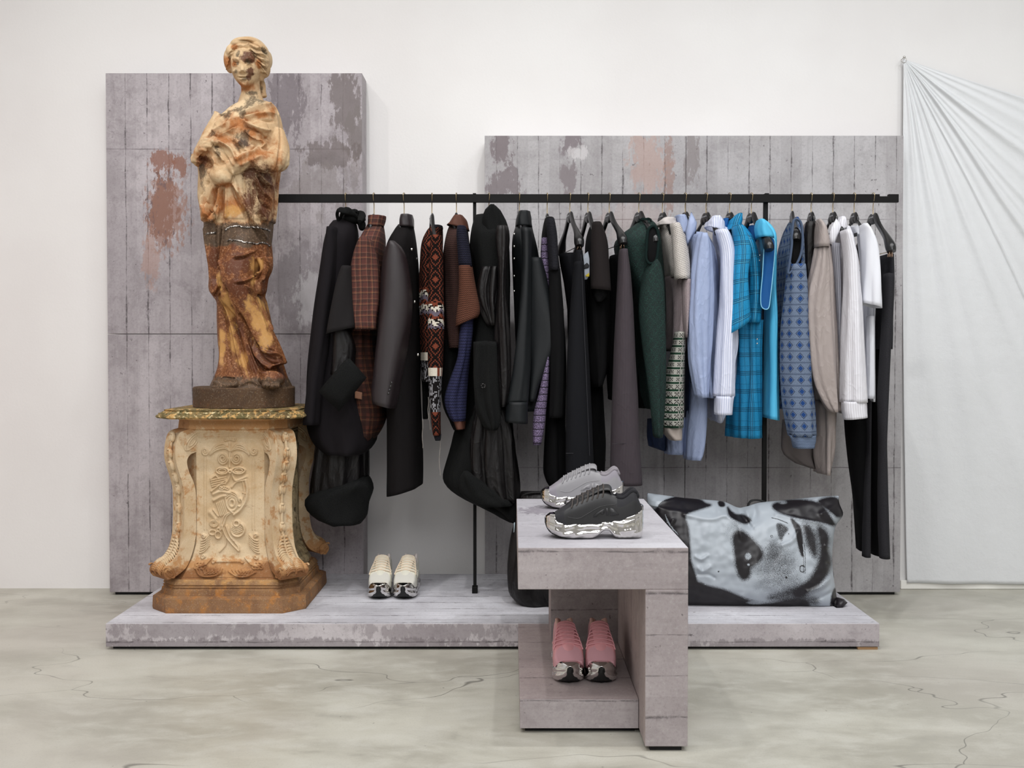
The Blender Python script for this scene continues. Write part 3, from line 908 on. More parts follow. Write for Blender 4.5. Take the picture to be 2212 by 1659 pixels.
def collar(Z, rows, Yc, hy, mat, parent, **kw):
    kw.setdefault('amp', .0015); kw.setdefault('cap', False); kw.setdefault('solid', .003); kw.setdefault('dens', .006); kw.setdefault('foldtop', 1)
    return piece(Z, rows, Yc, hy, 'collar', mat, parent, **kw)

def patch(Z, poly, Y, name, mat, parent, thick=.006, bulge=.0, label=None):
    """cloth flap traced as a polygon, given real thickness"""
    b = MB(); n = len(poly)
    pts = [Z.P(a, c_, Y) for a, c_ in poly]
    ctr = np.mean(pts, axis=0); ctr[1] -= bulge
    inner = [ctr + (p - ctr) * .6 - np.array([0, bulge * .35, 0]) for p in pts]
    V = [ctr] + inner + pts; F = [(0, 1 + (j + 1) % n, 1 + j) for j in range(n)] + [(1 + j, 1 + (j + 1) % n, 1 + n + (j + 1) % n, 1 + n + j) for j in range(n)]
    b.add(V, F, [(p[0], -p[2]) for p in V])
    o = b.build(name, mat, parent, solid=thick)
    if label: o['label'] = label
    return o

def button(c, r, mat, parent, nrm=(0, -1, 0), name='button'):
    b = MB(); b.ell(c, (r, r * .45, r), 10, 6); return b.build(name, mat, parent)
M_BTN = flat_mat('black_horn_button', '#222020', .25)
g = G('silver_button_metal', .2, 1); g.color('#c9c7c2'); M_SILVER = g.mat

FR = RY - .17          # front (near) plane of sleeves
BK = RY + .02

# 0 ---- black coat with scrunched collar
t = garment('draped_coat', 'oversized black coat at the left end of the rail, with a scrunched scarf collar', 'coat', 0)
piece(ZA, [(180, 185, 290), (215, 160, 310), (300, 142, 305), (420, 128, 300), (600, 105, 300), (800, 82, 330), (1000, 66, 360), (1170, 60, 395), (1260, 90, 405), (1310, 150, 350)], BK, .17, 'body', M_BLKJERSEY, t, hy_top=.07, amp=.008, seed=1, hem=0)
piece(ZA, [(210, 150, 200), (300, 140, 205), (420, 128, 200), (600, 102, 180), (800, 76, 160), (1000, 48, 125), (1175, 28, 110)], FR + .03, .05, 'long_sleeve', M_BLKJERSEY, t, amp=.005, k=(2, 3, 5), seed=2)
piece(ZA, [(400, 225, 275), (470, 200, 280), (560, 180, 284), (650, 162, 287), (715, 150, 286)], FR - .03, .05, 'short_sleeve', M_CHARTEE, t, amp=.003, k=(2, 3), seed=3, hem=-30, cap=True, label='charcoal short sleeve')
piece(ZA, [(700, 182, 255), (780, 180, 290), (870, 175, 280), (930, 165, 270)], FR + .0, .045, 'sleeve_lining', M_BLKSATIN, t, amp=.003, k=(3, 5, 9), seed=4)
piece(ZA, [(1225, 112, 340), (1300, 92, 345), (1400, 82, 345), (1500, 72, 345), (1560, 70, 340)], BK + .01, .115, 'satin_skirt', M_BLKSATIN, t, amp=.006, k=(7, 12, 19), seed=5, foldtop=1, label='glossy gathered satin skirt')
piece(ZA, [(1430, 335, 350), (1455, 300, 372), (1500, 48, 384), (1560, 46, 350), (1610, 60, 356), (1635, 140, 352), (1645, 170, 330)], BK - .02, .155, 'hem_band', M_BLKWOOL, t, amp=.004, seed=6, foldtop=1, cap=False, solid=.004)
patch(ZA, [(108, 1012), (235, 862), (262, 850), (346, 945), (330, 965), (210, 1112)], FR - .075, 'cuff', M_BLKWOOL, t, thick=.02, bulge=.02, label='stiff turned-back wool cuff')
b = MB()
for s in range(7):
    q = []
    for kx in range(9):
        f = kx / 8
        a = math.pi * (-.15 + 1.25 * f) + s * .12
        ctr = ZA.P(272, 165, RY - .02)
        q.append(ctr + np.array([.050 * math.cos(a) * (1 - .09 * s), (-.055 + .018 * s) * 1.0 + .03 * math.sin(a * 2 + s), .028 * math.sin(a) - .010 * (s % 3) + .008 * math.sin(3 * a + s * 2)]))
    b.tube(spline(q, 26), [.010 + .007 * math.sin(i * .5 + s) for i in range(26)], 9, r2=[.007] * 26)
b.ell(ZA.P(322, 196, RY - .03), (.016, .02, .024), 12, 8); b.ell(ZA.P(272, 165, RY - .02), (.042, .045, .024), 16, 10)
b.build('scarf_collar', M_BLKWOOL, t)

# 1 ---- tartan shirt
t = garment('tartan_shirt', 'rust-red tartan shirt with stand-up collar, second garment from the statue', 'shirt', 1)
piece(ZA, [(195, 352, 428), (230, 335, 436), (270, 310, 438), (400, 280, 430), (560, 275, 415), (640, 285, 396), (720, 270, 395)], BK, .16, 'body', M_REDPLAID, t, hy_top=.05, amp=.006, seed=11)
piece(ZA, [(262, 312, 365), (300, 290, 385), (400, 266, 410), (520, 268, 414), (585, 275, 410), (640, 284, 396), (708, 290, 392)], FR, .06, 'short_sleeve', M_REDPLAID, t, amp=.005, k=(2, 4, 7), seed=12, hem=0)
piece(ZA, [(690, 262, 392), (800, 275, 385), (900, 285, 395), (1050, 286, 430), (1130, 288, 440), (1180, 292, 420), (1215, 320, 400), (1245, 348, 384)], BK - .02, .12, 'lower_body', M_REDPLAID_DK, t, amp=.006, seed=13, foldtop=1, cap=False, label='darker sheer tartan tail')
collar(ZA, [(153, 356, 437), (175, 352, 432), (205, 350, 424)], RY - .01, .05, M_REDPLAID, t)
patch(ZA, [(288, 1010), (323, 1018), (322, 1052), (287, 1046)], BK - .155, 'patch_label', flat_mat('tan_patch', '#8f6650', .8), t, .002)

# 2 ---- satin sleeve jacket
t = garment('tailored_coat', 'long dark double-breasted tailored coat with shiny satin sleeve and silver toggles', 'coat', 2)
piece(ZA, [(198, 500, 572), (235, 478, 580), (290, 448, 588), (400, 425, 598), (600, 420, 606), (800, 430, 608), (1050, 445, 612), (1250, 447, 617), (1440, 445, 620), (1490, 446, 618)], BK, .17, 'body', M_JACKETWOOL, t, hy_top=.05, amp=.003, seed=21, hem=-50)
piece(ZA, [(283, 455, 495), (300, 440, 520), (340, 427, 540), (450, 415, 562), (560, 408, 572), (680, 398, 565), (800, 385, 545), (950, 370, 515), (1050, 363, 500), (1082, 372, 488)], FR, .075, 'sleeve', M_JACKETSATIN, t, amp=.003, k=(2, 3, 5), seed=22, hem=30, foldtop=.5, label='glossy dark satin sleeve')
collar(ZA, [(149, 516, 568), (170, 508, 572), (208, 506, 574)], RY - .02, .055, M_JACKETSATIN, t)
for (a, c_) in ((467, 970), (462, 988), (457, 1006), (452, 1023)): button(ZA.P(a, c_, FR - .082), .0045, M_BTN, t, name='cuff_button')
for (a, c_) in ((566, 315), (580, 572), (597, 832)): button(ZA.P(a, c_, BK - .13), .006, M_SILVER, t, name='toggle_button')
for (a, c_) in ((592, 362), (606, 600)): button(ZA.P(a, c_, BK - .10), .006, M_BTN, t)

# 3 ---- jacquard cardigan
t = garment('jacquard_cardigan', 'rust, black and cream patterned knit cardigan with loose hanging threads', 'cardigan', 3)
piece(ZA, [(203, 662, 716), (240, 630, 717), (300, 612, 716), (450, 606, 716), (620, 608, 722), (780, 612, 722), (900, 616, 700), (960, 618, 680)], BK, .15, 'body', M_FAIR, t, hy_top=.05, amp=.006, seed=31)
piece(ZA, [(800, 612, 655), (900, 612, 652), (1050, 618, 650), (1145, 622, 648)], BK + .05, .05, 'far_sleeve', M_BLKWOOL, t, amp=.004, seed=32, k=(2, 3))
piece(ZA, [(250, 664, 712), (320, 656, 718), (500, 652, 722), (700, 650, 724), (880, 651, 719), (1050, 657, 710), (1180, 668, 708), (1225, 674, 710)], FR, .045, 'near_sleeve', M_FAIR, t, amp=.003, k=(2, 3), seed=33)
piece(ZA, [(1222, 674, 710), (1235, 678, 709), (1252, 684, 707)], FR, .028, 'cuff', M_BLACKRIB, t, amp=.001, seed=34, foldtop=1, cap=False)
piece(ZA, [(202, 670, 717), (214, 660, 718)], RY - .02, .06, 'neck_rib', M_BLACKRIB, t, amp=.001, cap=False, dens=.004)
b = MB()
for (x0_, y0_, y1_, w_) in ((704, 1240, 1425, 3), (620, 1145, 1290, 2), (655, 1050, 1200, 3), (648, 1040, 1150, 2)):
    b.tube([ZA.P(x0_ + w_ * math.sin(q * .9), y0_ + (y1_ - y0_) * q / 9, FR) for q in range(10)], .0013, 6)
b.build('loose_threads', flat_mat('grey_yarn', '#8d8782', .9), t)

# 4 ---- polo, brown collar
t = garment('knit_polo', 'navy and brown knit polo with a brown leather collar and indigo under layer', 'polo shirt', 4)
piece(ZA, [(200, 752, 836), (240, 735, 842), (320, 722, 850), (500, 720, 858), (700, 722, 850), (800, 735, 840)], BK, .15, 'body', M_BROWNNAVY, t, hy_top=.05, amp=.006, seed=41)
piece(ZA, [(640, 820, 868), (700, 805, 868), (850, 795, 850), (950, 755, 838), (1050, 720, 832), (1110, 735, 830), (1155, 765, 828)], FR + .03, .06, 'under_sleeve', M_INDIGOLACE, t, amp=.004, seed=42, label='indigo lace-knit sleeve')
piece(ZA, [(760, 722, 815), (900, 722, 805), (1030, 716, 820), (1100, 725, 826), (1195, 775, 826)], BK, .10, 'lower_body', M_BLKWOOL, t, amp=.004, seed=43, cap=False)
piece(ZA, [(1150, 768, 828), (1196, 786, 826)], FR + .03, .05, 'cuff', M_BROWNLEATHER, t, amp=.002, cap=False, foldtop=1)
piece(ZA, [(205, 790, 832), (240, 785, 840), (300, 788, 848), (402, 800, 862)], FR, .05, 'sleeve_top', M_NAVYKNIT, t, amp=.003, k=(2, 3), seed=44, label='navy ribbed shoulder')
piece(ZA, [(398, 798, 863), (480, 796, 878), (560, 792, 893), (630, 787, 903), (655, 785, 906), (672, 784, 890)], FR, .055, 'sleeve', M_BROWNKNIT, t, amp=.003, k=(2, 3), seed=44, cap=False, hem=-45)
collar(ZA, [(154, 778, 815), (172, 762, 832), (210, 738, 846)], RY - .02, .06, M_BROWNLEATHER, t, hem=30)

# 5 ---- hooded wool + satin coat
t = garment('hooded_coat', 'bulky black wool and satin coat with pointed collar, at the left rail post', 'coat', 5)
piece(ZB, [(150, 200, 320), (200, 182, 350), (300, 172, 366), (450, 195, 372), (600, 185, 372), (800, 160, 370), (950, 172, 368), (1100, 165, 375), (1200, 105, 395), (1300, 80, 402), (1400, 45, 410), (1450, 38, 415), (1500, 90, 415), (1540, 160, 412), (1590, 290, 405), (1625, 360, 402)], BK - .01, .18, 'body', M_BLKWOOL, t, hy_top=.06, amp=.009, seed=51, hem=0, k=(3, 5, 9))
piece(ZB, [(104, 268, 296), (125, 240, 318), (160, 222, 335), (210, 235, 352), (260, 240, 362), (330, 246, 300), (385, 252, 268)], RY - .10, .06, 'collar', M_BLKWOOL, t, amp=.006, seed=52, foldtop=1, label='pointed wool collar')
piece(ZB, [(205, 305, 355), (240, 296, 364), (300, 300, 362), (400, 312, 350), (520, 312, 345), (620, 300, 358), (750, 300, 368), (900, 302, 370), (1000, 310, 365), (1085, 320, 345)], FR - .02, .055, 'satin_sleeve', M_BLKSATIN, t, amp=.005, k=(3, 5, 8), seed=53, foldtop=.6, label='creased satin sleeve')
piece(ZB, [(405, 236, 312), (450, 216, 312), (520, 206, 314), (600, 220, 310), (690, 262, 300)], FR + .02, .06, 'satin_ruffle', M_BLKSATIN, t, amp=.009, k=(5, 9, 14), seed=54, foldtop=1, label='crumpled satin ruffle')
piece(ZB, [(1080, 200, 330), (1200, 175, 370), (1300, 165, 385), (1400, 170, 395), (1500, 190, 400), (1550, 240, 398)], FR + .045, .07, 'satin_lining', M_BLKSATIN, t, amp=.009, k=(7, 12, 18), seed=55, foldtop=1, label='gathered satin lining')
piece(ZB, [(770, 190, 300), (900, 185, 312), (1000, 190, 320), (1100, 205, 322), (1170, 240, 318), (1200, 262, 300)], FR - .03, .05, 'wool_flap', M_BLKWOOL, t, amp=.007, seed=56, foldtop=1)
piece(ZB, [(1410, 140, 165), (1450, 120, 220), (1500, 125, 290), (1540, 160, 345), (1570, 220, 380)], FR + .0, .06, 'hem_cuff', M_BLKWOOL, t, amp=.003, seed=57, foldtop=1, solid=.004)
b = MB()
for q in range(9): b.ell(ZB.P(236 + 9 * math.cos(q * 2.4), 985 + 10 * math.sin(q * 2.4), FR - .088), (.003, .003, .003), 8, 6)
b.build('brooch', M_BTN, t)

# 6 ---- leather overshirt
t = garment('leather_overshirt', 'black soft leather overshirt with a wide angular sleeve, hanging over a lilac knit', 'jacket', 6)
piece(ZB, [(195, 402, 470), (240, 380, 480), (320, 376, 500), (500, 380, 520), (700, 390, 540), (900, 400, 535), (1000, 400, 530), (1102, 405, 530)], BK, .15, 'body', M_LEATHER, t, hy_top=.05, amp=.004, seed=61)
piece(ZB, [(360, 455, 522), (420, 450, 540), (520, 445, 560), (640, 440, 592), (740, 436, 622), (790, 438, 604), (860, 440, 570), (960, 445, 520), (1060, 450, 490)], FR + .04, .05, 'back_panel', M_LEATHER, t, amp=.004, seed=62, k=(2, 3), foldtop=.6)
piece(ZB, [(215, 420, 468), (260, 425, 470), (370, 428, 468), (500, 422, 466), (700, 405, 464), (900, 388, 462), (1000, 372, 456), (1070, 355, 452)], FR - .02, .05, 'sleeve', M_LEATHER, t, amp=.004, k=(2, 3, 5), seed=63)
piece(ZB, [(1062, 354, 452), (1110, 348, 452), (1165, 346, 452)], FR - .02, .055, 'cuff', M_LEATHER, t, amp=.001, seed=64, cap=False, solid=.003, hem=10)
collar(ZB, [(132, 412, 462), (160, 400, 468), (205, 396, 472)], RY - .01, .055, M_LEATHER, t)
for c_ in (240, 300, 360, 445, 520): button(ZB.P(388, c_, BK - .14), .0045, M_SILVER, t, name='snap_button')

# 7 ---- lilac / black cardigan
t = garment('lilac_cardigan', 'black ribbed cardigan with lilac speckled knit showing, between leather overshirt and jeans', 'cardigan', 7)
piece(ZB, [(163, 540, 582), (210, 528, 592), (300, 520, 598), (420, 535, 610), (600, 550, 624), (800, 555, 634), (1000, 548, 636), (1180, 540, 634), (1300, 535, 640), (1420, 532, 640), (1472, 560, 640)], BK, .14, 'body', M_BLKMATTE, t, hy_top=.05, amp=.006, seed=71)
piece(ZB, [(168, 548, 584), (230, 550, 596), (300, 556, 600), (420, 562, 606)], FR, .045, 'ribbed_shoulder', M_BLACKRIB, t, amp=.002, k=(2, 3), seed=72)
piece(ZB, [(260, 524, 552), (330, 518, 552), (400, 522, 558), (480, 532, 562), (560, 548, 566)], FR + .05, .03, 'lilac_front', M_PURPLE, t, amp=.003, seed=73, k=(2, 3))
piece(ZB, [(820, 545, 562), (900, 530, 560), (980, 515, 556), (1050, 500, 550), (1100, 480, 545), (1200, 476, 536), (1272, 480, 519)], FR + .03, .04, 'lilac_sleeve', M_PURPLE, t, amp=.003, seed=74, k=(2, 3), label='lilac knit sleeve')
piece(ZB, [(410, 560, 612), (600, 562, 624), (800, 570, 634), (1000, 568, 634), (1140, 562, 630)], FR + .01, .04, 'sleeve', M_BLKMATTE, t, amp=.004, seed=75, k=(2, 3, 5), cap=False)

# 8 ---- black jeans
t = garment('black_jeans', 'black jeans clipped by the waistband, one leg seamed above the hem', 'trousers', 8)
piece(ZB, [(345, 606, 722), (380, 610, 728), (460, 628, 730), (600, 650, 735), (800, 660, 745)], BK, .13, 'hip', M_BLKDENIM, t, hy_top=.12, amp=.004, seed=81)
piece(ZB, [(322, 690, 722), (345, 686, 724), (380, 684, 728)], FR, .035, 'waistband', M_BLKDENIM, t, amp=.001, seed=82, k=(2, 3), cap=False, foldtop=1)
piece(ZB, [(378, 684, 728), (450, 676, 730), (600, 664, 736), (800, 650, 748), (1000, 642, 760), (1200, 638, 770), (1316, 636, 775), (1450, 637, 779)], FR, .05, 'near_leg', M_BLKDENIM, t, amp=.003, k=(2, 3), seed=83)
piece(ZB, [(900, 730, 815), (1100, 735, 825), (1270, 750, 832), (1425, 768, 826)], BK + .05, .06, 'far_leg', M_BLKMATTE, t, amp=.003, k=(2, 3), seed=84)
b = MB(); b.tube([ZB.P(x, 1316, FR - .052) for x in range(642, 720, 8)], .0012, 6)
b.tube([ZB.P(716 + q * .9, 340 + q * 21, FR - .046) for q in range(48)], .0010, 6); b.build('seam', flat_mat('grey_thread', '#2c2c31', .8), t)

# 9 ---- printed tee
t = garment('printed_tee', 'faded black tee with a white, black and yellow chest print partly hidden', 't-shirt', 9)
piece(ZB, [(188, 768, 812), (230, 745, 830), (300, 735, 846), (500, 738, 852), (700, 740, 852), (900, 750, 842), (985, 765, 815)], BK, .14, 'body', M_BLKMATTE, t, hy_top=.05, amp=.005, seed=91)
piece(ZB, [(186, 772, 812), (215, 768, 826), (262, 766, 838), (300, 765, 842), (400, 762, 850), (515, 758, 860)], FR, .05, 'sleeve', M_BROWNTEE, t, amp=.004, k=(2, 3), seed=92, hem=10, label='brown-black short sleeve')
piece(ZB, [(500, 765, 855), (540, 775, 845), (575, 790, 812)], FR + .03, .05, 'sleeve_fold', M_BLKMATTE, t, amp=.003, seed=93, cap=False)
g = G('chest_print', .7); u, v = grid_uv(g)
cc = g.mix(g.gt(g.noise(g.uvv(), 26, 2), .5), '#c8ced6', '#17171a')
M_PRINT = g.color(cc).mat
def tint_patch(poly, col, nm='print_patch', Y=FR + .012, Z=ZB): return patch(Z, poly, Y, nm, flat_mat(nm + col.replace('#', '_'), col, .7), t, .001)
tint_patch([(724, 345), (750, 325), (757, 360), (758, 440), (745, 462), (728, 465)], '#aab1bb', 'grey_print')
tint_patch([(727, 395), (745, 380), (756, 392), (754, 405), (730, 412)], '#1c1c20', 'dark_print', FR + .009)
tint_patch([(738, 442), (756, 430), (757, 448), (742, 450)], '#cdb52c', 'yellow_print', FR + .008)

# 10 ---- purple grey trousers
t = garment('pinstripe_trousers', 'purple-grey fine-striped wool trousers clipped beside the sparkling green knit', 'trousers', 10)
piece(ZB, [(352, 855, 925), (380, 850, 938), (430, 850, 950), (600, 852, 955), (800, 848, 950), (950, 848, 930), (1052, 850, 885)], BK, .12, 'far_leg', M_BLKMATTE, t, hy_top=.11, amp=.004, seed=101)
piece(ZB, [(318, 905, 943), (350, 900, 946), (400, 899, 955), (480, 895, 962), (600, 889, 970), (800, 880, 977), (1000, 873, 988), (1180, 868, 998), (1270, 866, 1002), (1470, 862, 1016)], FR, .05, 'near_leg', M_HERR, t, amp=.003, k=(2, 3), seed=102)
b = MB(); b.tube([ZB.P(x, 1270 - (x - 870) * .05, FR - .051) for x in range(870, 968, 8)], .0012, 6); b.build('seam', flat_mat('dark_thread', '#29252a', .8), t)

# 11 ---- green knit
t = garment('green_knit', 'dark green sparkling sleeveless knit with ribbed armhole', 'knit top', 11)
piece(ZC, [(205, 225, 282), (240, 185, 322), (290, 90, 335), (330, 62, 338), (450, 90, 350), (600, 160, 362), (800, 185, 366), (1000, 192, 368), (1200, 205, 355), (1285, 225, 330)], BK, .16, 'body', M_GREEN, t, hy_top=.06, amp=.006, seed=111)
piece(ZC, [(436, 296, 322), (455, 272, 340), (490, 250, 350), (540, 236, 358), (620, 222, 365), (740, 216, 368), (900, 235, 368), (1100, 262, 364), (1250, 278, 358), (1400, 292, 348), (1455, 300, 345)], FR + .01, .06, 'side_drape', M_GREEN, t, amp=.005, k=(2, 3, 5), seed=112)
piece(ZC, [(1000, 195, 262), (1150, 200, 268), (1285, 205, 276)], BK + .02, .07, 'lining', M_BLKMATTE, t, amp=.003, seed=113, cap=False)
b = MB()
ring = [(262, 300), (270, 255), (300, 235), (322, 262), (328, 300), (326, 350), (318, 420), (300, 450), (272, 450), (256, 420), (258, 360)]
rp = spline([ZC.P(a, c_, FR - .03) for a, c_ in ring + ring[:1]], 48)
b.tube(rp, .006, 8, caps=False); b.build('armhole_rib', M_GREENRIB, t)
b = MB(); cpt = ZC.P(293, 350, FR - .022); b.ell(cpt, (.052 * .55, .012, .082 * .95), 16, 10); b.build('armhole_opening', M_BLKMATTE, t)
collar(ZC, [(200, 212, 282), (214, 208, 284)], RY - .04, .06, M_GREENRIB, t)

# 12 ---- cream mesh polo
t = garment('mesh_polo', 'cream open-mesh knit polo with small folk pattern on the lower half', 'polo shirt', 12)
piece(ZC, [(225, 340, 445), (260, 332, 460), (330, 338, 490), (450, 350, 505), (540, 365, 508)], BK, .15, 'body', M_CREAM, t, hy_top=.05, amp=.004, seed=121)
piece(ZC, [(530, 366, 508), (600, 370, 500), (750, 372, 495), (880, 372, 488), (960, 372, 480)], BK, .15, 'midriff', M_CREAMPINK, t, amp=.005, seed=121, cap=False, foldtop=1, label='rose-grey mesh midriff')
piece(ZC, [(225, 395, 450), (270, 400, 470), (330, 405, 487), (420, 410, 503), (545, 420, 512)], FR + .01, .05, 'sleeve', M_CREAM, t, amp=.003, k=(2, 3), seed=122)
piece(ZC, [(545, 465, 512), (650, 466, 510), (780, 470, 500), (880, 478, 494)], FR + .01, .04, 'sleeve_lower', M_CREAMPINK, t, amp=.003, k=(2, 3), seed=123, cap=False)
piece(ZC, [(850, 420, 478), (950, 400, 482), (1100, 370, 482), (1250, 348, 480), (1350, 342, 480), (1400, 348, 478)], FR + .05, .06, 'patterned_hem', M_NORDIC, t, amp=.005, k=(2, 3, 5), seed=124)
piece(ZC, [(1395, 348, 466), (1430, 355, 465), (1470, 390, 462)], FR + .05, .055, 'hem_rib', flat_mat('taupe_rib', '#9a9089', .9), t, amp=.002, seed=124, cap=False, foldtop=1)
collar(ZC, [(196, 352, 420), (215, 322, 428), (236, 318, 440)], RY - .03, .06, solid_cloth('cream_collar_cloth', '#c9c2bf', .8), t)

# 13 ---- pale blue jacket
t = garment('crinkled_jacket', 'pale blue crinkled satin jacket with large pointed collar and long tail', 'jacket', 13)
piece(ZC, [(280, 500, 590), (320, 492, 630), (420, 495, 655), (520, 503, 664), (700, 505, 668), (900, 505, 664), (1100, 512, 658), (1222, 560, 654)], BK, .15, 'body', M_LTBLUE, t, hy_top=.06, amp=.007, seed=131)
piece(ZC, [(284, 556, 608), (330, 540, 625), (450, 522, 635), (600, 508, 640), (750, 500, 632), (900, 500, 625), (1020, 506, 618), (1120, 524, 615), (1226, 545, 612)], FR, .05, 'sleeve', M_LTBLUE, t, amp=.005, k=(2, 3, 7), seed=132, foldtop=.6)
piece(ZC, [(1140, 505, 610), (1250, 500, 608), (1400, 485, 602), (1530, 480, 598), (1582, 480, 575)], BK + .0, .07, 'tail', M_LTBLUE, t, amp=.004, seed=133, cap=False)
piece(ZC, [(1340, 385, 480), (1450, 372, 480), (1552, 370, 480)], BK + .05, .05, 'front_tail', M_LTBLUE, t, amp=.003, seed=134, cap=False)
piece(ZC, [(1350, 266, 380), (1440, 266, 372), (1505, 275, 368), (1530, 340, 366)], BK + .08, .05, 'navy_tail', M_LTBLUE_IN, t, amp=.003, seed=135, cap=False, label='navy inner tail')
piece(ZC, [(880, 484, 510), (1100, 482, 512), (1340, 480, 508)], BK + .03, .05, 'lining', M_LTBLUE_IN, t, amp=.003, seed=136)
collar(ZC, [(178, 424, 480), (220, 428, 500), (280, 440, 500)], RY - .03, .05, M_LTBLUE, t)
patch(ZC, [(517, 152), (550, 215), (545, 260), (492, 362), (486, 330), (484, 262), (500, 200)], FR + .03, 'collar_point', M_LTBLUE, t, .004, .012)

# 14 ---- blue stripe shirt
t = garment('striped_shirt', 'white shirt with fine blue stripes and long cuffed sleeve', 'shirt', 14)
piece(ZC, [(245, 645, 725), (290, 640, 745), (360, 655, 762), (500, 665, 768), (700, 672, 770), (850, 680, 788), (930, 682, 790), (1100, 640, 770), (1230, 616, 740), (1340, 612, 705), (1366, 640, 695)], BK, .14, 'body', M_BLUESTRIPE, t, hy_top=.05, amp=.007, seed=141)
piece(ZC, [(262, 655, 725), (310, 670, 752), (380, 688, 766), (500, 690, 768), (700, 688, 766), (900, 672, 764), (1050, 660, 764), (1220, 655, 762)], FR, .05, 'sleeve', M_BLUESTRIPE, t, amp=.005, k=(2, 3, 6), seed=142)
piece(ZC, [(1218, 654, 760), (1325, 652, 752)], FR, .05, 'cuff', stripes('striped_cuff', '#dfe3f2', '#7f8cb8', .0085, .0013, s=.55), t, amp=.001, cap=False, foldtop=1, dens=.01)
collar(ZC, [(186, 630, 682), (215, 605, 706), (262, 596, 712)], RY - .03, .06, M_BLUESTRIPE, t, hem=40)

# 15 ---- blue check shirt
t = garment('check_shirt', 'bright blue checked sheer short-sleeved shirt', 'shirt', 15)
piece(ZC, [(225, 740, 800), (262, 728, 835), (330, 735, 875), (420, 760, 896), (560, 775, 908), (700, 770, 912), (800, 768, 905)], BK, .15, 'body', M_BLUEPLAID, t, hy_top=.05, amp=.007, seed=151)
piece(ZC, [(240, 752, 812), (300, 758, 852), (400, 748, 872), (500, 738, 850), (620, 730, 852), (700, 726, 858), (820, 720, 864)], FR - .01, .06, 'sleeve', M_BLUEPLAID, t, amp=.005, k=(2, 3, 6), seed=152, hem=-90)
piece(ZC, [(780, 765, 912), (900, 765, 905), (1050, 762, 896), (1200, 748, 900), (1330, 735, 905), (1452, 735, 912)], BK - .01, .12, 'lower_body', M_BLUEPLAID_SH, t, amp=.009, seed=153, cap=False, foldtop=1, k=(3, 7, 11), label='sheer lower half')
collar(ZC, [(172, 770, 808), (205, 735, 810), (262, 715, 795)], RY - .03, .06, M_BLUEPLAID, t, hem=-10)
collar(ZC, [(195, 700, 730), (245, 690, 725)], RY + .0, .03, M_SKYDEEP, t)

# 16 ---- sky blue sleeveless
t = garment('sleeveless_top', 'sky-blue sleeveless satin top with a raw-edged armhole', 'sleeveless top', 16)
piece(ZC, [(205, 895, 935), (250, 878, 985), (300, 885, 1003), (420, 905, 1002), (600, 912, 1000), (760, 905, 1010), (1000, 902, 1014), (1200, 898, 1016), (1345, 895, 1018)], BK, .15, 'body', M_SKY, t, hy_top=.05, amp=.004, seed=161, hem=25)
piece(ZC, [(203, 894, 928), (228, 886, 952), (258, 882, 974), (285, 884, 986), (306, 888, 990)], FR + .055, .06, 'shoulder', M_SKY, t, amp=.002, hy_top=.06, seed=162)
b = MB()
arm = [(940, 330), (935, 400), (928, 520), (918, 640), (925, 705), (962, 712), (975, 640), (990, 500), (1000, 380), (998, 320), (975, 298), (950, 305)]
rp = spline([ZC.P(a, c_, FR + .018) for a, c_ in arm + arm[:1]], 72)
b.tube(rp, .0020, 8, caps=False); o = b.build('armhole_edge', solid_cloth('frayed_sky_blue', '#8ccbe6', .9, weave=2000), t)
b = MB(); ctr = np.mean(rp, axis=0); V = [ctr + (p - ctr) * s + np.array([0, .012 * (1 - s), 0]) for s in (1.0, .6, .2) for p in rp[:-1]]
n_ = len(rp) - 1
b.add(V, [(r * n_ + j, r * n_ + (j + 1) % n_, (r + 1) * n_ + (j + 1) % n_, (r + 1) * n_ + j) for r in range(2) for j in range(n_)] + [tuple(2 * n_ + j for j in range(n_))])
b.build('armhole_lining', M_SKYDEEP, t)
for (a, c_) in ((914, 405), (912, 435), (898, 890), (898, 915)): button(ZC.P(a, c_, BK - .13), .0035, M_SILVER, t, name='snap_button')
piece(ZC, [(240, 838, 885), (262, 830, 890), (330, 840, 890)], RY + .06, .05, 'back_neck', M_SKYDEEP, t, amp=.002)

# 17 ---- blue diamond knit
t = garment('diamond_knit', 'blue-grey knit sweater with navy diamond pattern, right of the second rail post', 'sweater', 17)
piece(ZD, [(142, 138, 165), (180, 108, 182), (260, 84, 188), (350, 74, 196), (500, 76, 202), (700, 78, 200), (860, 82, 190), (960, 92, 170)], BK, .16, 'body', M_ARGYLE, t, hy_top=.05, amp=.007, seed=171)
piece(ZD, [(340, 122, 196), (450, 112, 205), (600, 98, 206), (800, 98, 222), (950, 108, 234), (1070, 130, 238)], FR + .01, .055, 'sleeve', M_ARGYLE, t, amp=.005, k=(2, 3, 5), seed=172)
piece(ZD, [(1066, 130, 238), (1090, 136, 237), (1120, 144, 235)], FR + .01, .05, 'cuff', M_BLUERIB, t, amp=.002, seed=172, cap=False, foldtop=1)
b = MB()
ring = [(140, 205), (138, 260), (128, 340), (124, 378), (150, 352), (176, 300), (184, 245), (182, 180), (170, 150), (148, 150)]
b.tube(spline([ZD.P(a, c_, FR - .02) for a, c_ in ring + ring[:1]], 56), .010, 8, r2=.005, caps=False); b.build('armhole_rib', M_BLUERIB, t)
b = MB(); b.ell(ZD.P(158, 270, FR - .004), (.026, .010, .085), 16, 10); b.build('armhole_opening', M_BLKMATTE, t)

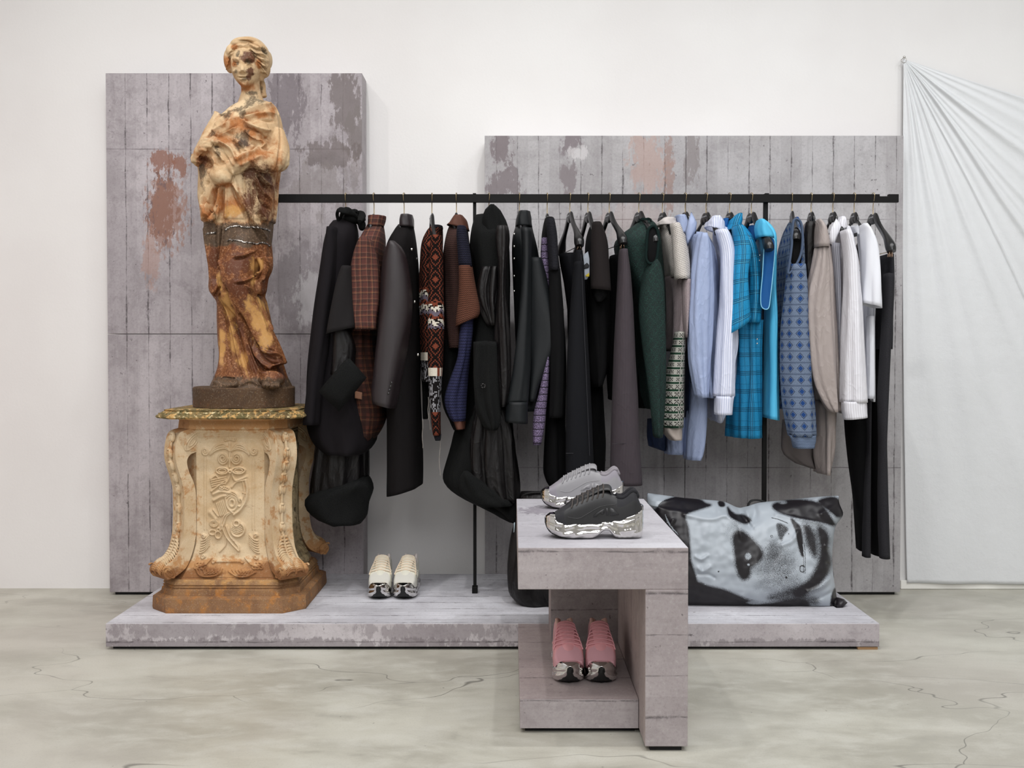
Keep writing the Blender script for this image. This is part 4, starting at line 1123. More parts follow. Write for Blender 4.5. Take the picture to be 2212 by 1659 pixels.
# 18 ---- taupe satin jacket
t = garment('satin_jacket', 'taupe satin jacket with cape shoulder and black lining, right of the diamond knit', 'jacket', 18)
piece(ZD, [(165, 190, 262), (220, 188, 285), (300, 190, 306), (400, 205, 318), (600, 210, 334), (800, 218, 344), (955, 240, 348)], BK, .15, 'body', M_TAUPE, t, hy_top=.05, amp=.007, seed=181, k=(3, 6, 11))
piece(ZD, [(150, 244, 262), (180, 240, 284), (240, 236, 304), (266, 234, 300)], FR + .0, .05, 'shoulder_cape', M_TAUPE, t, amp=.003, k=(2, 3), seed=182, solid=.003)
piece(ZD, [(262, 238, 296), (350, 224, 312), (450, 200, 318), (520, 192, 324), (620, 198, 328), (750, 208, 334), (850, 226, 338), (935, 268, 336), (966, 294, 334)], FR + .01, .05, 'sleeve', M_TAUPE, t, amp=.006, k=(2, 4, 9), seed=183, foldtop=.7)
piece(ZD, [(158, 200, 238), (200, 192, 236), (270, 190, 238), (340, 195, 234), (400, 200, 225)], FR + .05, .02, 'lining', M_BLKSATIN, t, amp=.002, seed=184, label='black lining')
piece(ZD, [(920, 238, 330), (1050, 240, 322), (1150, 234, 316), (1228, 240, 302)], BK, .08, 'tail', M_TAUPE, t, amp=.006, seed=185, cap=False)
piece(ZD, [(1000, 100, 240), (1100, 94, 238), (1150, 94, 236), (1185, 150, 236), (1205, 210, 236)], BK + .06, .04, 'inner_tail', M_GREYTAUPEIN, t, amp=.003, seed=186, cap=False)

# 19 ---- pinstripe shirt
t = garment('pinstripe_shirt', 'white pinstriped shirt with big open collar and long cuffed sleeve', 'shirt', 19)
piece(ZD, [(180, 330, 385), (230, 318, 400), (320, 322, 418), (500, 338, 432), (700, 346, 445), (900, 346, 448), (975, 330, 420)], BK, .14, 'body', M_PINSTRIPE, t, hy_top=.05, amp=.006, seed=191)
piece(ZD, [(195, 345, 388), (240, 352, 405), (300, 360, 420), (450, 362, 430), (650, 356, 444), (800, 352, 452), (926, 350, 456)], FR, .05, 'sleeve', M_PINSTRIPE, t, amp=.004, k=(2, 3, 6), seed=192)
piece(ZD, [(922, 350, 456), (960, 352, 457), (995, 360, 458)], FR, .05, 'cuff', M_STRIPE_GREY if False else M_PINSTRIPE, t, amp=.001, seed=192, cap=False, foldtop=1, hem=-10)
piece(ZD, [(250, 305, 345), (400, 318, 348), (600, 330, 350), (860, 338, 352)], FR + .06, .02, 'front_placket', M_STRIPE_GREY, t, amp=.002, seed=193)
collar(ZD, [(140, 328, 362), (160, 312, 372), (195, 300, 372)], RY - .03, .06, M_PINSTRIPE, t, hem=-30)
patch(ZD, [(328, 142), (352, 170), (318, 262), (298, 245), (300, 200)], FR + .05, 'collar_point', M_PINSTRIPE, t, .004, .01)

# 20 ---- white tee
t = garment('white_tee', 'plain white tee with short sleeve, last top on the right of the rail', 't-shirt', 20)
piece(ZD, [(168, 430, 462), (200, 415, 482), (260, 425, 500), (400, 436, 500), (600, 440, 492), (800, 446, 492), (922, 448, 493)], BK, .14, 'body', M_WHITE, t, hy_top=.05, amp=.004, seed=201)
piece(ZD, [(170, 428, 462), (200, 430, 482), (240, 434, 500), (300, 436, 508), (400, 436, 512), (515, 438, 518)], FR, .055, 'sleeve', M_WHITE, t, amp=.004, k=(2, 3, 5), seed=202, hem=25)
collar(ZD, [(176, 384, 432), (190, 388, 430), (215, 396, 428)], RY + .03, .04, M_WHITE, t)
patch(ZD, [(404, 205), (418, 202), (418, 218), (405, 221)], RY - .02, 'neck_label', flat_mat('black_woven_label', '#17171a', .7), t, .001)
piece(ZD, [(560, 458, 490), (700, 456, 491), (910, 452, 492)], FR + .06, .03, 'front', M_WHITE, t, amp=.002, seed=203)

# 21 ---- dark grey trousers
t = garment('grey_trousers', 'long dark grey trousers with black between the legs, hanging at the right end of the rail', 'trousers', 21)
piece(ZD, [(300, 512, 573), (340, 508, 574), (420, 500, 574), (600, 490, 566), (700, 480, 560)], BK - .05, .10, 'hip', M_DARKGREY, t, hy_top=.09, amp=.003, seed=211)
piece(ZD, [(880, 362, 470), (960, 363, 470), (1050, 368, 470), (1200, 382, 462), (1400, 402, 455), (1555, 414, 445)], BK + .02, .07, 'far_leg', M_BLKMATTE, t, amp=.003, k=(2, 3), seed=212)
piece(ZD, [(920, 452, 478), (1100, 456, 476), (1300, 444, 474), (1585, 440, 475)], BK - .05, .025, 'leg_pleat', M_DARKGREY, t, amp=.002, k=(2, 3), seed=213)
piece(ZD, [(380, 530, 574), (500, 528, 572), (700, 516, 560), (900, 505, 550), (1100, 508, 542), (1300, 505, 546), (1450, 506, 550), (1590, 512, 555)], FR + .01, .035, 'near_leg', M_DARKGREY, t, amp=.003, k=(2, 3), seed=214)
piece(ZD, [(640, 492, 530), (900, 468, 515), (1300, 470, 512), (1575, 474, 512)], BK, .05, 'inner_leg', M_BLKMATTE, t, amp=.003, k=(2, 3), seed=215)
# ================================================================== SNEAKERS
g = G('chrome_sole', .06, 1.0); g.color('#dcdad8'); g.bump(g.noise(g.obj(), 45, 2), .0012, .5); M_CHROME = g.mat
M_TREAD = flat_mat('black_rubber_tread', '#131414', .6)
def smooth01(a, b, x):
    t = min(1, max(0, (x - a) / (b - a))); return t * t * (3 - 2 * t)
SX = .000263
def shoe_z(pts):
    xs = [(p[0] - 497) * SX for p in pts]; zs = [(835 - p[1]) * SX for p in pts]
    return lambda x: float(np.interp(x, xs, zs))
LEN = (1575 - 497) * SX
CH_TOP = shoe_z([(497, 600), (515, 585), (545, 566), (600, 562), (640, 598), (700, 620), (870, 612), (960, 622), (1100, 630), (1200, 615), (1290, 590), (1400, 545), (1500, 500), (1550, 462), (1575, 475)])
CH_BOT = shoe_z([(497, 670), (515, 725), (560, 780), (640, 812), (720, 830), (800, 834), (1000, 834), (1060, 815), (1110, 765), (1150, 742), (1195, 748), (1225, 790), (1260, 826), (1300, 834), (1520, 834), (1560, 810), (1575, 760)])
UP_TOP = shoe_z([(585, 575), (620, 550), (700, 490), (790, 432), (850, 398), (950, 350), (1050, 306), (1130, 285), (1200, 300), (1250, 345), (1290, 380), (1340, 385), (1380, 365), (1430, 318), (1460, 305), (1490, 330), (1520, 400), (1548, 470)])
def half_w(x):
    t = x / LEN
    return float(np.interp(t, [0, .012, .04, .09, .17, .28, .4, .52, .65, .8, .9, .96, .985, 1], [.006, .018, .032, .043, .050, .052, .049, .044, .041, .042, .041, .034, .026, .010]))

def build_sneaker(label, group, uppercol, lacecol, liningcol, vampcol):
    root = thing('sneaker', label, 'sneaker', (0, 0, 0), group)
    def surf(x, q):
        t = x / LEN; w = half_w(x) * (.90 - .04 * smooth01(.3, .6, t)); zb = CH_TOP(x) - .014; zt = max(UP_TOP(x), zb + .004)
        wt = w * (.60 + .16 * (1 - smooth01(.2, .55, t)))
        return w * (1 - q) + wt * q + w * .10 * math.sin(math.pi * q), zb + (zt - zb) * (math.sin(q * math.pi / 2) ** .8) * .90
    mU = flat_mat('sneaker_leather_' + uppercol[1:], uppercol, .42); mV = flat_mat('sneaker_vamp_' + vampcol[1:], vampcol, .8)
    mL = flat_mat('sneaker_lace_' + lacecol[1:], lacecol, .85); mI = flat_mat('sneaker_lining_' + liningcol[1:], liningcol, .9)
    cx = LEN / 2
    # chrome sole shell
    xs = [LEN * (0.5 - 0.5 * math.cos(math.pi * i / 89)) for i in range(90)]
    rings = []; n = 44
    for x in xs:
        zt, zb, w = CH_TOP(x), CH_BOT(x), half_w(x); t = x / LEN
        if zt - zb < .006: zb = zt - .006
        zc, hz = (zt + zb) / 2, (zt - zb) / 2
        ring = []
        for k in range(n):
            a = 2 * math.pi * k / n; ca, sa = math.cos(a), math.sin(a)
            y = w * math.copysign(abs(ca) ** .45, ca); z = zc + hz * math.copysign(abs(sa) ** .75, sa)
            rel = (z - zb) / (zt - zb)
            g1 = math.sin(2 * math.pi * (z / .019 + .9 * math.sin(t * 9 + .6))) * .0016
            g2 = math.exp(-((rel - .45) / .10) ** 2) * .0035
            ff = abs(ca) ** .5 * min(1, w / .03)
            flare = (1 - .10 * rel + .06 * (1 - rel) ** 2)
            y = y * flare + math.copysign(1, ca) * (g1 - g2) * ff
            if t > .72 and rel < .5: y += math.copysign(1, ca) * .002 * math.sin(x * 420) * ff
            ring.append((x - cx, y, z))
        rings.append(ring)
    b = MB(); b.grid(rings, None, 0, close_u=True); m_ = len(rings)
    b.add(rings[0], [tuple(range(n))[::-1]]); b.add(rings[-1], [tuple(range(n))])
    b.build('chrome_sole', M_CHROME, root, weld=1e-5)['label'] = 'mirror-like chrome sole and toe cap'
    # black tread
    rings = []
    for i in range(40):
        t = i / 39 * .42; x = t * LEN
        zb = CH_BOT(x); w = half_w(x) * (.72 if t < .12 else .66)
        z1 = zb + (.007 if t > .1 else .007 + .006 * (1 - t / .1))
        tip = 1.0 if t > .05 else .45 + .55 * t / .05
        rings.append([(x - cx - (.0025 if t < .05 else 0), y, z) for (y, z) in ((-w * tip, max(0, zb) - .0005 if t > .12 else zb), (-w * tip * .98, zb + .006), (-.011 * tip - .004, z1 * 1.0), (0, z1 + (.006 if t < .06 else 0)), (.011 * tip + .004, z1), (w * tip * .98, zb + .006), (w * tip, zb), (0, zb - .0005 if t < .12 else 0))])
    b = MB(); b.grid(rings, None, 0, close_u=True)
    b.add(rings[0], [tuple(range(8))]); b.add(rings[-1], [tuple(range(8))[::-1]])
    b.build('tread', M_TREAD, root)
    # upper
    x0, x1 = (600 - 497) * SX, (1556 - 497) * SX
    N, n = 84, 41
    rings = []; mis = []
    for i in range(N):
        x = x0 + (x1 - x0) * (0.5 - 0.5 * math.cos(math.pi * i / (N - 1))) ; t = x / LEN
        w = half_w(x) * (.90 - .04 * smooth01(.3, .6, t))
        if i == 0: w *= .55
        if i == 1: w *= .8
        if i == N - 1: w *= .6
        zb = CH_TOP(x) - .014; zt = max(UP_TOP(x), zb + .004)
        tb = .60 + .16 * (1 - smooth01(.2, .55, t))
        wt = w * (tb + .0)
        o = smooth01(.655, .73, t) * (1 - smooth01(.905, .945, t))
        zin = .052
        ring = []
        for k in range(n):
            u = -1 + 2 * k / (n - 1); au = abs(u)
            if au > .45:
                q = (1 - au) / .55                      # 0 base .. 1 rim
                y = w * (1 - q) + (wt * 1.0) * q + w * .10 * math.sin(math.pi * q)
                z = zb + (zt - zb) * (math.sin(q * math.pi / 2) ** .8) * (1 - .10 * (1 - o))
            else:
                q = au / .45
                y = wt * q * (1 - .12 * o * (1 - q))
                ztop = zb + (zt - zb) * (.90 + .10 * (1 - q * q))
                rim = zt - (.0 if q > .85 else 0)
                zopen = zin + (zt - zin) * smooth01(.62, 1.0, q)
                z = ztop * (1 - o) + zopen * o
            ring.append((x - cx, math.copysign(y, u), z))
        rings.append(ring)
    b = MB(); b.grid(rings, None, 0, flip=True)
    # material by region
    nf = (N - 1) * (n - 1)
    for fi in range(nf):
        i, k = divmod(fi, n - 1)
        t = (x0 + (x1 - x0) * (0.5 - 0.5 * math.cos(math.pi * (i + .5) / (N - 1)))) / LEN
        u = abs(-1 + 2 * (k + .5) / (n - 1))
        if .70 < t < .94 and u < .50: b.mi[fi] = 2
        elif t < .22 + .04 * math.sin(u * 6) or (t > .72 and u > .5 and u < .8): b.mi[fi] = 1
    b.add(rings[0], [tuple(range(n))], None, 1); b.add(rings[-1], [tuple(range(n))[::-1]], None, 1)
    b.build('upper', [mU, mV, mI], root)
    # eyestay overlay with wavy edge, both sides
    for sg in (-1, 1):
        b = MB(); pts = []
        for (px, py, yy) in [(640, 560, .80), (770, 592, .93), (860, 598, .95), (930, 565, .93), (1010, 520, .88), (1090, 480, .82), (1180, 462, .80), (1250, 455, .83), (1300, 430, .8)]:
            x = (px - 497) * SX; q = min(1, max(0, ((835 - py) * SX - (CH_TOP(x) - .014)) / (UP_TOP(x) - CH_TOP(x) + .014))); qq = math.asin(min(1, (q / .9) ** 1.25)) * 2 / math.pi; pts.append((x - cx, sg * (surf(x, qq)[0] + .0002), (835 - py) * SX))
        b.tube(spline(pts, 40), .0011, 6); b.build('side_seam', mU, root)
        b = MB()
        def pad(poly):
            V = []; 
            P3 = []
            for (px, py) in poly:
                x = (px - 497) * SX; q = min(1, max(0, ((835 - py) * SX - (CH_TOP(x) - .014)) / (UP_TOP(x) - CH_TOP(x) + .014)))
                qq = (math.asin(min(1, (q / .9) ** 1.25)) * 2 / math.pi) if q > 0 else 0; y = surf(x, qq)[0]
                P3.append(np.array([x - cx, sg * y, (835 - py) * SX]))
            c = np.mean(P3, axis=0); out = np.array([0, sg * .0045, .001])
            k_ = len(P3)
            V = [p for p in P3] + [c + (p - c) * .75 + out for p in P3] + [c + out * 1.5]
            F = [(j, (j + 1) % k_, k_ + (j + 1) % k_, k_ + j) for j in range(k_)] + [(k_ + j, k_ + (j + 1) % k_, 2 * k_) for j in range(k_)]
            b.add(V, F)
        pad([(1010, 590), (1050, 545), (1100, 512), (1135, 500), (1140, 545), (1130, 560), (1085, 545), (1050, 585)])
        pad([(1200, 490), (1240, 498), (1285, 545), (1300, 565), (1240, 575), (1195, 580)])
        pad([(1152, 492), (1180, 488), (1184, 570), (1158, 575)])
        b.build('side_pad', mU, root)
    # tongue
    pts = [(690, 512), (740, 462), (800, 422), (900, 366), (1000, 318), (1090, 276), (1150, 262), (1200, 266), (1225, 292)]
    rings = []
    for (px, py) in spline(pts, 22):
        x = (px - 497) * SX; z = (835 - py) * SX; f = (px - 700) / 525
        w = .0225 + .007 * f
        rings.append([(x - cx, w * math.cos(a), z - .0035 + (.0055 + .002 * f) * math.sin(a) - .006 * (math.cos(a) ** 2)) for a in [2 * math.pi * k / 18 for k in range(18)]])
    b = MB(); b.grid(rings, None, 0, close_u=True); b.add(rings[0], [tuple(range(18))[::-1]]); b.add(rings[-1], [tuple(range(18))])
    b.build('tongue', mU, root)
    b = MB(); x = (1165 - 497) * SX - cx
    b.box(x - .006, x + .006, -.009, .009, (835 - 256) * SX - .0026, (835 - 252) * SX); b.build('tongue_label', mV, root, smooth=False)
    # laces
    b = MB()
    for k in range(7):
        px = 790 + k * 57; py = float(np.interp(px, [p[0] for p in pts], [p[1] for p in pts]))
        x = (px - 497) * SX - cx; z = (835 - py) * SX; w = .022 + .0012 * k
        slant = .007
        xr = x + cx; ya, za = surf(xr, .62); yb, zb_ = surf(xr, .80); yc, zc_ = surf(xr, .97)
        q = [(x - .004, -ya - .0012, za), (x - .001, -yb - .0022, zb_ + .001), (x, -yc - .001, max(zc_ + .003, z - .002)), (x + .001, 0, z + .0042), (x, yc + .001, max(zc_ + .003, z - .002)), (x - .001, yb + .0022, zb_ + .001), (x - .004, ya + .0012, za)]
        b.tube(spline(q, 26), .0016, 6, r2=.0030, up=(0, 0, 1))
        if k < 6:
            dz = (835 - float(np.interp(px + 57, [p[0] for p in pts], [p[1] for p in pts]))) * SX
            q = [(x, -w * .9, z - .004), (x + .007, 0, (z + dz) / 2 + .0012), (x + .015, w * .9, dz - .004)]
            b.tube(spline(q, 16), .0014, 6, r2=.0026)
            q = [(x, w * .9, z - .004), (x + .007, 0, (z + dz) / 2 + .002), (x + .015, -w * .9, dz - .004)]
            b.tube(spline(q, 16), .0014, 6, r2=.0026)
    b.build('laces', mL, root)
    # padded collar roll
    b = MB(); loop = []
    for sg in (-1, 1):
        seg = []
        for i in range(14):
            x = ((1275 + (1508 - 1275) * i / 13) - 497) * SX
            w = half_w(x) * .86 * .60
            z = UP_TOP(x)
            seg.append((x - cx, sg * (w + .001) * (1 if i < 12 else .7), z))
        loop.append(seg)
    q = loop[0] + loop[1][::-1]
    b.tube(spline(q, 60), .0062, 10); b.build('collar_padding', mI, root)
    return root

def dup(root, name=None, label=None, group=None):
    r = root.copy(); COL.objects.link(r)
    if label: r['label'] = label
    if group: r['group'] = group
    for ch in list(root.children):
        c = ch.copy(); COL.objects.link(c); c.parent = r
    return r
def place(o, X, Y, Z, rz=0.0, rx=0.0): o.location = (X, Y, Z); o.rotation_euler = (rx, 0, rz)

STZ = stz
s = build_sneaker('black sneaker with chrome sole, nearest on top of the display stand', 'sneakers seen from the side on the stand', '#252527', '#4a4441', '#1d1d22', '#27272b')
place(s, P(1286, 1160, 2.985)[0], 2.995 + .03, STZ, math.radians(-1))
s = build_sneaker('light grey sneaker with chrome sole, behind the black one on the display stand', 'sneakers seen from the side on the stand', '#8d8c8f', '#98979a', '#8b868c', '#8e8a92')
place(s, P(1259, 1095, 3.57)[0], 3.57 + .03, STZ, math.radians(-3))
s = build_sneaker('cream sneaker with chrome toe on the platform, left one of the cream pair', 'cream sneakers', '#d5d3c4', '#e0cfb8', '#c9c0bc', '#cbc9c0')
place(s, P(815, 1297, 4.205)[0], 4.205 + LEN / 2, PZ, math.pi / 2 + math.radians(2))
s2 = dup(s, label='cream sneaker with chrome toe on the platform, right one of the cream pair')
place(s2, P(873, 1297, 4.205)[0], 4.205 + LEN / 2, PZ, math.pi / 2 - math.radians(2))
s = build_sneaker('pink sneaker with chrome toe on the stand shelf, left one of the pink pair', 'pink sneakers', '#d99a9f', '#d79aa0', '#cfaa9f', '#cf9ca4')
place(s, P(1229, 1475, 3.115)[0], 3.115 + LEN / 2, PZ, math.pi / 2 + math.radians(1.5))
s2 = dup(s, label='pink sneaker with chrome toe on the stand shelf, right one of the pink pair')
place(s2, P(1304, 1475, 3.115)[0], 3.115 + LEN / 2, PZ, math.pi / 2 - math.radians(2.5))

# ================================================================== PRINTED BAG
def poly_sd(px, py, poly):
    """signed distance (positive inside)"""
    n = len(poly); d = np.full(px.shape, 1e9); inside = np.zeros(px.shape, bool)
    for i in range(n):
        x1, y1 = poly[i]; x2, y2 = poly[(i + 1) % n]
        ex, ey = x2 - x1, y2 - y1
        t = np.clip(((px - x1) * ex + (py - y1) * ey) / (ex * ex + ey * ey + 1e-9), 0, 1)
        d = np.minimum(d, np.hypot(px - x1 - t * ex, py - y1 - t * ey))
        c = ((y1 > py) != (y2 > py)) & (px < (x2 - x1) * (py - y1) / (y2 - y1 + 1e-12) + x1)
        inside ^= c
    return np.where(inside, d, -d)
def line_d(px, py, pts):
    d = np.full(px.shape, 1e9)
    for i in range(len(pts) - 1):
        x1, y1 = pts[i][:2]; x2, y2 = pts[i + 1][:2]; ex, ey = x2 - x1, y2 - y1
        t = np.clip(((px - x1) * ex + (py - y1) * ey) / (ex * ex + ey * ey + 1e-9), 0, 1)
        d = np.minimum(d, np.hypot(px - x1 - t * ex, py - y1 - t * ey))
    return d
def sstep(a, b, x):
    t = np.clip((x - a) / (b - a), 0, 1); return t * t * (3 - 2 * t)

def face_print(x, y):
    v = np.full(x.shape, .86)
    def dark(poly, soft, s=1.0, to=0.05):
        nonlocal v
        pl = np.array(poly, float); q = []
        for _ in range(2):
            nx = np.roll(pl, -1, 0); pl = np.stack([pl * .75 + nx * .25, pl * .25 + nx * .75], 1).reshape(-1, 2)
        sd_ = poly_sd(x, y, [tuple(p) for p in pl])
        m = sstep(-soft * 2.4, soft * 1.1, sd_) * s
        v = v * (1 - m) + to * m
    def ell(cx, cy, rx, ry, s, to, p=1.0):
        nonlocal v
        e = 1 - np.sqrt(((x - cx) / rx) ** 2 + ((y - cy) / ry) ** 2)
        m = sstep(0, p, e) * s; v = v * (1 - m) + to * m
    ell(1210, 780, 280, 260, .9, .40, .7)
    ell(1180, 640, 100, 170, .7, .25, .8)
    ell(1420, 960, 280, 120, .7, .36, .8); ell(1100, 960, 200, 120, .4, .5, .9); ell(780, 480, 90, 150, .4, .5, .9)
    dark([(-50, 420), (140, 290), (250, 190), (380, 178), (540, 195), (580, 235), (650, 245), (520, 285), (390, 325), (430, 440), (445, 620), (450, 740), (490, 850), (505, 915), (430, 940), (300, 1200), (-50, 1200)], 13)
    dark([(400, 900), (505, 915), (620, 965), (740, 985), (850, 1035), (960, 1085), (1100, 1120), (1300, 1085), (1480, 1080), (1490, 1200), (400, 1200)], 15)
    ell(1020, 1100, 110, 22, .85, .7, .6)
    dark([(690, 212), (742, 215), (755, 258), (702, 260)], 8)
    dark([(772, 255), (800, 300), (850, 335), (905, 330), (945, 350), (985, 378), (945, 412), (880, 395), (815, 360), (785, 330)], 12)
    ell(850, 420, 60, 60, .5, .4, .8)
    dark([(855, 470), (910, 480), (965, 530), (1040, 600), (1080, 670), (1060, 720), (1005, 770), (965, 790), (970, 860), (930, 900), (885, 880), (858, 800), (838, 650), (825, 520)], 20)
    ell(955, 695, 38, 42, .9, .6, .5); ell(958, 768, 16, 14, .9, .8, .5)
    dark([(1198, 388), (1320, 450), (1272, 500), (1245, 572), (1215, 500)], 7, .9, .2)
    dark([(1325, 355), (1370, 395), (1415, 440), (1425, 530), (1450, 700), (1420, 690), (1385, 560), (1375, 480), (1345, 410)], 8)
    dark([(1430, 400), (1520, 450), (1560, 600), (1545, 720), (1490, 640), (1455, 520)], 24, .85)
    dark([(1165, 270), (1180, 230), (1330, 195), (1560, 215), (1640, 300), (1705, 400), (1715, 430), (1600, 395), (1400, 362), (1250, 320)], 14)
    dark([(1560, 200), (1745, 165), (1800, 330), (1740, 360), (1690, 310), (1600, 245)], 14)
    ell(1260, 225, 60, 25, .6, .7, .8)
    dark([(1560, 430), (1640, 470), (1660, 560), (1640, 640), (1690, 740), (1640, 870), (1560, 950), (1420, 1035), (1360, 1030), (1480, 930), (1560, 800), (1600, 640), (1575, 520)], 24, .95)
    dark([(1490, 940), (1420, 1040), (1580, 1060), (1560, 1120), (1480, 1115), (1300, 1088), (1060, 1060)], 20, .7)
    dark([(1672, 1140), (1690, 1010), (1722, 960), (1790, 960), (1790, 1200), (1672, 1200)], 8)
    # pin drawn in the print
    d = line_d(x, y, [(1438, 585), (1447, 700), (1447, 840)]); v = np.where(d < 9, .08, v); v = np.where(d < 4.5, .95, v)
    d = np.abs(np.hypot((x - 1430) * 1.2, y - 805) - 28); v = np.where(d < 4, .1, v)
    d = line_d(x, y, [(1160, 358), (1215, 370), (1300, 405)]); v = np.where(d < 3, .1, v)
    d = np.hypot(x - 1162, y - 521); v = np.where(d < 12, .25, v); v = np.where(d < 5, .9, v)
    for (a, b_, r) in ((698, 828, 7), (1311, 498, 6), (1290, 880, 9)):
        v = np.where(np.hypot(x - a, y - b_) < r, .1, v)
    # wisps of hair at the left
    for k in range(9):
        pts = [(150 + 18 * k, 290 - 6 * k), (210 + 20 * k, 215 - 3 * k), (330 + 14 * k, 175)]
        v = np.where((line_d(x, y, spline(pts, 10)) < 3.0) & (x < 400), .08, v)
    for k in range(4):
        pts = [(230 + 10 * k, 330 + 20 * k), (250 + 14 * k, 400 + 18 * k), (300 + 16 * k, 450 + 20 * k)]
        v = np.where(line_d(x, y, pts) < 2.5, .6, v)
    return v

top = spline([(72, 140), (160, 152), (380, 182), (560, 197), (740, 217), (860, 266), (925, 262), (1050, 224), (1200, 210), (1400, 190), (1600, 172), (1748, 164)], 361)
bot = spline([(50, 1105), (440, 1128), (800, 1138), (1100, 1146), (1400, 1152), (1670, 1160), (1735, 1150)], 361)
lef = spline([(72, 140), (75, 235), (128, 290), (110, 500), (70, 800), (50, 1105)], 221)
rig = spline([(1748, 164), (1752, 230), (1783, 330), (1722, 430), (1702, 540), (1690, 700), (1700, 850), (1720, 1000), (1735, 1150)], 221)
nu, nv = 361, 221
U = np.linspace(0, 1, nu)[None, :, None]; V_ = np.linspace(0, 1, nv)[:, None, None]
coons = (1 - V_) * top[None] + V_ * bot[None] + (1 - U) * lef[:, None] + U * rig[:, None] - ((1 - U) * (1 - V_) * top[0] + U * (1 - V_) * top[-1] + (1 - U) * V_ * bot[0] + U * V_ * bot[-1])
gray = face_print(coons[..., 0], coons[..., 1])
YB, YT = 4.125, 4.235
front = np.zeros((nv, nu, 3)); back = np.zeros((nv, nu, 3))
nz = np.zeros((nv, nu))
creases = [([(1005, 240), (1010, 330), (960, 420)], 30, -.014), ([(870, 268), (900, 360), (1000, 440)], 26, -.012), ([(940, 300), (980, 400), (1010, 445)], 20, .010),
           ([(520, 800), (560, 830), (620, 790)], 18, .008), ([(500, 700), (545, 720), (600, 690)], 16, .007), ([(520, 850), (600, 850), (660, 880)], 14, -.006),
           ([(400, 330), (620, 370), (760, 330)], 24, .008), ([(1640, 600), (1690, 640), (1700, 700)], 18, .012), ([(1650, 760), (1700, 800), (1690, 870)], 18, -.010),
           ([(1480, 1010), (1600, 960), (1690, 860)], 22, .012), ([(1500, 1090), (1620, 1040), (1700, 1000)], 20, -.008), ([(1250, 600), (1340, 560), (1390, 480)], 22, .008),
           ([(300, 380), (260, 460), (330, 560)], 18, .008), ([(100, 200), (200, 210), (300, 190)], 18, .006), ([(1600, 320), (1700, 260), (1745, 180)], 24, .010),
           ([(1200, 330), (1400, 370), (1620, 420), (1700, 520)], 18, .007), ([(700, 300), (860, 400), (900, 520)], 30, .010), ([(450, 980), (700, 1040), (1000, 1110)], 26, -.006)]
for pts, w_, a_ in creases:
    nz += a_ * np.exp(-(line_d(coons[..., 0], coons[..., 1], spline(pts, 12)) / w_) ** 2)
for j in range(nv):
    v = j / (nv - 1)
    for i in range(nu):
        u = i / (nu - 1)
        e = (max(0, 1 - abs(2 * u - 1) ** 3.0)) * (max(0, 1 - abs(2 * v - 1) ** 3.0))
        bl = .085 * e ** .55 * (1 + .5 * v)
        Y0 = YT + (YB - YT) * v + .02
        x_, y_ = coons[j, i]
        wr = mnoise.noise(Vector((x_ * .006, y_ * .006, 3))) * .008 + mnoise.noise(Vector((x_ * .016, y_ * .016, 7))) * .004
        ed = min(1, e * 4)
        front[j, i] = ZE.P(x_, y_, Y0 - bl - nz[j, i] * ed + wr * ed * 1.0)
        q = ZE.P(x_, y_, Y0)
        back[j, i] = (q[0], Y0 + bl * (.55 if v < .6 else .25) - wr, q[2])
zmin = PZ + .001
front[..., 2] = np.maximum(front[..., 2], zmin); back[..., 2] = np.maximum(back[..., 2], zmin)
b = MB(); b.grid(front.tolist(), None, 0)
n0_ = len(b.v)
b.grid(back[::4, ::4].tolist(), None, 0, flip=True)
root = thing('pillow_bag', 'large stuffed black-and-white bag printed with a sideways face, on the platform right of the stand', 'bag', (1.0, 4.15, PZ))
g = G('face_print_satin', .42, 0, .5)
val = g.attr('print')
grain = g.noise(g.obj(), 620, 2, .9)
wgt = g.mul(g.mul(val, g.sub(1.0, val)), 4.0)
f = g.rng(g.add(val, g.mul(g.mul(g.sub(grain, .5), 3.0), wgt)), .34, .56)
g.color(g.mix(f, '#151217', '#a8b0b8'))
M_FACE = g.mat
o = b.build('face_panel', M_FACE, root)
set_uv_extra(o.data, 'print', np.concatenate([gray.ravel(), np.full(len(b.v) - n0_, .05)]))
# corner tip and handle
b = MB()
c1 = [ZE.P(1725, 1060, 4.15), ZE.P(1790, 1075, 4.13), ZE.P(1817, 1100, 4.11), ZE.P(1780, 1135, 4.09), ZE.P(1725, 1152, 4.09)]
c2 = [p + np.array([-.004, .03, -.002]) for p in c1]; c3 = [p + np.array([0, 0, 0.0]) for p in c1]
ctr = np.mean(c1, axis=0) + np.array([0, -.015, .012])
b.add([ctr] + c1 + c2, [(0, 1 + j, 2 + j) for j in range(4)] + [(1 + j, 6 + j, 7 + j, 2 + j) for j in range(4)] + [(0, 5, 1)])
for q in range(len(b.v)): b.v[q] = (b.v[q][0], b.v[q][1], max(b.v[q][2], PZ + .001))
b.build('corner', flat_mat('bag_dark_satin', '#1d191e', .4), root, solid=.003)
b = MB()
b.tube(spline([ZE.P(950, 262, 4.25), ZE.P(975, 215, 4.25), ZE.P(1020, 203, 4.25), ZE.P(1080, 212, 4.25), ZE.P(1130, 235, 4.25)], 24), .010, 8, r2=.004); b.build('strap', flat_mat('black_webbing', '#121213', .7), root)

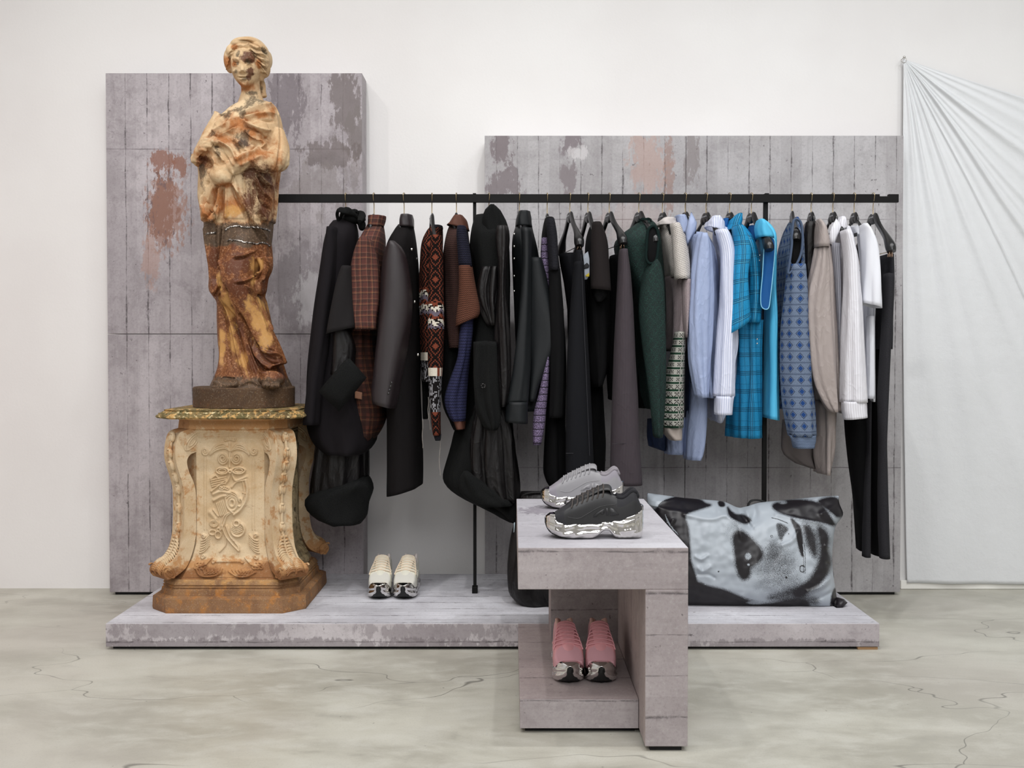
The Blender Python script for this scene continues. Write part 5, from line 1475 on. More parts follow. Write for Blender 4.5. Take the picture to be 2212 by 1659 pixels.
# ---- black tote behind the stand
ZT = Zm(1080, 1000, 5.026)
root = thing('tote_bag', 'black cloth bag slumped on the platform behind the display stand, left edge showing', 'bag', (.1, 4.15, PZ))
r_ = [(330, 232, 1150), (380, 225, 1180), (500, 195, 1200), (640, 165, 1200), (900, 132, 1200), (1100, 106, 1200), (1300, 100, 1200), (1440, 102, 1200), (1500, 190, 1190), (1560, 330, 1180)]
piece(ZT, r_, 4.16, .085, 'body', M_BLKSATIN, root, amp=.013, seed=301, foldtop=.8, k=(3, 6, 9))
b = MB(); b.tube(spline([ZT.P(250, 372, 4.14), ZT.P(300, 335, 4.12), ZT.P(420, 322, 4.11), ZT.P(560, 330, 4.11), ZT.P(640, 380, 4.13)], 24), .012, 8, r2=.004); b.build('handle', flat_mat('tote_webbing', '#141415', .8), root)
b = MB(); b.add([ZT.P(152, 650, 4.10), ZT.P(163, 645, 4.08), ZT.P(158, 750, 4.08), ZT.P(146, 755, 4.10)], [(0, 1, 2, 3)]); b.build('pale_print', flat_mat('pale_print', '#9fb0b8', .7), root, solid=.001)

# ================================================================== HANGING SHEET
pin = P(1947, 131, WALL_Y)
g = G('white_cotton_sheet', .8, 0, .25)
g.color('#dfe1e3'); g.b.inputs['Sheen Weight'].default_value = .1
g.bump(g.add(g.noise(g.pos(), 16, 5, .6), g.mul(g.noise(g.pos(), 500, 1), .15)), .008, .5)
na, nr_ = 240, 150
XR = P(2460, 800, WALL_Y)[0]
zb = P(2000, 1257, WALL_Y)[2]
ptsL = [P(1955, 1257, WALL_Y), np.array([XR, WALL_Y, zb - .01]), np.array([XR, WALL_Y, P(2460, 288, WALL_Y)[2]])]
per = []
for k in range(na):
    f = k / (na - 1)
    if f < .55: q = ptsL[0] + (ptsL[1] - ptsL[0]) * (f / .55)
    else: q = ptsL[1] + (ptsL[2] - ptsL[1]) * ((f - .55) / .45)
    per.append(q)
fold_c = [(.10, .02, .010), (.22, .02, .012), (.34, .02, .010), (.47, .02, .012), (.613, .0028, .011), (.68, .012, .005), (.744, .007, .017), (.775, .004, .005), (.80, .005, .008), (.84, .006, .006), (.88, .007, .017), (.90, .004, .007), (.935, .006, .005), (.965, .004, .005), (.993, .003, .008)]
grid_ = []
for j in range(nr_):
    r = (j / (nr_ - 1)) ** 1.15
    row = []
    for k in range(na):
        f = k / (na - 1)
        q = pin + (per[k] - pin) * r
        d = 0
        L = np.linalg.norm(per[k] - pin) * r
        for (fc, w_, a_) in fold_c:
            d += a_ * math.exp(-((f - fc - .012 * math.sin(L * 3 + fc * 20)) / (w_ * 1.6)) ** 2) * min(1, L / .25) * (1.15 - .6 * r)
        d += .0035 * mnoise.noise(Vector((f * 22, L * 1.2, 2))) + .004 * mnoise.noise(Vector((q[0] * 5, q[2] * 3, 5)))
        # loose lower left part hangs in soft vertical folds
        d += .005 * sstep(.5, 1, np.array(r)) * math.sin(q[0] * 19 + .8 * math.sin(q[2] * 3)) * (1 if f < .6 else .4)
        sag = 0
        if f < .04: q = q + np.array([-.012 * math.sin(math.pi * r), 0, 0])
        if f > .93: sag = -.012 * math.sin(math.pi * r) * (f - .93) / .07
        row.append((q[0], WALL_Y - .028 - max(-.006, d), q[2] + sag))
    grid_.append(row)
b = MB(); b.grid(grid_, None, 0)
o = b.build('hanging_sheet', g.mat, solid=.0012)
tag(o, 'white cotton sheet pinned to the wall and draped in fanned folds at the right', 'sheet')
root = thing('wall_pin', 'small pale wall pin holding the top corner of the white sheet', 'pin', tuple(pin + np.array([0, -.03, .0])))
b = MB(); b.tube([pin + np.array([0, .002, .006]), pin + np.array([0, -.034, .006])], .0022, 8); b.ell(pin + np.array([0, -.036, .006]), (.0065, .005, .0065), 12, 8)
b.build('nail', flat_mat('pale_pin_metal', '#b9b7b2', .4, .6), root)
b = MB(); b.tube([pin + np.array([.012 * math.cos(a), -.031, -.006 + .012 * math.sin(a)]) for a in [2 * math.pi * i / 20 for i in range(21)]], .0013, 6, caps=False); b.build('ring', M_SILVER, root)
# ================================================================== STONE PEDESTAL
PCX, PCY = -1.111, 4.30
def stone(name, cream, orange, brown, moss='#55522f', zlo=None, zhi=None, plinth=False, attr=False):
    g = G(name, .8, 0, .25)
    p = g.pos(); x, y, z = g.xyz(p)[0:3]
    n1 = g.noise(p, 7, 5, .65, .4); n2 = g.noise(p, 24, 5, .7); n3 = g.noise(p, 130, 4, .75); n4 = g.noise(p, 340, 2, .7)
    return g, p, x, y, z, n1, n2, n3, n4
def finish_stone(g, c, n2, n3, n4, b=.0016):
    c = g.mix(g.mul(g.rng(n4, .5, .68), .16), c, '#4a3626')
    c = g.mix(g.mul(g.rng(n3, .34, .46, 1, 0), .12), c, '#f0e2c8')
    g.color(c); g.bump(g.add(g.add(g.mul(n2, .8), g.mul(n3, .5)), g.mul(n4, .35)), b, .8); return g.mat

g, p, x, y, z, n1, n2, n3, n4 = stone('weathered_cream_stone', 0, 0, 0)
c = g.mix(g.rng(n1, .35, .65), '#c6aa84', '#d6c09f')
dx = g.m('ABSOLUTE', g.sub(x, PCX))
edge = g.mx(g.mx(g.rng(z, .34, .25), g.rng(z, .76, .83)), g.mul(g.rng(dx, .10, .135), .30))
mk = g.rng(g.add(g.mul(edge, .55), g.mul(g.sub(n2, .5), 1.7)), .16, .42)
c = g.mix(g.mul(mk, .75), c, '#b27a42')
mk2 = g.rng(g.add(g.mul(g.rng(z, .31, .235), .5), g.mul(g.sub(n1, .5), 1.8)), .26, .45)
c = g.mix(g.mul(mk2, .8), c, '#80522f')
M_STONE = finish_stone(g, c, n2, n3, n4)
g, p, x, y, z, n1, n2, n3, n4 = stone('side_stone_shaded', 0, 0, 0)
c = g.mix(g.rng(n1, .35, .65), '#8f7f64', '#a8946f'); c = g.mix(g.rng(n2, .45, .7, 0, .7), c, '#4f4a36'); M_STONE_SIDE = finish_stone(g, c, n2, n3, n4)  # darker copy of the cream stone, dimness of the side painted in
g, p, x, y, z, n1, n2, n3, n4 = stone('rust_brown_plinth_stone', 0, 0, 0)
c = g.mix(g.rng(n1, .35, .65), '#7c5a40', '#94704f')
c = g.mix(g.mul(g.rng(n2, .5, .66), .75), c, '#b5793d'); c = g.mix(g.mul(g.rng(n3, .56, .7), .5), c, '#cfae7a')
c = g.mix(g.mul(g.rng(z, .17, .24), g.rng(n2, .4, .6, .1, .6)), c, '#c7a068')
M_PLINTH = finish_stone(g, c, n2, n3, n4)
g, p, x, y, z, n1, n2, n3, n4 = stone('mossy_cornice_stone', 0, 0, 0)
c = g.mix(g.rng(n1, .35, .65), '#6a5638', '#7b6b45'); c = g.mix(g.mul(g.rng(n2, .42, .6), .7), c, '#4d4b2a')
c = g.mix(g.mul(g.rng(g.noise(p, 38, 4, .7), .5, .62), .9), c, '#c99f63'); c = g.mix(g.mul(g.rng(g.noise(p, 60, 3, .7), .57, .66), .8), c, '#e2cfa0')
M_CORN = finish_stone(g, c, n2, n3, n4)
g, p, x, y, z, n1, n2, n3, n4 = stone('dark_brown_base_stone', 0, 0, 0)
c = g.mix(g.rng(n1, .35, .65), '#4c3a2c', '#5d4734'); c = g.mix(g.mul(g.rng(n3, .55, .7), .5), c, '#8a6f4c'); c = g.mix(g.mul(g.rng(n2, .62, .7), .5), c, '#8d4f2a'); M_BASE = finish_stone(g, c, n2, n3, n4)

def octo(h, cut, z, k=1):
    h2 = h - cut
    base = [(-h2, -h), (h2, -h), (h, -h2), (h, h2), (h2, h), (-h2, h), (-h, h2), (-h, -h2)]
    out = []
    for i in range(8):
        a, b_ = np.array(base[i]), np.array(base[(i + 1) % 8])
        for j in range(k): q = a + (b_ - a) * j / k; out.append((PCX + q[0], PCY + q[1], z))
    return out
ped = thing('stone_pedestal', 'ornate weathered cream stone pedestal with scroll corners and carved panel, under the statue', 'pedestal', (PCX, PCY, PZ))
def octo_stack(lst, name, mat, cap=True, k=10, jit=.0012, sub=None):
    b = MB(); rings = []
    L = []
    for i in range(len(lst) - 1):
        (h0, c0, z0_), (h1, c1_, z1_) = lst[i], lst[i + 1]
        m_ = max(1, int(max(abs(z1_ - z0_), abs(h1 - h0)) / .012))
        for j in range(m_): f = j / m_; L.append((h0 + (h1 - h0) * f, c0 + (c1_ - c0) * f, z0_ + (z1_ - z0_) * f))
    L.append(lst[-1])
    for h, cc_, z_ in L:
        r_ = octo(h, cc_, z_, k)
        rings.append([(q[0] + jit * mnoise.noise(Vector((q[0] * 25, q[1] * 25, z_ * 25))), q[1] + jit * mnoise.noise(Vector((q[1] * 25, q[0] * 25, z_ * 25))), q[2]) for q in r_])
    b.grid(rings, None, 0, close_u=True)
    if cap: b.add(rings[0], [tuple(range(len(rings[0])))[::-1]]); b.add(rings[-1], [tuple(range(len(rings[-1])))])
    o = b.build(name, mat, ped, smooth=True, weld=1e-5, sharp=32)
    return o
pz = PZ + .0005
z1 = P(480, 1291, 4.0)[2]; z2 = P(480, 1254, 4.03)[2]
octo_stack([(.300, .075, pz), (.302, .075, pz + .01), (.300, .075, z1 - .008), (.285, .072, z1)], 'plinth', M_PLINTH)
octo_stack([(.275, .07, z1), (.272, .07, z1 + .022), (.266, .068, z1 + .026), (.270, .068, z1 + .032), (.264, .066, z1 + .036), (.268, .066, z1 + .042), (.262, .064, z2 - .006), (.255, .06, z2)], 'upper_plinth', M_PLINTH)
zt0 = .80
octo_stack([(.250, .07, z2 - .001), (.232, .066, z2 + .035), (.212, .066, z2 + .08), (.202, .066, z2 + .13), (.198, .065, .45), (.198, .065, zt0 - .012), (.205, .065, zt0)], 'shaft', M_STONE)
octo_stack([(.205, .06, zt0), (.218, .06, zt0 + .006), (.215, .06, .838), (.226, .06, .846)], 'neck_moulding', M_STONE)
zc0 = P(480, 906, 4.01)[2]; zc1 = P(480, 884, 4.06)[2]
octo_stack([(.226, .06, .846), (.285, .075, zc0), (.291, .076, zc0 + .006), (.288, .074, zc0 + .012), (.268, .07, zc0 + .026), (.262, .07, zc0 + .028), (.264, .07, zc0 + .033), (.250, .07, zc1 - .002), (.245, .07, zc1)], 'cornice', M_CORN, jit=.003)
# gadroon beads along the cornice lip
b = MB()
h = .281; cut = .074; base = [(-(h - cut), -h), (h - cut, -h), (h, -(h - cut)), (h, h - cut), (h - cut, h), (-(h - cut), h), (-h, h - cut), (-h, -(h - cut))]
for i in range(8):
    a, q = np.array(base[i]), np.array(base[(i + 1) % 8]); Ls = np.linalg.norm(q - a); m_ = max(2, int(Ls / .031)); nrm = np.array([(q - a)[1], -(q - a)[0]]) / Ls
    for j in range(m_):
        c_ = a + (q - a) * (j + .5) / m_
        pts = []
        for k in range(9):
            th = math.pi * k / 8; d = (q - a) / Ls * (.0125 * math.cos(th))
            pts.append((PCX + c_[0] + d[0] + nrm[0] * (-.002 + .000 * k), PCY + c_[1] + d[1] + nrm[1] * (-.002), zc0 + .020 - .012 * math.sin(th)))
        b.tube(pts, .0030, 6)
b.build('scalloped_edge', M_CORN, ped)

# corner scroll brackets
outer = spline([(.262, .806), (.300, .795), (.316, .765), (.324, .715), (.320, .675), (.308, .635), (.297, .600), (.289, .56), (.288, .50), (.289, .44), (.294, .385), (.308, .335), (.332, .300), (.360, .285), (.378, .268), (.380, .245), (.368, .228)], 64)
inner = spline([(.215, .800), (.205, .770), (.212, .735), (.236, .715), (.262, .705), (.276, .68), (.268, .64), (.250, .60), (.240, .56), (.238, .50), (.238, .44), (.240, .385), (.250, .335), (.268, .29), (.29, .26), (.33, .238), (.36, .228)], 64)
def bracket(ang):
    ca, sa = math.cos(ang), math.sin(ang)
    rad = np.array([ca, sa, 0]); tan = np.array([-sa, ca, 0]); C0 = np.array([PCX, PCY, 0])
    W_ = .047
    b = MB(); rings = []
    for i in range(len(outer)):
        o_, i_ = outer[i], inner[i]
        f = i / (len(outer) - 1); w = W_ * (1 + .25 * sstep(.75, 1, np.array(f)))
        ring = []
        prof = [(-w, i_), (-w, i_ * .5 + o_ * .5), (-w, o_), (-w * .82, o_ + (0, 0)), (-w * .6, o_ * .93 + i_ * .07), (0, o_ * .90 + i_ * .10), (w * .6, o_ * .93 + i_ * .07), (w * .82, o_), (w, o_), (w, i_ * .5 + o_ * .5), (w, i_)]
        for t_, q in prof: ring.append(C0 + rad * q[0] + tan * t_ + np.array([0, 0, q[1]]))
        rings.append(ring)
    b.grid(rings, None, 0, close_u=True); nn = len(rings[0])
    b.add(rings[0], [tuple(range(nn))]); b.add(rings[-1], [tuple(range(nn))[::-1]])
    for sg in (-1, 1):
        for (rc, zc, R, w) in ((.252, .755, .040, W_), (.358, .254, .025, W_ * 1.25)):
            pts = [C0 + rad * (rc + R * (1 - k / 40 * .85) * math.cos(k * .36 + (math.pi if rc < .3 else 0))) + tan * sg * (w + .001) + np.array([0, 0, zc + R * (1 - k / 40 * .85) * math.sin(k * .36 + .8)]) for k in range(36)]
            b.tube(pts, .0042, 6)
            b.tube([C0 + rad * rc + np.array([0, 0, zc]) - tan * (w + .002), C0 + rad * rc + np.array([0, 0, zc]) + tan * (w + .002)], R * .93, 20)
    o = b.build('scroll_bracket', M_STONE, ped, smooth=True, weld=1e-5, sharp=40)
    # bellflower string and acanthus leaf
    b = MB()
    idx = [7, 12, 17, 22, 27, 32, 37]
    for q_, i in enumerate(idx):
        p0, p1 = outer[i], outer[min(63, i + 4)]
        d = p1 - p0; L = np.linalg.norm(d); d /= L; nrm = np.array([-d[1], d[0]]); nrm = nrm if nrm[0] > 0 else -nrm
        s_ = (.95 - .05 * abs(q_ - 3))
        c_ = p0 * .97 + p1 * .03
        R = np.stack([tan, rad * nrm[0] + np.array([0, 0, nrm[1]]), rad * d[0] + np.array([0, 0, d[1]])], 1)
        cc_ = C0 + rad * c_[0] + np.array([0, 0, c_[1]])
        for k in (-1, 0, 1): b.ell(cc_ + tan * k * .0095 * s_, (.0075 * s_, .0105, .0215 * s_), 9, 8, 0, R)
        b.ell(cc_ - R[:, 2] * .017, (.012 * s_, .011, .007), 9, 6, 0, R)
    b.tube([C0 + rad * (outer[i][0] - .001) + np.array([0, 0, outer[i][1]]) for i in range(5, 42)], .0065, 8)
    b.build('bellflower_string', M_STONE, ped)
    b = MB()
    for i in range(40, 58):
        p0 = outer[i]; p1 = outer[min(i + 1, 63)]; d = (p1 - p0) / np.linalg.norm(p1 - p0); nrm = np.array([-d[1], d[0]]); nrm = nrm if nrm[0] > 0 or nrm[1] > 0 else -nrm
        w = .040 * math.sin(math.pi * min(1, (i - 39) / 14)) ** .5 if i < 50 else .042
        q0 = C0 + rad * (p0[0] + .004 * nrm[0]) + np.array([0, 0, p0[1] + .006 * nrm[1]])
        if True:
            for sg in (-1, 1):
                pts = [q0 - np.array([0, 0, .0]) , q0 + tan * sg * w * .55 + rad * .003 + np.array([0, 0, .004]), q0 + tan * sg * w * .95 - np.array([0, 0, .012])]
                b.tube(spline(pts, 8), [.0045, .0055, .006, .006, .0055, .0045, .0035, .002], 6)
    stem = [C0 + rad * (outer[i][0] + .004) + np.array([0, 0, outer[i][1] + .003]) for i in range(39, 60)]
    b.tube(stem, .006, 8)
    b.build('acanthus_leaf', M_STONE, ped)
for k in range(4): bracket(math.radians(45 + 90 * k))

# carved panel
strokes = []
def sp_(pts, w, a): strokes.append((spline(pts, 14), w, a))
def circ(cx, cy, rx, ry, w, a, t0=0, t1=360): strokes.append((np.array([(cx + rx * math.cos(math.radians(t)), cy + ry * math.sin(math.radians(t))) for t in np.linspace(t0, t1, 22)]), w, a))
def spir(cx, cy, R, turns, w, a, ph=0, sg=1): strokes.append((np.array([(cx + R * (1 - .8 * k / 40) * math.cos(sg * (k / 40 * turns * 6.28) + ph), cy + R * (1 - .8 * k / 40) * math.sin(sg * (k / 40 * turns * 6.28) + ph)) for k in range(41)]), w, a))
for yy in (258, 284): sp_([(385, yy), (880, yy)], 6, .004)
for xx in (425, 446, 818, 838): sp_([(xx, 430), (xx, 960)], 5, .003)
spir(432, 388, 30, 1.6, 8, .008); spir(832, 388, 30, 1.6, 8, .008, math.pi, -1)
for dy in (0, 16, 30):
    sp_([(475, 405 + dy * .3), (520, 352 + dy), (590, 335 + dy), (632, 385)], 8, .009); sp_([(650, 385), (695, 340 + dy), (750, 352 + dy), (792, 405 + dy * .3)], 8, .009)
for k in range(7): circ(600 + 12 * k, 300 - 8 * math.sin(k * .52), 9, 12, 6, .007)
spir(578, 440, 44, 2.2, 8, .010); spir(690, 440, 44, 2.2, 8, .010, math.pi, -1)
sp_([(634, 330), (634, 500)], 12, .009)
for s_ in (1, .6): circ(575, 530, 50 * s_, 24 * s_, 8, .010); circ(708, 528, 52 * s_, 24 * s_, 8, .010)
circ(640, 535, 10, 10, 9, .012)
sp_([(636, 545), (625, 590), (600, 625)], 10, .008); sp_([(648, 545), (680, 600), (720, 592), (765, 575)], 12, .008); sp_([(650, 650), (690, 612), (760, 598)], 8, .008)
for dy in range(0, 60, 15): sp_([(478 + dy * .3, 600 + dy), (600, 575 + dy)], 7, .008)
sp_([(480, 590), (520, 565), (545, 590)], 10, .009); sp_([(485, 680), (600, 600)], 9, .010)
for k in range(5): circ(560 + 14 * k, 655 + 5 * math.sin(k * 2), 9, 9, 6, .009)
sp_([(500, 700), (560, 680), (640, 690)], 14, .010); sp_([(505, 745), (560, 720), (600, 710)], 14, .010)
for k in range(5): sp_([(525 + 13 * k, 770 - 6 * k), (560 + 13 * k, 860 - 6 * k)], 6, .008)
sp_([(765, 600), (778, 680), (760, 760), (715, 820), (670, 850)], 13, .010); sp_([(740, 610), (752, 690), (735, 750)], 7, .008)
for dy in (0, 14, 28): sp_([(605, 700 + dy), (640, 680 + dy), (690, 700 + dy), (715, 740 + dy * .6)], 7, .009)
circ(655, 770, 42, 50, 12, .009); circ(655, 765, 20, 26, 14, .011); sp_([(600, 720), (615, 790), (660, 835)], 12, .012)
circ(715, 760, 22, 30, 10, .010); sp_([(740, 690), (775, 700)], 7, .008)
sp_([(475, 835), (520, 880)], 20, .008); sp_([(500, 815), (540, 860)], 9, .010)
for dx in (0, 20): sp_([(640 + dx, 830), (590 + dx, 860), (565 + dx, 920), (555 + dx * .6, 960)], 8, .010)
sp_([(570, 925), (600, 1000), (650, 1060), (705, 1112)], 9, .011); sp_([(605, 935), (640, 1010), (700, 1075), (708, 1110)], 9, .011)
for k in range(3): circ(505, 915, 34 - 10 * k, 24 - 7 * k, 6, .008)
circ(540, 998, 24, 26, 8, .009); circ(495, 980, 28, 18, 7, .008); circ(545, 960, 14, 12, 9, .011)
circ(690, 915, 22, 20, 9, .010); circ(700, 960, 55, 50, 9, .011, -60, 200)
for k in range(4): sp_([(650, 930 + 14 * k), (690, 950 + 12 * k), (735, 930 + 14 * k)], 6, .008)
sp_([(600, 1020), (600, 1070), (555, 1122)], 6, .008)
for sg, cx_ in ((1, 430), (-1, 832)):
    spir(cx_ - sg * 12, 1005, 16, 1.2, 7, .009, 0, sg); spir(cx_ , 1160, 16, 1.2, 7, .009, 0, -sg)
    for k in range(6): sp_([(cx_ - sg * 28, 1040 + 18 * k), (cx_ + sg * 5, 1030 + 17 * k), (cx_ + sg * 36, 1000 + 15 * k)], 6, .009)
sp_([(515, 1190), (725, 1190)], 11, .008); circ(515, 1190, 8, 12, 7, .010); circ(725, 1190, 8, 12, 7, .010)
for sg, cx_ in ((-1, 490), (1, 760)):
    for k in range(5): sp_([(cx_ + sg * (10 * k - 10), 1165 + 6 * k), (cx_ + sg * (25 + 10 * k), 1215 + 4 * k)], 6, .008)
    for k in range(6): circ(cx_ + sg * (40 + 22 * (k % 3)), 1210 + 26 * (k // 3), 13, 11, 6, .007)
for k in range(5): sp_([(430 + 25 * k, 1250), (455 + 24 * k, 1290 - 3 * k), (500 + 18 * k, 1262)], 6, .008); sp_([(650 + 22 * k, 1255), (680 + 20 * k, 1292), (720 + 16 * k, 1262)], 6, .008)
sp_([(405, 1240), (440, 1290), (500, 1302), (560, 1285), (580, 1245)], 8, .010); sp_([(630, 1265), (680, 1300), (740, 1300), (800, 1270)], 8, .010)
gx = np.linspace(-.150, .150, 230); gz = np.linspace(z2 + .008, zt0 - .004, 400)
GX, GZ = np.meshgrid(gx, gz)
def shaft_h(z_): return np.interp(z_, [z2, z2 + .035, z2 + .08, z2 + .13, .45], [.250, .232, .212, .202, .198])
YF = PCY - shaft_h(GZ)
pxs = to_px(np.stack([(PCX + GX).ravel(), YF.ravel(), GZ.ravel()], 1))
qx = ((pxs[:, 0] - ZPED.ox) * ZPED.k).reshape(GX.shape); qy = ((pxs[:, 1] - ZPED.oy) * ZPED.k).reshape(GX.shape)
Hh = np.zeros(GX.shape)
for pts, w_, a_ in strokes:
    d = line_d(qx, qy, pts); Hh = np.maximum(Hh, 1.05 * a_ * np.exp(-(d / (w_ * 1.0)) ** 2)) + .12 * a_ * np.exp(-(d / (w_ * 3.2)) ** 2)
hw = np.interp(GZ, [z2, z2 + .035, z2 + .08, z2 + .13], [.178, .164, .144, .134])
GXX = GX / .150 * hw
pts3 = np.stack([PCX + GXX, YF - .0012 - Hh, GZ], -1)
b = MB(); b.grid(pts3.tolist(), None, 0, flip=False)
o = b.build('carved_panel', M_STONE, ped); o['label'] = 'carved front panel with bow, masks and instruments'
R90 = Matrix.Translation((0, 0, 0)) @ Matrix.Rotation(math.pi / 2, 4, 'Z')
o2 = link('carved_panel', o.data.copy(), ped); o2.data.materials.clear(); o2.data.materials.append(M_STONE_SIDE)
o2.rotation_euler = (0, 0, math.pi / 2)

# ================================================================== STATUE
sd = thing('classical_statue', 'weathered rust-stained stone statue of a draped woman standing on the pedestal', 'statue', (PCX, 4.28, zc1))
zb1 = P(528, 838, 4.09)[2]
cxb = P(528, 860, 4.28)[0]
b = MB(); rings = []
for (r_, z_) in ((.196, zc1 + .0004), (.203, zc1 + .002), (.204, zb1 - .005), (.201, zb1)):
    rings.append([(cxb + r_ * math.cos(a), 4.28 + r_ * math.sin(a), z_ + .0008 * math.sin(a * 7)) for a in [2 * math.pi * k / 96 for k in range(96)]])
b.grid(rings, None, 0, close_u=True); b.add(rings[0], [tuple(range(96))[::-1]]); b.add(rings[-1], [tuple(range(96))])
b.build('round_base', M_BASE, sd, sharp=30)

S = MB()
def bl(Z, rows, n=40, exp=2.4, m_=90):
    r = np.array([[Z.y(q[0]), Z.x(q[1]), Z.x(q[2]), q[3], q[4]] for q in rows]); sp = spline(r, m_)
    rings = []
    for y_, xl, xr, Yc, hy in sp:
        c_ = P((xl + xr) / 2, y_, Yc); w = max(.002, P(xr, y_, Yc)[0] - c_[0])
        rings.append([c_ + np.array([w * math.copysign(abs(math.cos(a)) ** (2 / exp), math.cos(a)), hy * math.copysign(abs(math.sin(a)) ** (2 / exp), math.sin(a)), 0]) for a in [2 * math.pi * k / n for k in range(n)]])
    S.grid(rings, None, 0, close_u=True, flip=True); S.add(rings[0], [tuple(range(n))]); S.add(rings[-1], [tuple(range(n))[::-1]])
def tb(Z, pts, rad, n=16, r2=None):
    sp = spline([(*Z.P(a, c_, Y), r) for (a, c_, Y), r in zip(pts, rad)], 24)
    S.tube([q[:3] for q in sp], [q[3] for q in sp], n, r2=None if r2 is None else [q[3] * r2 for q in sp])
def el(Z, a, c_, Y, r, R=None): S.ell(Z.P(a, c_, Y), r, 20, 14, 0, R)
# torso and upper drapery
bl(ZS1, [(632, 500, 680, 4.30, .05), (650, 455, 735, 4.30, .06), (690, 390, 775, 4.30, .08), (760, 318, 803, 4.295, .105), (850, 235, 820, 4.29, .125), (940, 165, 823, 4.285, .135), (1030, 112, 820, 4.28, .14), (1120, 108, 812, 4.28, .14), (1250, 128, 790, 4.28, .138), (1350, 125, 775, 4.28, .135), (1450, 122, 768, 4.28, .13), (1550, 140, 758, 4.28, .13), (1659, 150, 745, 4.28, .125)])
y0 = 440
bl(ZS2, [(100, 142, 690, 4.28, .125), (160, 162, 682, 4.28, .12), (250, 163, 678, 4.28, .12), (350, 178, 674, 4.28, .12), (440, 186, 674, 4.28, .12), (510, 198, 668, 4.28, .115), (580, 203, 632, 4.28, .11), (680, 200, 618, 4.28, .11), (735, 228, 606, 4.28, .105), (790, 262, 625, 4.28, .10), (900, 262, 660, 4.28, .10), (1000, 266, 686, 4.28, .105), (1100, 272, 705, 4.28, .11), (1200, 282, 735, 4.28, .115), (1300, 270, 765, 4.27, .12), (1380, 242, 788, 4.27, .13), (1440, 215, 812, 4.265, .14), (1478, 206, 828, 4.26, .15)])
# neck, head
tb(ZH, [(700, 1150, 4.285), (735, 1450, 4.29), (745, 1750, 4.30)], [.040, .039, .055], 20)
bl(ZH, [(260, 420, 860, 4.285, .055), (380, 290, 960, 4.275, .070), (560, 245, 1000, 4.268, .078), (740, 240, 1000, 4.264, .080), (900, 250, 990, 4.262, .078), (1040, 285, 970, 4.262, .073), (1160, 345, 920, 4.262, .064), (1260, 430, 820, 4.256, .052), (1325, 500, 730, 4.250, .040), (1350, 560, 680, 4.250, .028)], n=44, exp=2.15, m_=70)
el(ZH, 690, 560, 4.315, (.083, .088, .079))
el(ZH, 160, 640, 4.262, (.018, .035, .044)); el(ZH, 200, 820, 4.27, (.016, .03, .026)); el(ZH, 260, 440, 4.245, (.026, .035, .030))
el(ZH, 1030, 620, 4.262, (.030, .045, .060)); el(ZH, 1080, 850, 4.28, (.024, .04, .040)); el(ZH, 880, 380, 4.24, (.040, .04, .028)); el(ZH, 1000, 480, 4.25, (.03, .04, .035))
el(ZH, 620, 230, 4.26, (.060, .06, .022)); el(ZH, 450, 260, 4.25, (.038, .045, .022)); el(ZH, 1185, 650, 4.35, (.015, .035, .036)); el(ZH, 1010, 1030, 4.285, (.012, .02, .026))
tb(ZH, [(990, 1150, 4.33), (1020, 1300, 4.335), (1040, 1450, 4.335), (1080, 1600, 4.33)], [.012, .015, .013, .012])
# nose, brow
tb(ZH, [(505, 640, 4.200), (512, 760, 4.192), (520, 880, 4.182), (522, 935, 4.180)], [.0050, .0058, .0080, .0092], 12)
el(ZH, 460, 945, 4.191, (.0062, .008, .0055)); el(ZH, 580, 950, 4.191, (.0062, .008, .0055))
# arms
tb(ZS1, [(770, 900, 4.26), (790, 1060, 4.22), (740, 1150, 4.17), (600, 1120, 4.145), (450, 1165, 4.135), (380, 1200, 4.135)], [.040, .045, .046, .038, .033, .030])
el(ZS1, 305, 1262, 4.135, (.048, .038, .036), Matrix.Rotation(math.radians(18), 3, 'Y'))
tb(ZS1, [(380, 1200, 4.13), (300, 1215, 4.12), (255, 1235, 4.12)], [.02, .016, .010])
tb(ZS1, [(330, 780, 4.24), (220, 950, 4.21), (150, 1090, 4.18), (110, 1130, 4.19)], [.045, .040, .034, .028])
tb(ZS1, [(115, 1140, 4.17), (125, 1060, 4.155), (165, 1000, 4.15)], [.026, .024, .022])
el(ZS1, 185, 1000, 4.150, (.026, .017, .021))
for k, (xa, ya, xb_, yb, xt, yt) in enumerate([(235, 962, 165, 952, 125, 972), (228, 988, 165, 980, 118, 996), (222, 1014, 165, 1008, 116, 1022), (185, 1050, 150, 1042, 118, 1044)]):
    tb(ZS1, [(xa, ya, 4.136), (xb_, yb, 4.128), (xt, yt, 4.134)], [.0075, .0078, .0066] if k < 3 else [.0062, .0066, .0058], 12)
tb(ZS1, [(200, 975, 4.14), (230, 955, 4.13), (252, 968, 4.13)], [.0085, .0078, .0062], 12)
el(ZS1, 445, 900, 4.185, (.055, .045, .05)); el(ZS1, 610, 880, 4.185, (.052, .042, .048))
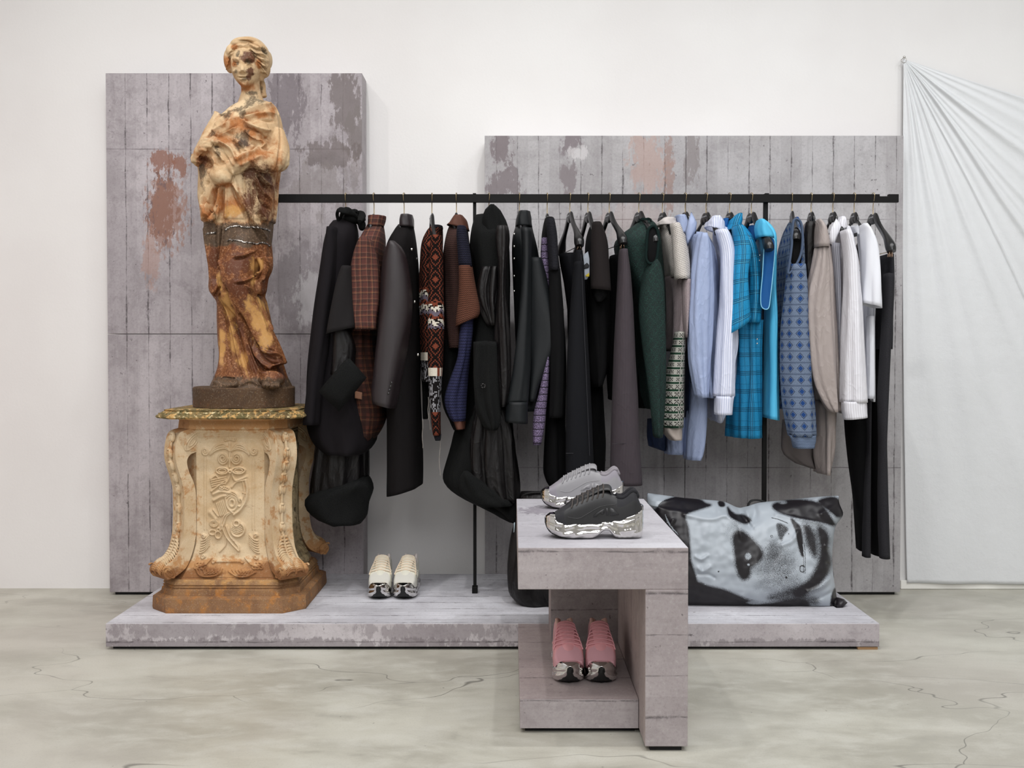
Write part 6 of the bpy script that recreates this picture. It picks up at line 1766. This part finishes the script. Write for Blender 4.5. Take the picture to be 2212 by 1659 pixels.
# thigh, shin, feet
tb(ZS2, [(470, 260, 4.21), (430, 450, 4.19), (405, 620, 4.175), (480, 820, 4.19), (570, 1000, 4.20), (650, 1160, 4.20), (700, 1300, 4.20)], [.055, .068, .072, .060, .052, .050, .052])
el(ZS2, 690, 1400, 4.155, (.052, .055, .034)); el(ZS2, 650, 1445, 4.12, (.020, .03, .014)); el(ZS2, 700, 1450, 4.115, (.018, .03, .013)); el(ZS2, 735, 1448, 4.12, (.014, .026, .012))
el(ZS2, 340, 1440, 4.15, (.060, .065, .022)); el(ZS2, 300, 1462, 4.115, (.045, .03, .012))
bl(ZS2, [(20, 135, 330, 4.19, .03), (60, 135, 325, 4.18, .035), (110, 142, 300, 4.18, .03), (150, 155, 260, 4.19, .02)], m_=24)
bl(ZS2, [(430, 560, 672, 4.20, .035), (520, 600, 672, 4.20, .035), (600, 560, 640, 4.21, .03), (690, 555, 625, 4.21, .028), (720, 570, 610, 4.21, .02)], m_=30)
bl(ZS2, [(600, 215, 300, 4.19, .03), (690, 198, 290, 4.18, .032), (735, 225, 280, 4.19, .02)], m_=20)
tmp = S.build('figure_raw', M_STONE, None)
md = tmp.modifiers.new('remesh', 'REMESH'); md.mode = 'VOXEL'; md.voxel_size = .0031; md.use_smooth_shade = True
md = tmp.modifiers.new('smooth', 'SMOOTH'); md.factor = .5; md.iterations = 7
dg = bpy.context.evaluated_depsgraph_get()
fig = bpy.data.meshes.new_from_object(tmp.evaluated_get(dg))
rawme = tmp.data; bpy.data.objects.remove(tmp); bpy.data.meshes.remove(rawme)
nV = len(fig.vertices)
co = np.empty(nV * 3); fig.vertices.foreach_get('co', co); co = co.reshape(-1, 3)
def normals():
    nn = np.empty(nV * 3); fig.vertices.foreach_get('normal', nn); return nn.reshape(-1, 3)
def zc(Z, px): return (px[:, 0] - Z.ox) * Z.k, (px[:, 1] - Z.oy) * Z.k

def sculpt(Z, strokes_):
    global co
    nn = normals(); px = to_px(co); fx = np.clip(-nn[:, 1] * 1.7 - .05, 0, 1); sel = np.where(fx > 0.02)[0]
    x_, y_ = (px[sel, 0] - Z.ox) * Z.k, (px[sel, 1] - Z.oy) * Z.k
    disp = np.zeros(len(sel))
    for pts, w_, a_ in strokes_:
        pp_ = spline(pts, max(6, 4 * len(pts))); d = np.full(len(sel), 1e9); tt = np.zeros(len(sel))
        x0_, x1_, y0_, y1_ = pp_[:, 0].min() - 3 * w_, pp_[:, 0].max() + 3 * w_, pp_[:, 1].min() - 3 * w_, pp_[:, 1].max() + 3 * w_
        k_ = np.where((x_ > x0_) & (x_ < x1_) & (y_ > y0_) & (y_ < y1_))[0]
        if len(k_) == 0: continue
        X_, Y_ = x_[k_], y_[k_]; dd = np.full(len(k_), 1e9); t_ = np.zeros(len(k_)); ns = len(pp_) - 1
        for i in range(ns):
            xa, ya = pp_[i]; ex, ey = pp_[i + 1] - pp_[i]
            t = np.clip(((X_ - xa) * ex + (Y_ - ya) * ey) / (ex * ex + ey * ey + 1e-9), 0, 1)
            q = np.hypot(X_ - xa - t * ex, Y_ - ya - t * ey); m = q < dd; dd[m] = q[m]; t_[m] = (i + t[m]) / ns
        disp[k_] += 1.5 * a_ * np.exp(-np.abs(dd / (w_ * .88)) ** 1.5) * np.clip(np.sin(np.pi * np.clip(t_, .03, .97)) * 3, .25, 1)
    co[sel] += nn[sel] * (disp * fx[sel])[:, None]
    fig.vertices.foreach_set('co', co.ravel()); fig.update()

# general upright folds on the lower robe, all the way round
nn = normals(); zlo_, zhi_ = zb1, P(500, 620, 4.2)[2]
ang = np.arctan2(co[:, 1] - 4.28, co[:, 0] - cxb)
hgt = np.clip((zhi_ - co[:, 2]) / (zhi_ - zlo_), 0, 1)
back = np.clip(nn[:, 1] * 2 + .3, 0, 1)
co += nn * ((.010 * np.sin(ang * 11 + 1.5 * np.sin(co[:, 2] * 6)) + .004 * np.sin(ang * 23 + co[:, 2] * 9)) * back * (co[:, 2] < P(500, 215, 4.28)[2]))[:, None]
fig.vertices.foreach_set('co', co.ravel()); fig.update()

R_, V__ = 1, -1
sculpt(ZS1, [
 # chest drapery, radiating from the viewer's right shoulder
 ([(745, 655), (640, 672), (550, 700), (470, 750)], 13, .009), ([(700, 700), (600, 705), (520, 740), (460, 780)], 12, -.008),
 ([(790, 740), (690, 735), (590, 750), (480, 775)], 14, .010), ([(770, 800), (680, 790), (580, 780), (500, 790)], 12, -.009),
 ([(480, 790), (560, 830), (650, 865), (740, 880)], 14, .011), ([(500, 830), (570, 870), (640, 900)], 12, -.009),
 ([(480, 860), (570, 920), (650, 970), (680, 1010)], 15, .011), ([(560, 850), (640, 900), (700, 960)], 10, -.006),
 ([(450, 770), (370, 820), (290, 860), (220, 900)], 13, .010), ([(470, 800), (380, 860), (290, 910), (200, 950)], 11, -.009),
 ([(430, 850), (350, 900), (280, 930)], 13, .009), ([(400, 720), (320, 780), (250, 840)], 12, .008), ([(360, 700), (300, 770)], 10, -.006),
 ([(235, 968), (320, 985), (390, 1030), (430, 1110), (445, 1150)], 15, .014), ([(240, 1000), (300, 1030), (350, 1090), (380, 1140)], 14, -.012),
 ([(250, 1040), (300, 1090), (340, 1150)], 12, .012), ([(260, 1010), (330, 1060), (400, 1150), (420, 1180)], 9, .008),
 ([(400, 950), (440, 1020), (470, 1080)], 12, -.009), ([(440, 960), (500, 1030), (520, 1060)], 12, .007), ([(560, 980), (600, 1010), (560, 1060)], 14, -.006),
 ([(440, 1130), (520, 1085), (600, 1050), (680, 990)], 14, .010), ([(450, 1180), (560, 1130), (660, 1090)], 16, .006),
 ([(800, 800), (808, 950), (800, 1100), (780, 1250)], 9, -.009), ([(770, 720), (795, 850), (800, 1000)], 8, .006), ([(700, 640), (770, 690), (800, 760)], 10, .007),
 # hollow behind the hand
 ([(120, 1090), (170, 1150), (220, 1200)], 36, -.016), ([(235, 1100), (260, 1150), (250, 1200)], 16, .010), ([(290, 1110), (300, 1160)], 12, -.008),
 # cloth gathered at the hand, falling folds
 ([(250, 1335), (220, 1450), (175, 1560), (160, 1640)], 13, .013), ([(275, 1345), (255, 1450), (215, 1560), (190, 1640)], 11, -.012),
 ([(300, 1350), (290, 1480), (265, 1640)], 13, .014), ([(325, 1355), (320, 1500), (305, 1640)], 11, -.012), ([(350, 1350), (352, 1500), (345, 1640)], 12, .009),
 ([(200, 1300), (165, 1380), (140, 1440)], 14, -.010), ([(180, 1330), (150, 1450), (150, 1560)], 12, .010),
 ([(390, 1330), (430, 1450), (490, 1560), (530, 1650)], 12, -.012), ([(380, 1290), (450, 1400), (500, 1500), (545, 1600)], 14, .012),
 ([(400, 1200), (430, 1320), (460, 1430)], 14, .010), ([(480, 1180), (500, 1330), (510, 1480)], 12, -.007),
 ([(590, 1180), (640, 1270), (700, 1330), (762, 1365)], 15, .014), ([(610, 1220), (650, 1320), (720, 1390)], 13, -.013),
 ([(600, 1260), (640, 1380), (700, 1440), (750, 1480)], 14, .012), ([(590, 1300), (620, 1430), (680, 1520), (740, 1560)], 12, -.011),
 ([(590, 1350), (610, 1480), (650, 1580), (700, 1650)], 13, .010), ([(560, 1300), (570, 1450), (590, 1620)], 10, -.006), ([(690, 1200), (740, 1260), (765, 1300)], 12, -.010),
 ([(560, 1120), (640, 1180), (720, 1230)], 18, .008)])
sculpt(ZS2, [
 ([(140, 60), (190, 110), (235, 130)], 12, .010), ([(200, 30), (235, 130), (240, 330), (250, 500)], 10, -.012), ([(160, 160), (175, 300), (205, 480), (215, 640)], 14, .009),
 ([(290, 170), (280, 300), (262, 450), (262, 560)], 11, -.014), ([(310, 150), (300, 280), (285, 400), (280, 520)], 9, .010),
 ([(480, 60), (520, 150), (580, 240), (630, 330), (640, 420)], 12, -.011), ([(500, 40), (550, 150), (610, 230), (660, 290)], 11, .010), ([(560, 60), (620, 150), (680, 200)], 10, -.007),
 ([(385, 425), (450, 418), (520, 390), (570, 365)], 8, .009), ([(385, 440), (450, 435), (520, 412)], 7, -.007),
 ([(400, 622), (470, 612), (540, 580), (600, 540)], 8, .010), ([(400, 640), (480, 632), (550, 605), (590, 575)], 7, -.008),
 ([(620, 380), (640, 450), (668, 500), (640, 560), (600, 620)], 11, .010), ([(600, 400), (610, 480), (600, 560), (560, 620)], 12, -.008),
 ([(470, 640), (540, 700), (600, 780), (645, 880), (680, 990), (700, 1090)], 9, .009), ([(500, 690), (570, 770), (620, 870), (660, 980)], 8, -.007),
 ([(560, 800), (610, 900), (650, 1010)], 7, .005), ([(330, 700), (390, 830), (440, 920)], 9, .008),
 ([(300, 640), (350, 760), (410, 870), (470, 990), (540, 1100), (600, 1180)], 12, -.016),
 ([(415, 870), (460, 940), (500, 1040), (560, 1150)], 16, -.014),
 ([(268, 740), (290, 900), (300, 1100), (290, 1300), (240, 1430)], 10, .010), ([(285, 720), (320, 900), (345, 1100), (360, 1280)], 9, -.011),
 ([(285, 690), (340, 850), (385, 1020), (420, 1200), (470, 1380)], 12, .012), ([(310, 700), (375, 860), (425, 1040), (470, 1220), (520, 1400)], 9, -.010),
 ([(330, 720), (410, 880), (460, 1060), (510, 1240), (560, 1390)], 10, .009), ([(270, 800), (278, 1000), (285, 1180)], 7, -.008),
 ([(440, 930), (490, 1080), (540, 1230), (590, 1340), (640, 1370)], 9, .010), ([(470, 1000), (530, 1150), (590, 1280), (650, 1340)], 8, -.010),
 ([(520, 1090), (580, 1210), (650, 1290), (720, 1310)], 9, .010), ([(560, 1120), (620, 1220), (690, 1270), (750, 1270)], 8, -.009),
 ([(590, 1150), (660, 1190), (730, 1200), (765, 1230)], 11, .012), ([(600, 1190), (670, 1220), (740, 1240)], 7, -.008), ([(640, 1140), (700, 1160), (735, 1185)], 8, .006),
 ([(650, 830), (675, 940)], 6, -.006), ([(670, 960), (692, 1010)], 6, .006), ([(680, 1010), (700, 1060)], 6, -.005),
 ([(210, 700), (235, 690), (260, 640)], 12, .009), ([(230, 740), (262, 700), (280, 600)], 9, -.011),
 ([(610, 1370), (690, 1345), (760, 1360), (800, 1420)], 10, .010), ([(220, 1440), (300, 1400), (380, 1390), (420, 1440)], 10, .009), ([(430, 1460), (520, 1420), (600, 1460)], 10, .008),
 ([(670, 1430), (668, 1470)], 5, -.006), ([(715, 1430), (718, 1470)], 5, -.005), ([(640, 1440), (640, 1470)], 5, -.004)])
fig_strokes_face = [
 # eye sockets, brow, lids
 ([(270, 735), (340, 715), (420, 735)], 46, -.0085), ([(590, 730), (680, 705), (790, 745)], 52, -.0095),
 ([(265, 640), (340, 610), (440, 650)], 26, .0040), ([(560, 650), (670, 600), (810, 660)], 28, .0042),
 ([(290, 752), (345, 738), (400, 754)], 24, .0085), ([(615, 758), (690, 738), (768, 764)], 26, .0090), ([(275, 715), (345, 690), (415, 722)], 9, -.0030), ([(595, 715), (690, 688), (785, 728)], 9, -.0030),
 ([(280, 790), (345, 805), (405, 785)], 9, .0022), ([(610, 800), (690, 815), (775, 800)], 9, .0022),
 # cheeks
 ([(290, 900), (330, 960)], 60, .0040), ([(800, 930), (780, 1000)], 80, .0035),
 # nose sides, nostrils
 ([(455, 975), (480, 985)], 14, -.0045), ([(555, 985), (590, 975)], 14, -.0045), ([(440, 1010), (530, 1020), (610, 1010)], 20, -.0030),
 # mouth
 ([(430, 1062), (490, 1048), (530, 1058), (580, 1046), (650, 1070)], 15, .0050), ([(425, 1090), (530, 1098), (655, 1096)], 9, -.0068), ([(450, 1122), (540, 1140), (630, 1124)], 17, .0052), ([(470, 1175), (540, 1188), (620, 1175)], 20, -.0040),
 ([(520, 1265), (570, 1275), (620, 1265)], 45, .0050), ([(400, 1080), (405, 1100)], 14, -.003), ([(680, 1085), (685, 1105)], 16, -.003),
 # hairline and waves
 ([(250, 700), (245, 540), (300, 400), (430, 330), (560, 300), (700, 370), (810, 480), (860, 640), (880, 820), (970, 900)], 15, -.0080)]
for k in range(9):
    f = k / 8
    y0_ = 250 + 70 * k; 
    fig_strokes_face.append(([(560 + 40 * k, 270 + 38 * k), (720 + 30 * k, 265 + 62 * k), (860 + 22 * k, 330 + 66 * k), (1010 + 12 * k, 330 + 80 * k), (1130 + 4 * k, 430 + 76 * k)], 12, .0075 if k % 2 == 0 else -.0065))
    fig_strokes_face.append(([(520 - 30 * k, 275 + 22 * k), (400 - 28 * k, 290 + 36 * k), (290 - 20 * k, 360 + 52 * k), (170 - 8 * k, 470 + 56 * k)], 12, .0065 if k % 2 == 0 else -.006))
fig_strokes_face += [([(450, 150), (600, 160), (760, 200), (920, 270), (1080, 420), (1180, 600)], 11, -.0090), ([(430, 120), (620, 118), (800, 160), (960, 230)], 14, .0045)]
for k in range(6): fig_strokes_face.append(([(960 + 8 * k, 640 + 75 * k), (1050, 620 + 75 * k), (1150 - 8 * k, 660 + 70 * k), (1210 - 20 * k, 700 + 66 * k)], 13, .0065 if k % 2 == 0 else -.006))
sculpt(ZH, fig_strokes_face)

# surface colouring: stains, dark patches, and highlights painted in as gold
px = to_px(co); s1x, s1y = zc(ZS1, px); s2x, s2y = zc(ZS2, px); hx_, hy_ = zc(ZH, px)
nz3 = np.array([mnoise.noise(Vector((float(c_[0]) * 26, float(c_[1]) * 26, float(c_[2]) * 20))) for c_ in co])
nz4 = np.array([mnoise.noise(Vector((float(c_[0]) * 70, float(c_[1]) * 70, float(c_[2]) * 60))) for c_ in co])
def blob(x_, y_, cx_, cy_, rx, ry, rot=0, soft=.35, nz=.5):
    a = math.radians(rot); dx_, dy_ = x_ - cx_, y_ - cy_
    u_, v_ = (dx_ * math.cos(a) + dy_ * math.sin(a)) / rx, (-dx_ * math.sin(a) + dy_ * math.cos(a)) / ry
    e = 1 - np.sqrt(u_ * u_ + v_ * v_) + nz * nz3 + .35 * nz4
    return sstep(-soft * .9, soft * 1.9, e)
rust = np.zeros(nV); brown = np.zeros(nV); dark = np.zeros(nV); gold_highlight = np.zeros(nV)
def mxx(arr, v): np.maximum(arr, v, out=arr)
for q in [(430, 830, 120, 90, 0), (560, 900, 140, 50, 25), (330, 950, 150, 50, 15), (150, 1120, 80, 90, 0), (560, 1090, 150, 60, -15), (780, 1250, 50, 170, 0), (430, 1500, 90, 90, 0), (300, 1480, 130, 60, 80), (170, 1600, 80, 100, 0), (720, 1480, 70, 160, 0), (500, 500, 80, 40, 0), (640, 740, 120, 30, 0), (740, 700, 40, 60, 0), (330, 1340, 80, 30, 0)]: mxx(rust, .95 * blob(s1x, s1y, q[0], q[1], q[2] * 1.7, q[3] * 1.75, q[4], soft=.75, nz=.4))
for q in [(650, 1330, 120, 190, -10), (560, 1250, 80, 90, 0), (560, 1480, 70, 160, 0), (660, 1560, 90, 110, 0), (160, 1130, 60, 60, 30), (490, 980, 60, 30, 20)]: mxx(brown, .95 * blob(s1x, s1y, q[0], q[1], q[2] * 1.3, q[3] * 1.25, q[4], soft=.6, nz=.4))
for q in [(560, 640, 110, 60, 0), (470, 700, 60, 60, 0), (340, 760, 60, 50, -30), (480, 930, 60, 80, 60), (250, 900, 60, 30, -20), (470, 1000, 50, 50, 0), (280, 1060, 60, 30, 50), (160, 1240, 50, 70, 0), (150, 1350, 40, 60, 0)]: mxx(dark, .8 * blob(s1x, s1y, *q, soft=.5, nz=1.3))
low = sstep(-20, 90, s2y + 60 * nz3 - 90)
mxx(rust, .85 * low); mxx(brown, .62 * low)
m = sstep(110, 170, s2y + 40 * nz3) * (1 - sstep(300, 360, s2y + 40 * nz3)); mxx(dark, .95 * m * (s2y > 60))
for q in [(420, 480, 170, 150, 0), (420, 660, 160, 110, 20), (480, 800, 90, 90, 30), (640, 650, 60, 100, 0), (230, 400, 60, 190, 0), (220, 620, 40, 90, 0), (600, 1150, 150, 120, 40), (680, 1240, 130, 80, 10), (560, 1280, 120, 110, 0), (440, 1000, 70, 120, -20), (760, 1380, 80, 90, 0), (400, 300, 130, 60, 0)]: mxx(brown, .95 * blob(s2x, s2y, *q))
for q in [(570, 490, 60, 90, 20), (560, 850, 110, 110, 30), (620, 1060, 70, 130, 10), (340, 820, 50, 180, -18), (390, 1100, 40, 180, -15), (480, 1290, 30, 150, -12), (280, 640, 25, 100, -10), (290, 1130, 30, 160, 0), (380, 60, 80, 60, 0), (540, 620, 25, 60, 10), (560, 920, 60, 160, -25)]: mxx(gold_highlight, .95 * blob(s2x, s2y, *q, soft=.5, nz=.8))  # golden patches, with highlights along the folds painted into them
mxx(dark, .85 * sstep(1340, 1420, s2y + 60 * nz3))
for q in [(660, 560, 190, 170, 0), (720, 950, 120, 130, 10), (690, 1080, 80, 90, 0)]: mxx(brown, .95 * blob(hx_, hy_, q[0], q[1], q[2] * 1.15, q[3] * 1.15, q[4], soft=.3, nz=.3) * (hy_ < 1700))
for q in [(120, 720, 120, 200, 0), (300, 760, 70, 80, 0), (520, 1400, 160, 90, 0), (940, 740, 80, 110, 0), (300, 330, 110, 60, -20)]: mxx(rust, .9 * blob(hx_, hy_, q[0], q[1], q[2] * 1.4, q[3] * 1.4, q[4], soft=.5, nz=.4))
for q in [(660, 700, 85, 75, 0), (390, 740, 40, 45, 0), (400, 470, 50, 100, 20), (1060, 400, 60, 130, -35), (350, 950, 70, 100, 0), (740, 1500, 200, 70, 0), (560, 1130, 90, 40, 0), (1020, 1400, 60, 220, 0)]: mxx(dark, .85 * blob(hx_, hy_, *q, soft=.4, nz=.6))  # dark patches over the eye sockets, hair, mouth and neck
g, p, x, y, z, n1, n2, n3, n4 = stone('weathered_statue_stone', 0, 0, 0)
ar, ab, ad, ag = g.attr('rust'), g.attr('brown'), g.attr('dark'), g.attr('gold_highlight')
def edgy(a, n, k=1.1, lo=.2, hi=.85): return g.rng(g.add(a, g.mul(g.sub(n, .5), k)), lo, hi)
c = g.mix(g.rng(n1, .35, .65), '#c09f78', '#d8bf9a')
c = g.mix(g.mul(edgy(ar, n2), .9), c, '#a0602c')
c = g.mix(g.mul(edgy(ab, n3, 1.3), .94), c, '#58301e')
c = g.mix(g.mul(edgy(ag, n3, 1.8), .75), c, '#cc9c5c')
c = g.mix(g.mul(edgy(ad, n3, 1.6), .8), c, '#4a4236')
c = g.mix(g.mul(g.rng(n2, .60, .70), .35), c, '#7d4a26')
mat = finish_stone(g, c, n2, n3, n4, .0012)
g.rough(g.rng(ab, 0, 1, .78, .5))
fig.materials.clear(); fig.materials.append(mat)
fig.polygons.foreach_set('use_smooth', np.ones(len(fig.polygons), bool))
for nm, arr in (('rust', rust), ('brown', brown), ('dark', dark), ('gold_highlight', gold_highlight)): set_uv_extra(fig, nm, arr)
co -= np.array([PCX, 4.28, zc1])
fig.vertices.foreach_set('co', co.ravel()); fig.update(); fig.name = 'draped_figure'
fo = link('draped_figure', fig, sd)
# repair seams: follow the surface
from mathutils.bvhtree import BVHTree
dg = bpy.context.evaluated_depsgraph_get()
bvh = BVHTree.FromObject(fo, dg)
def onto(px_, py_):
    d = Vector(P(px_, py_, 5.0)) - Vector((0, 0, CAM_H)); d.normalize()
    org = Vector((0, 0, CAM_H)) - Vector((PCX, 4.28, zc1))
    h_, nrm_, _, _ = bvh.ray_cast(org, d)
    return None if h_ is None else np.array(h_) + np.array([PCX, 4.28, zc1]) + np.array(nrm_) * .001
g = G('silver_repair_metal', .35, .8); g.color(g.mix(g.rng(g.noise(g.obj(), 90, 3), .45, .6), '#57504a', '#cfcac4')); M_SEAM = g.mat
for pts in ([(318, 215), (350, 190), (420, 178), (480, 190), (530, 186), (600, 195), (672, 214)], [(335, 292), (400, 292), (450, 302), (510, 312), (570, 322), (625, 310), (672, 340)], [(166, 240), (200, 236), (240, 230)]):
    q = [onto(*ZS2.pt(a + rng.normal(0, 2), c_ + rng.normal(0, 3))) for a, c_ in spline(pts, 46)]
    q = [v for v in q if v is not None and v[1] < 4.5]
    b = MB(); b.tube(q, [.0022 + .0016 * abs(math.sin(i * 1.7)) for i in range(len(q))], 7); b.build('repair_seam', M_SEAM, sd)
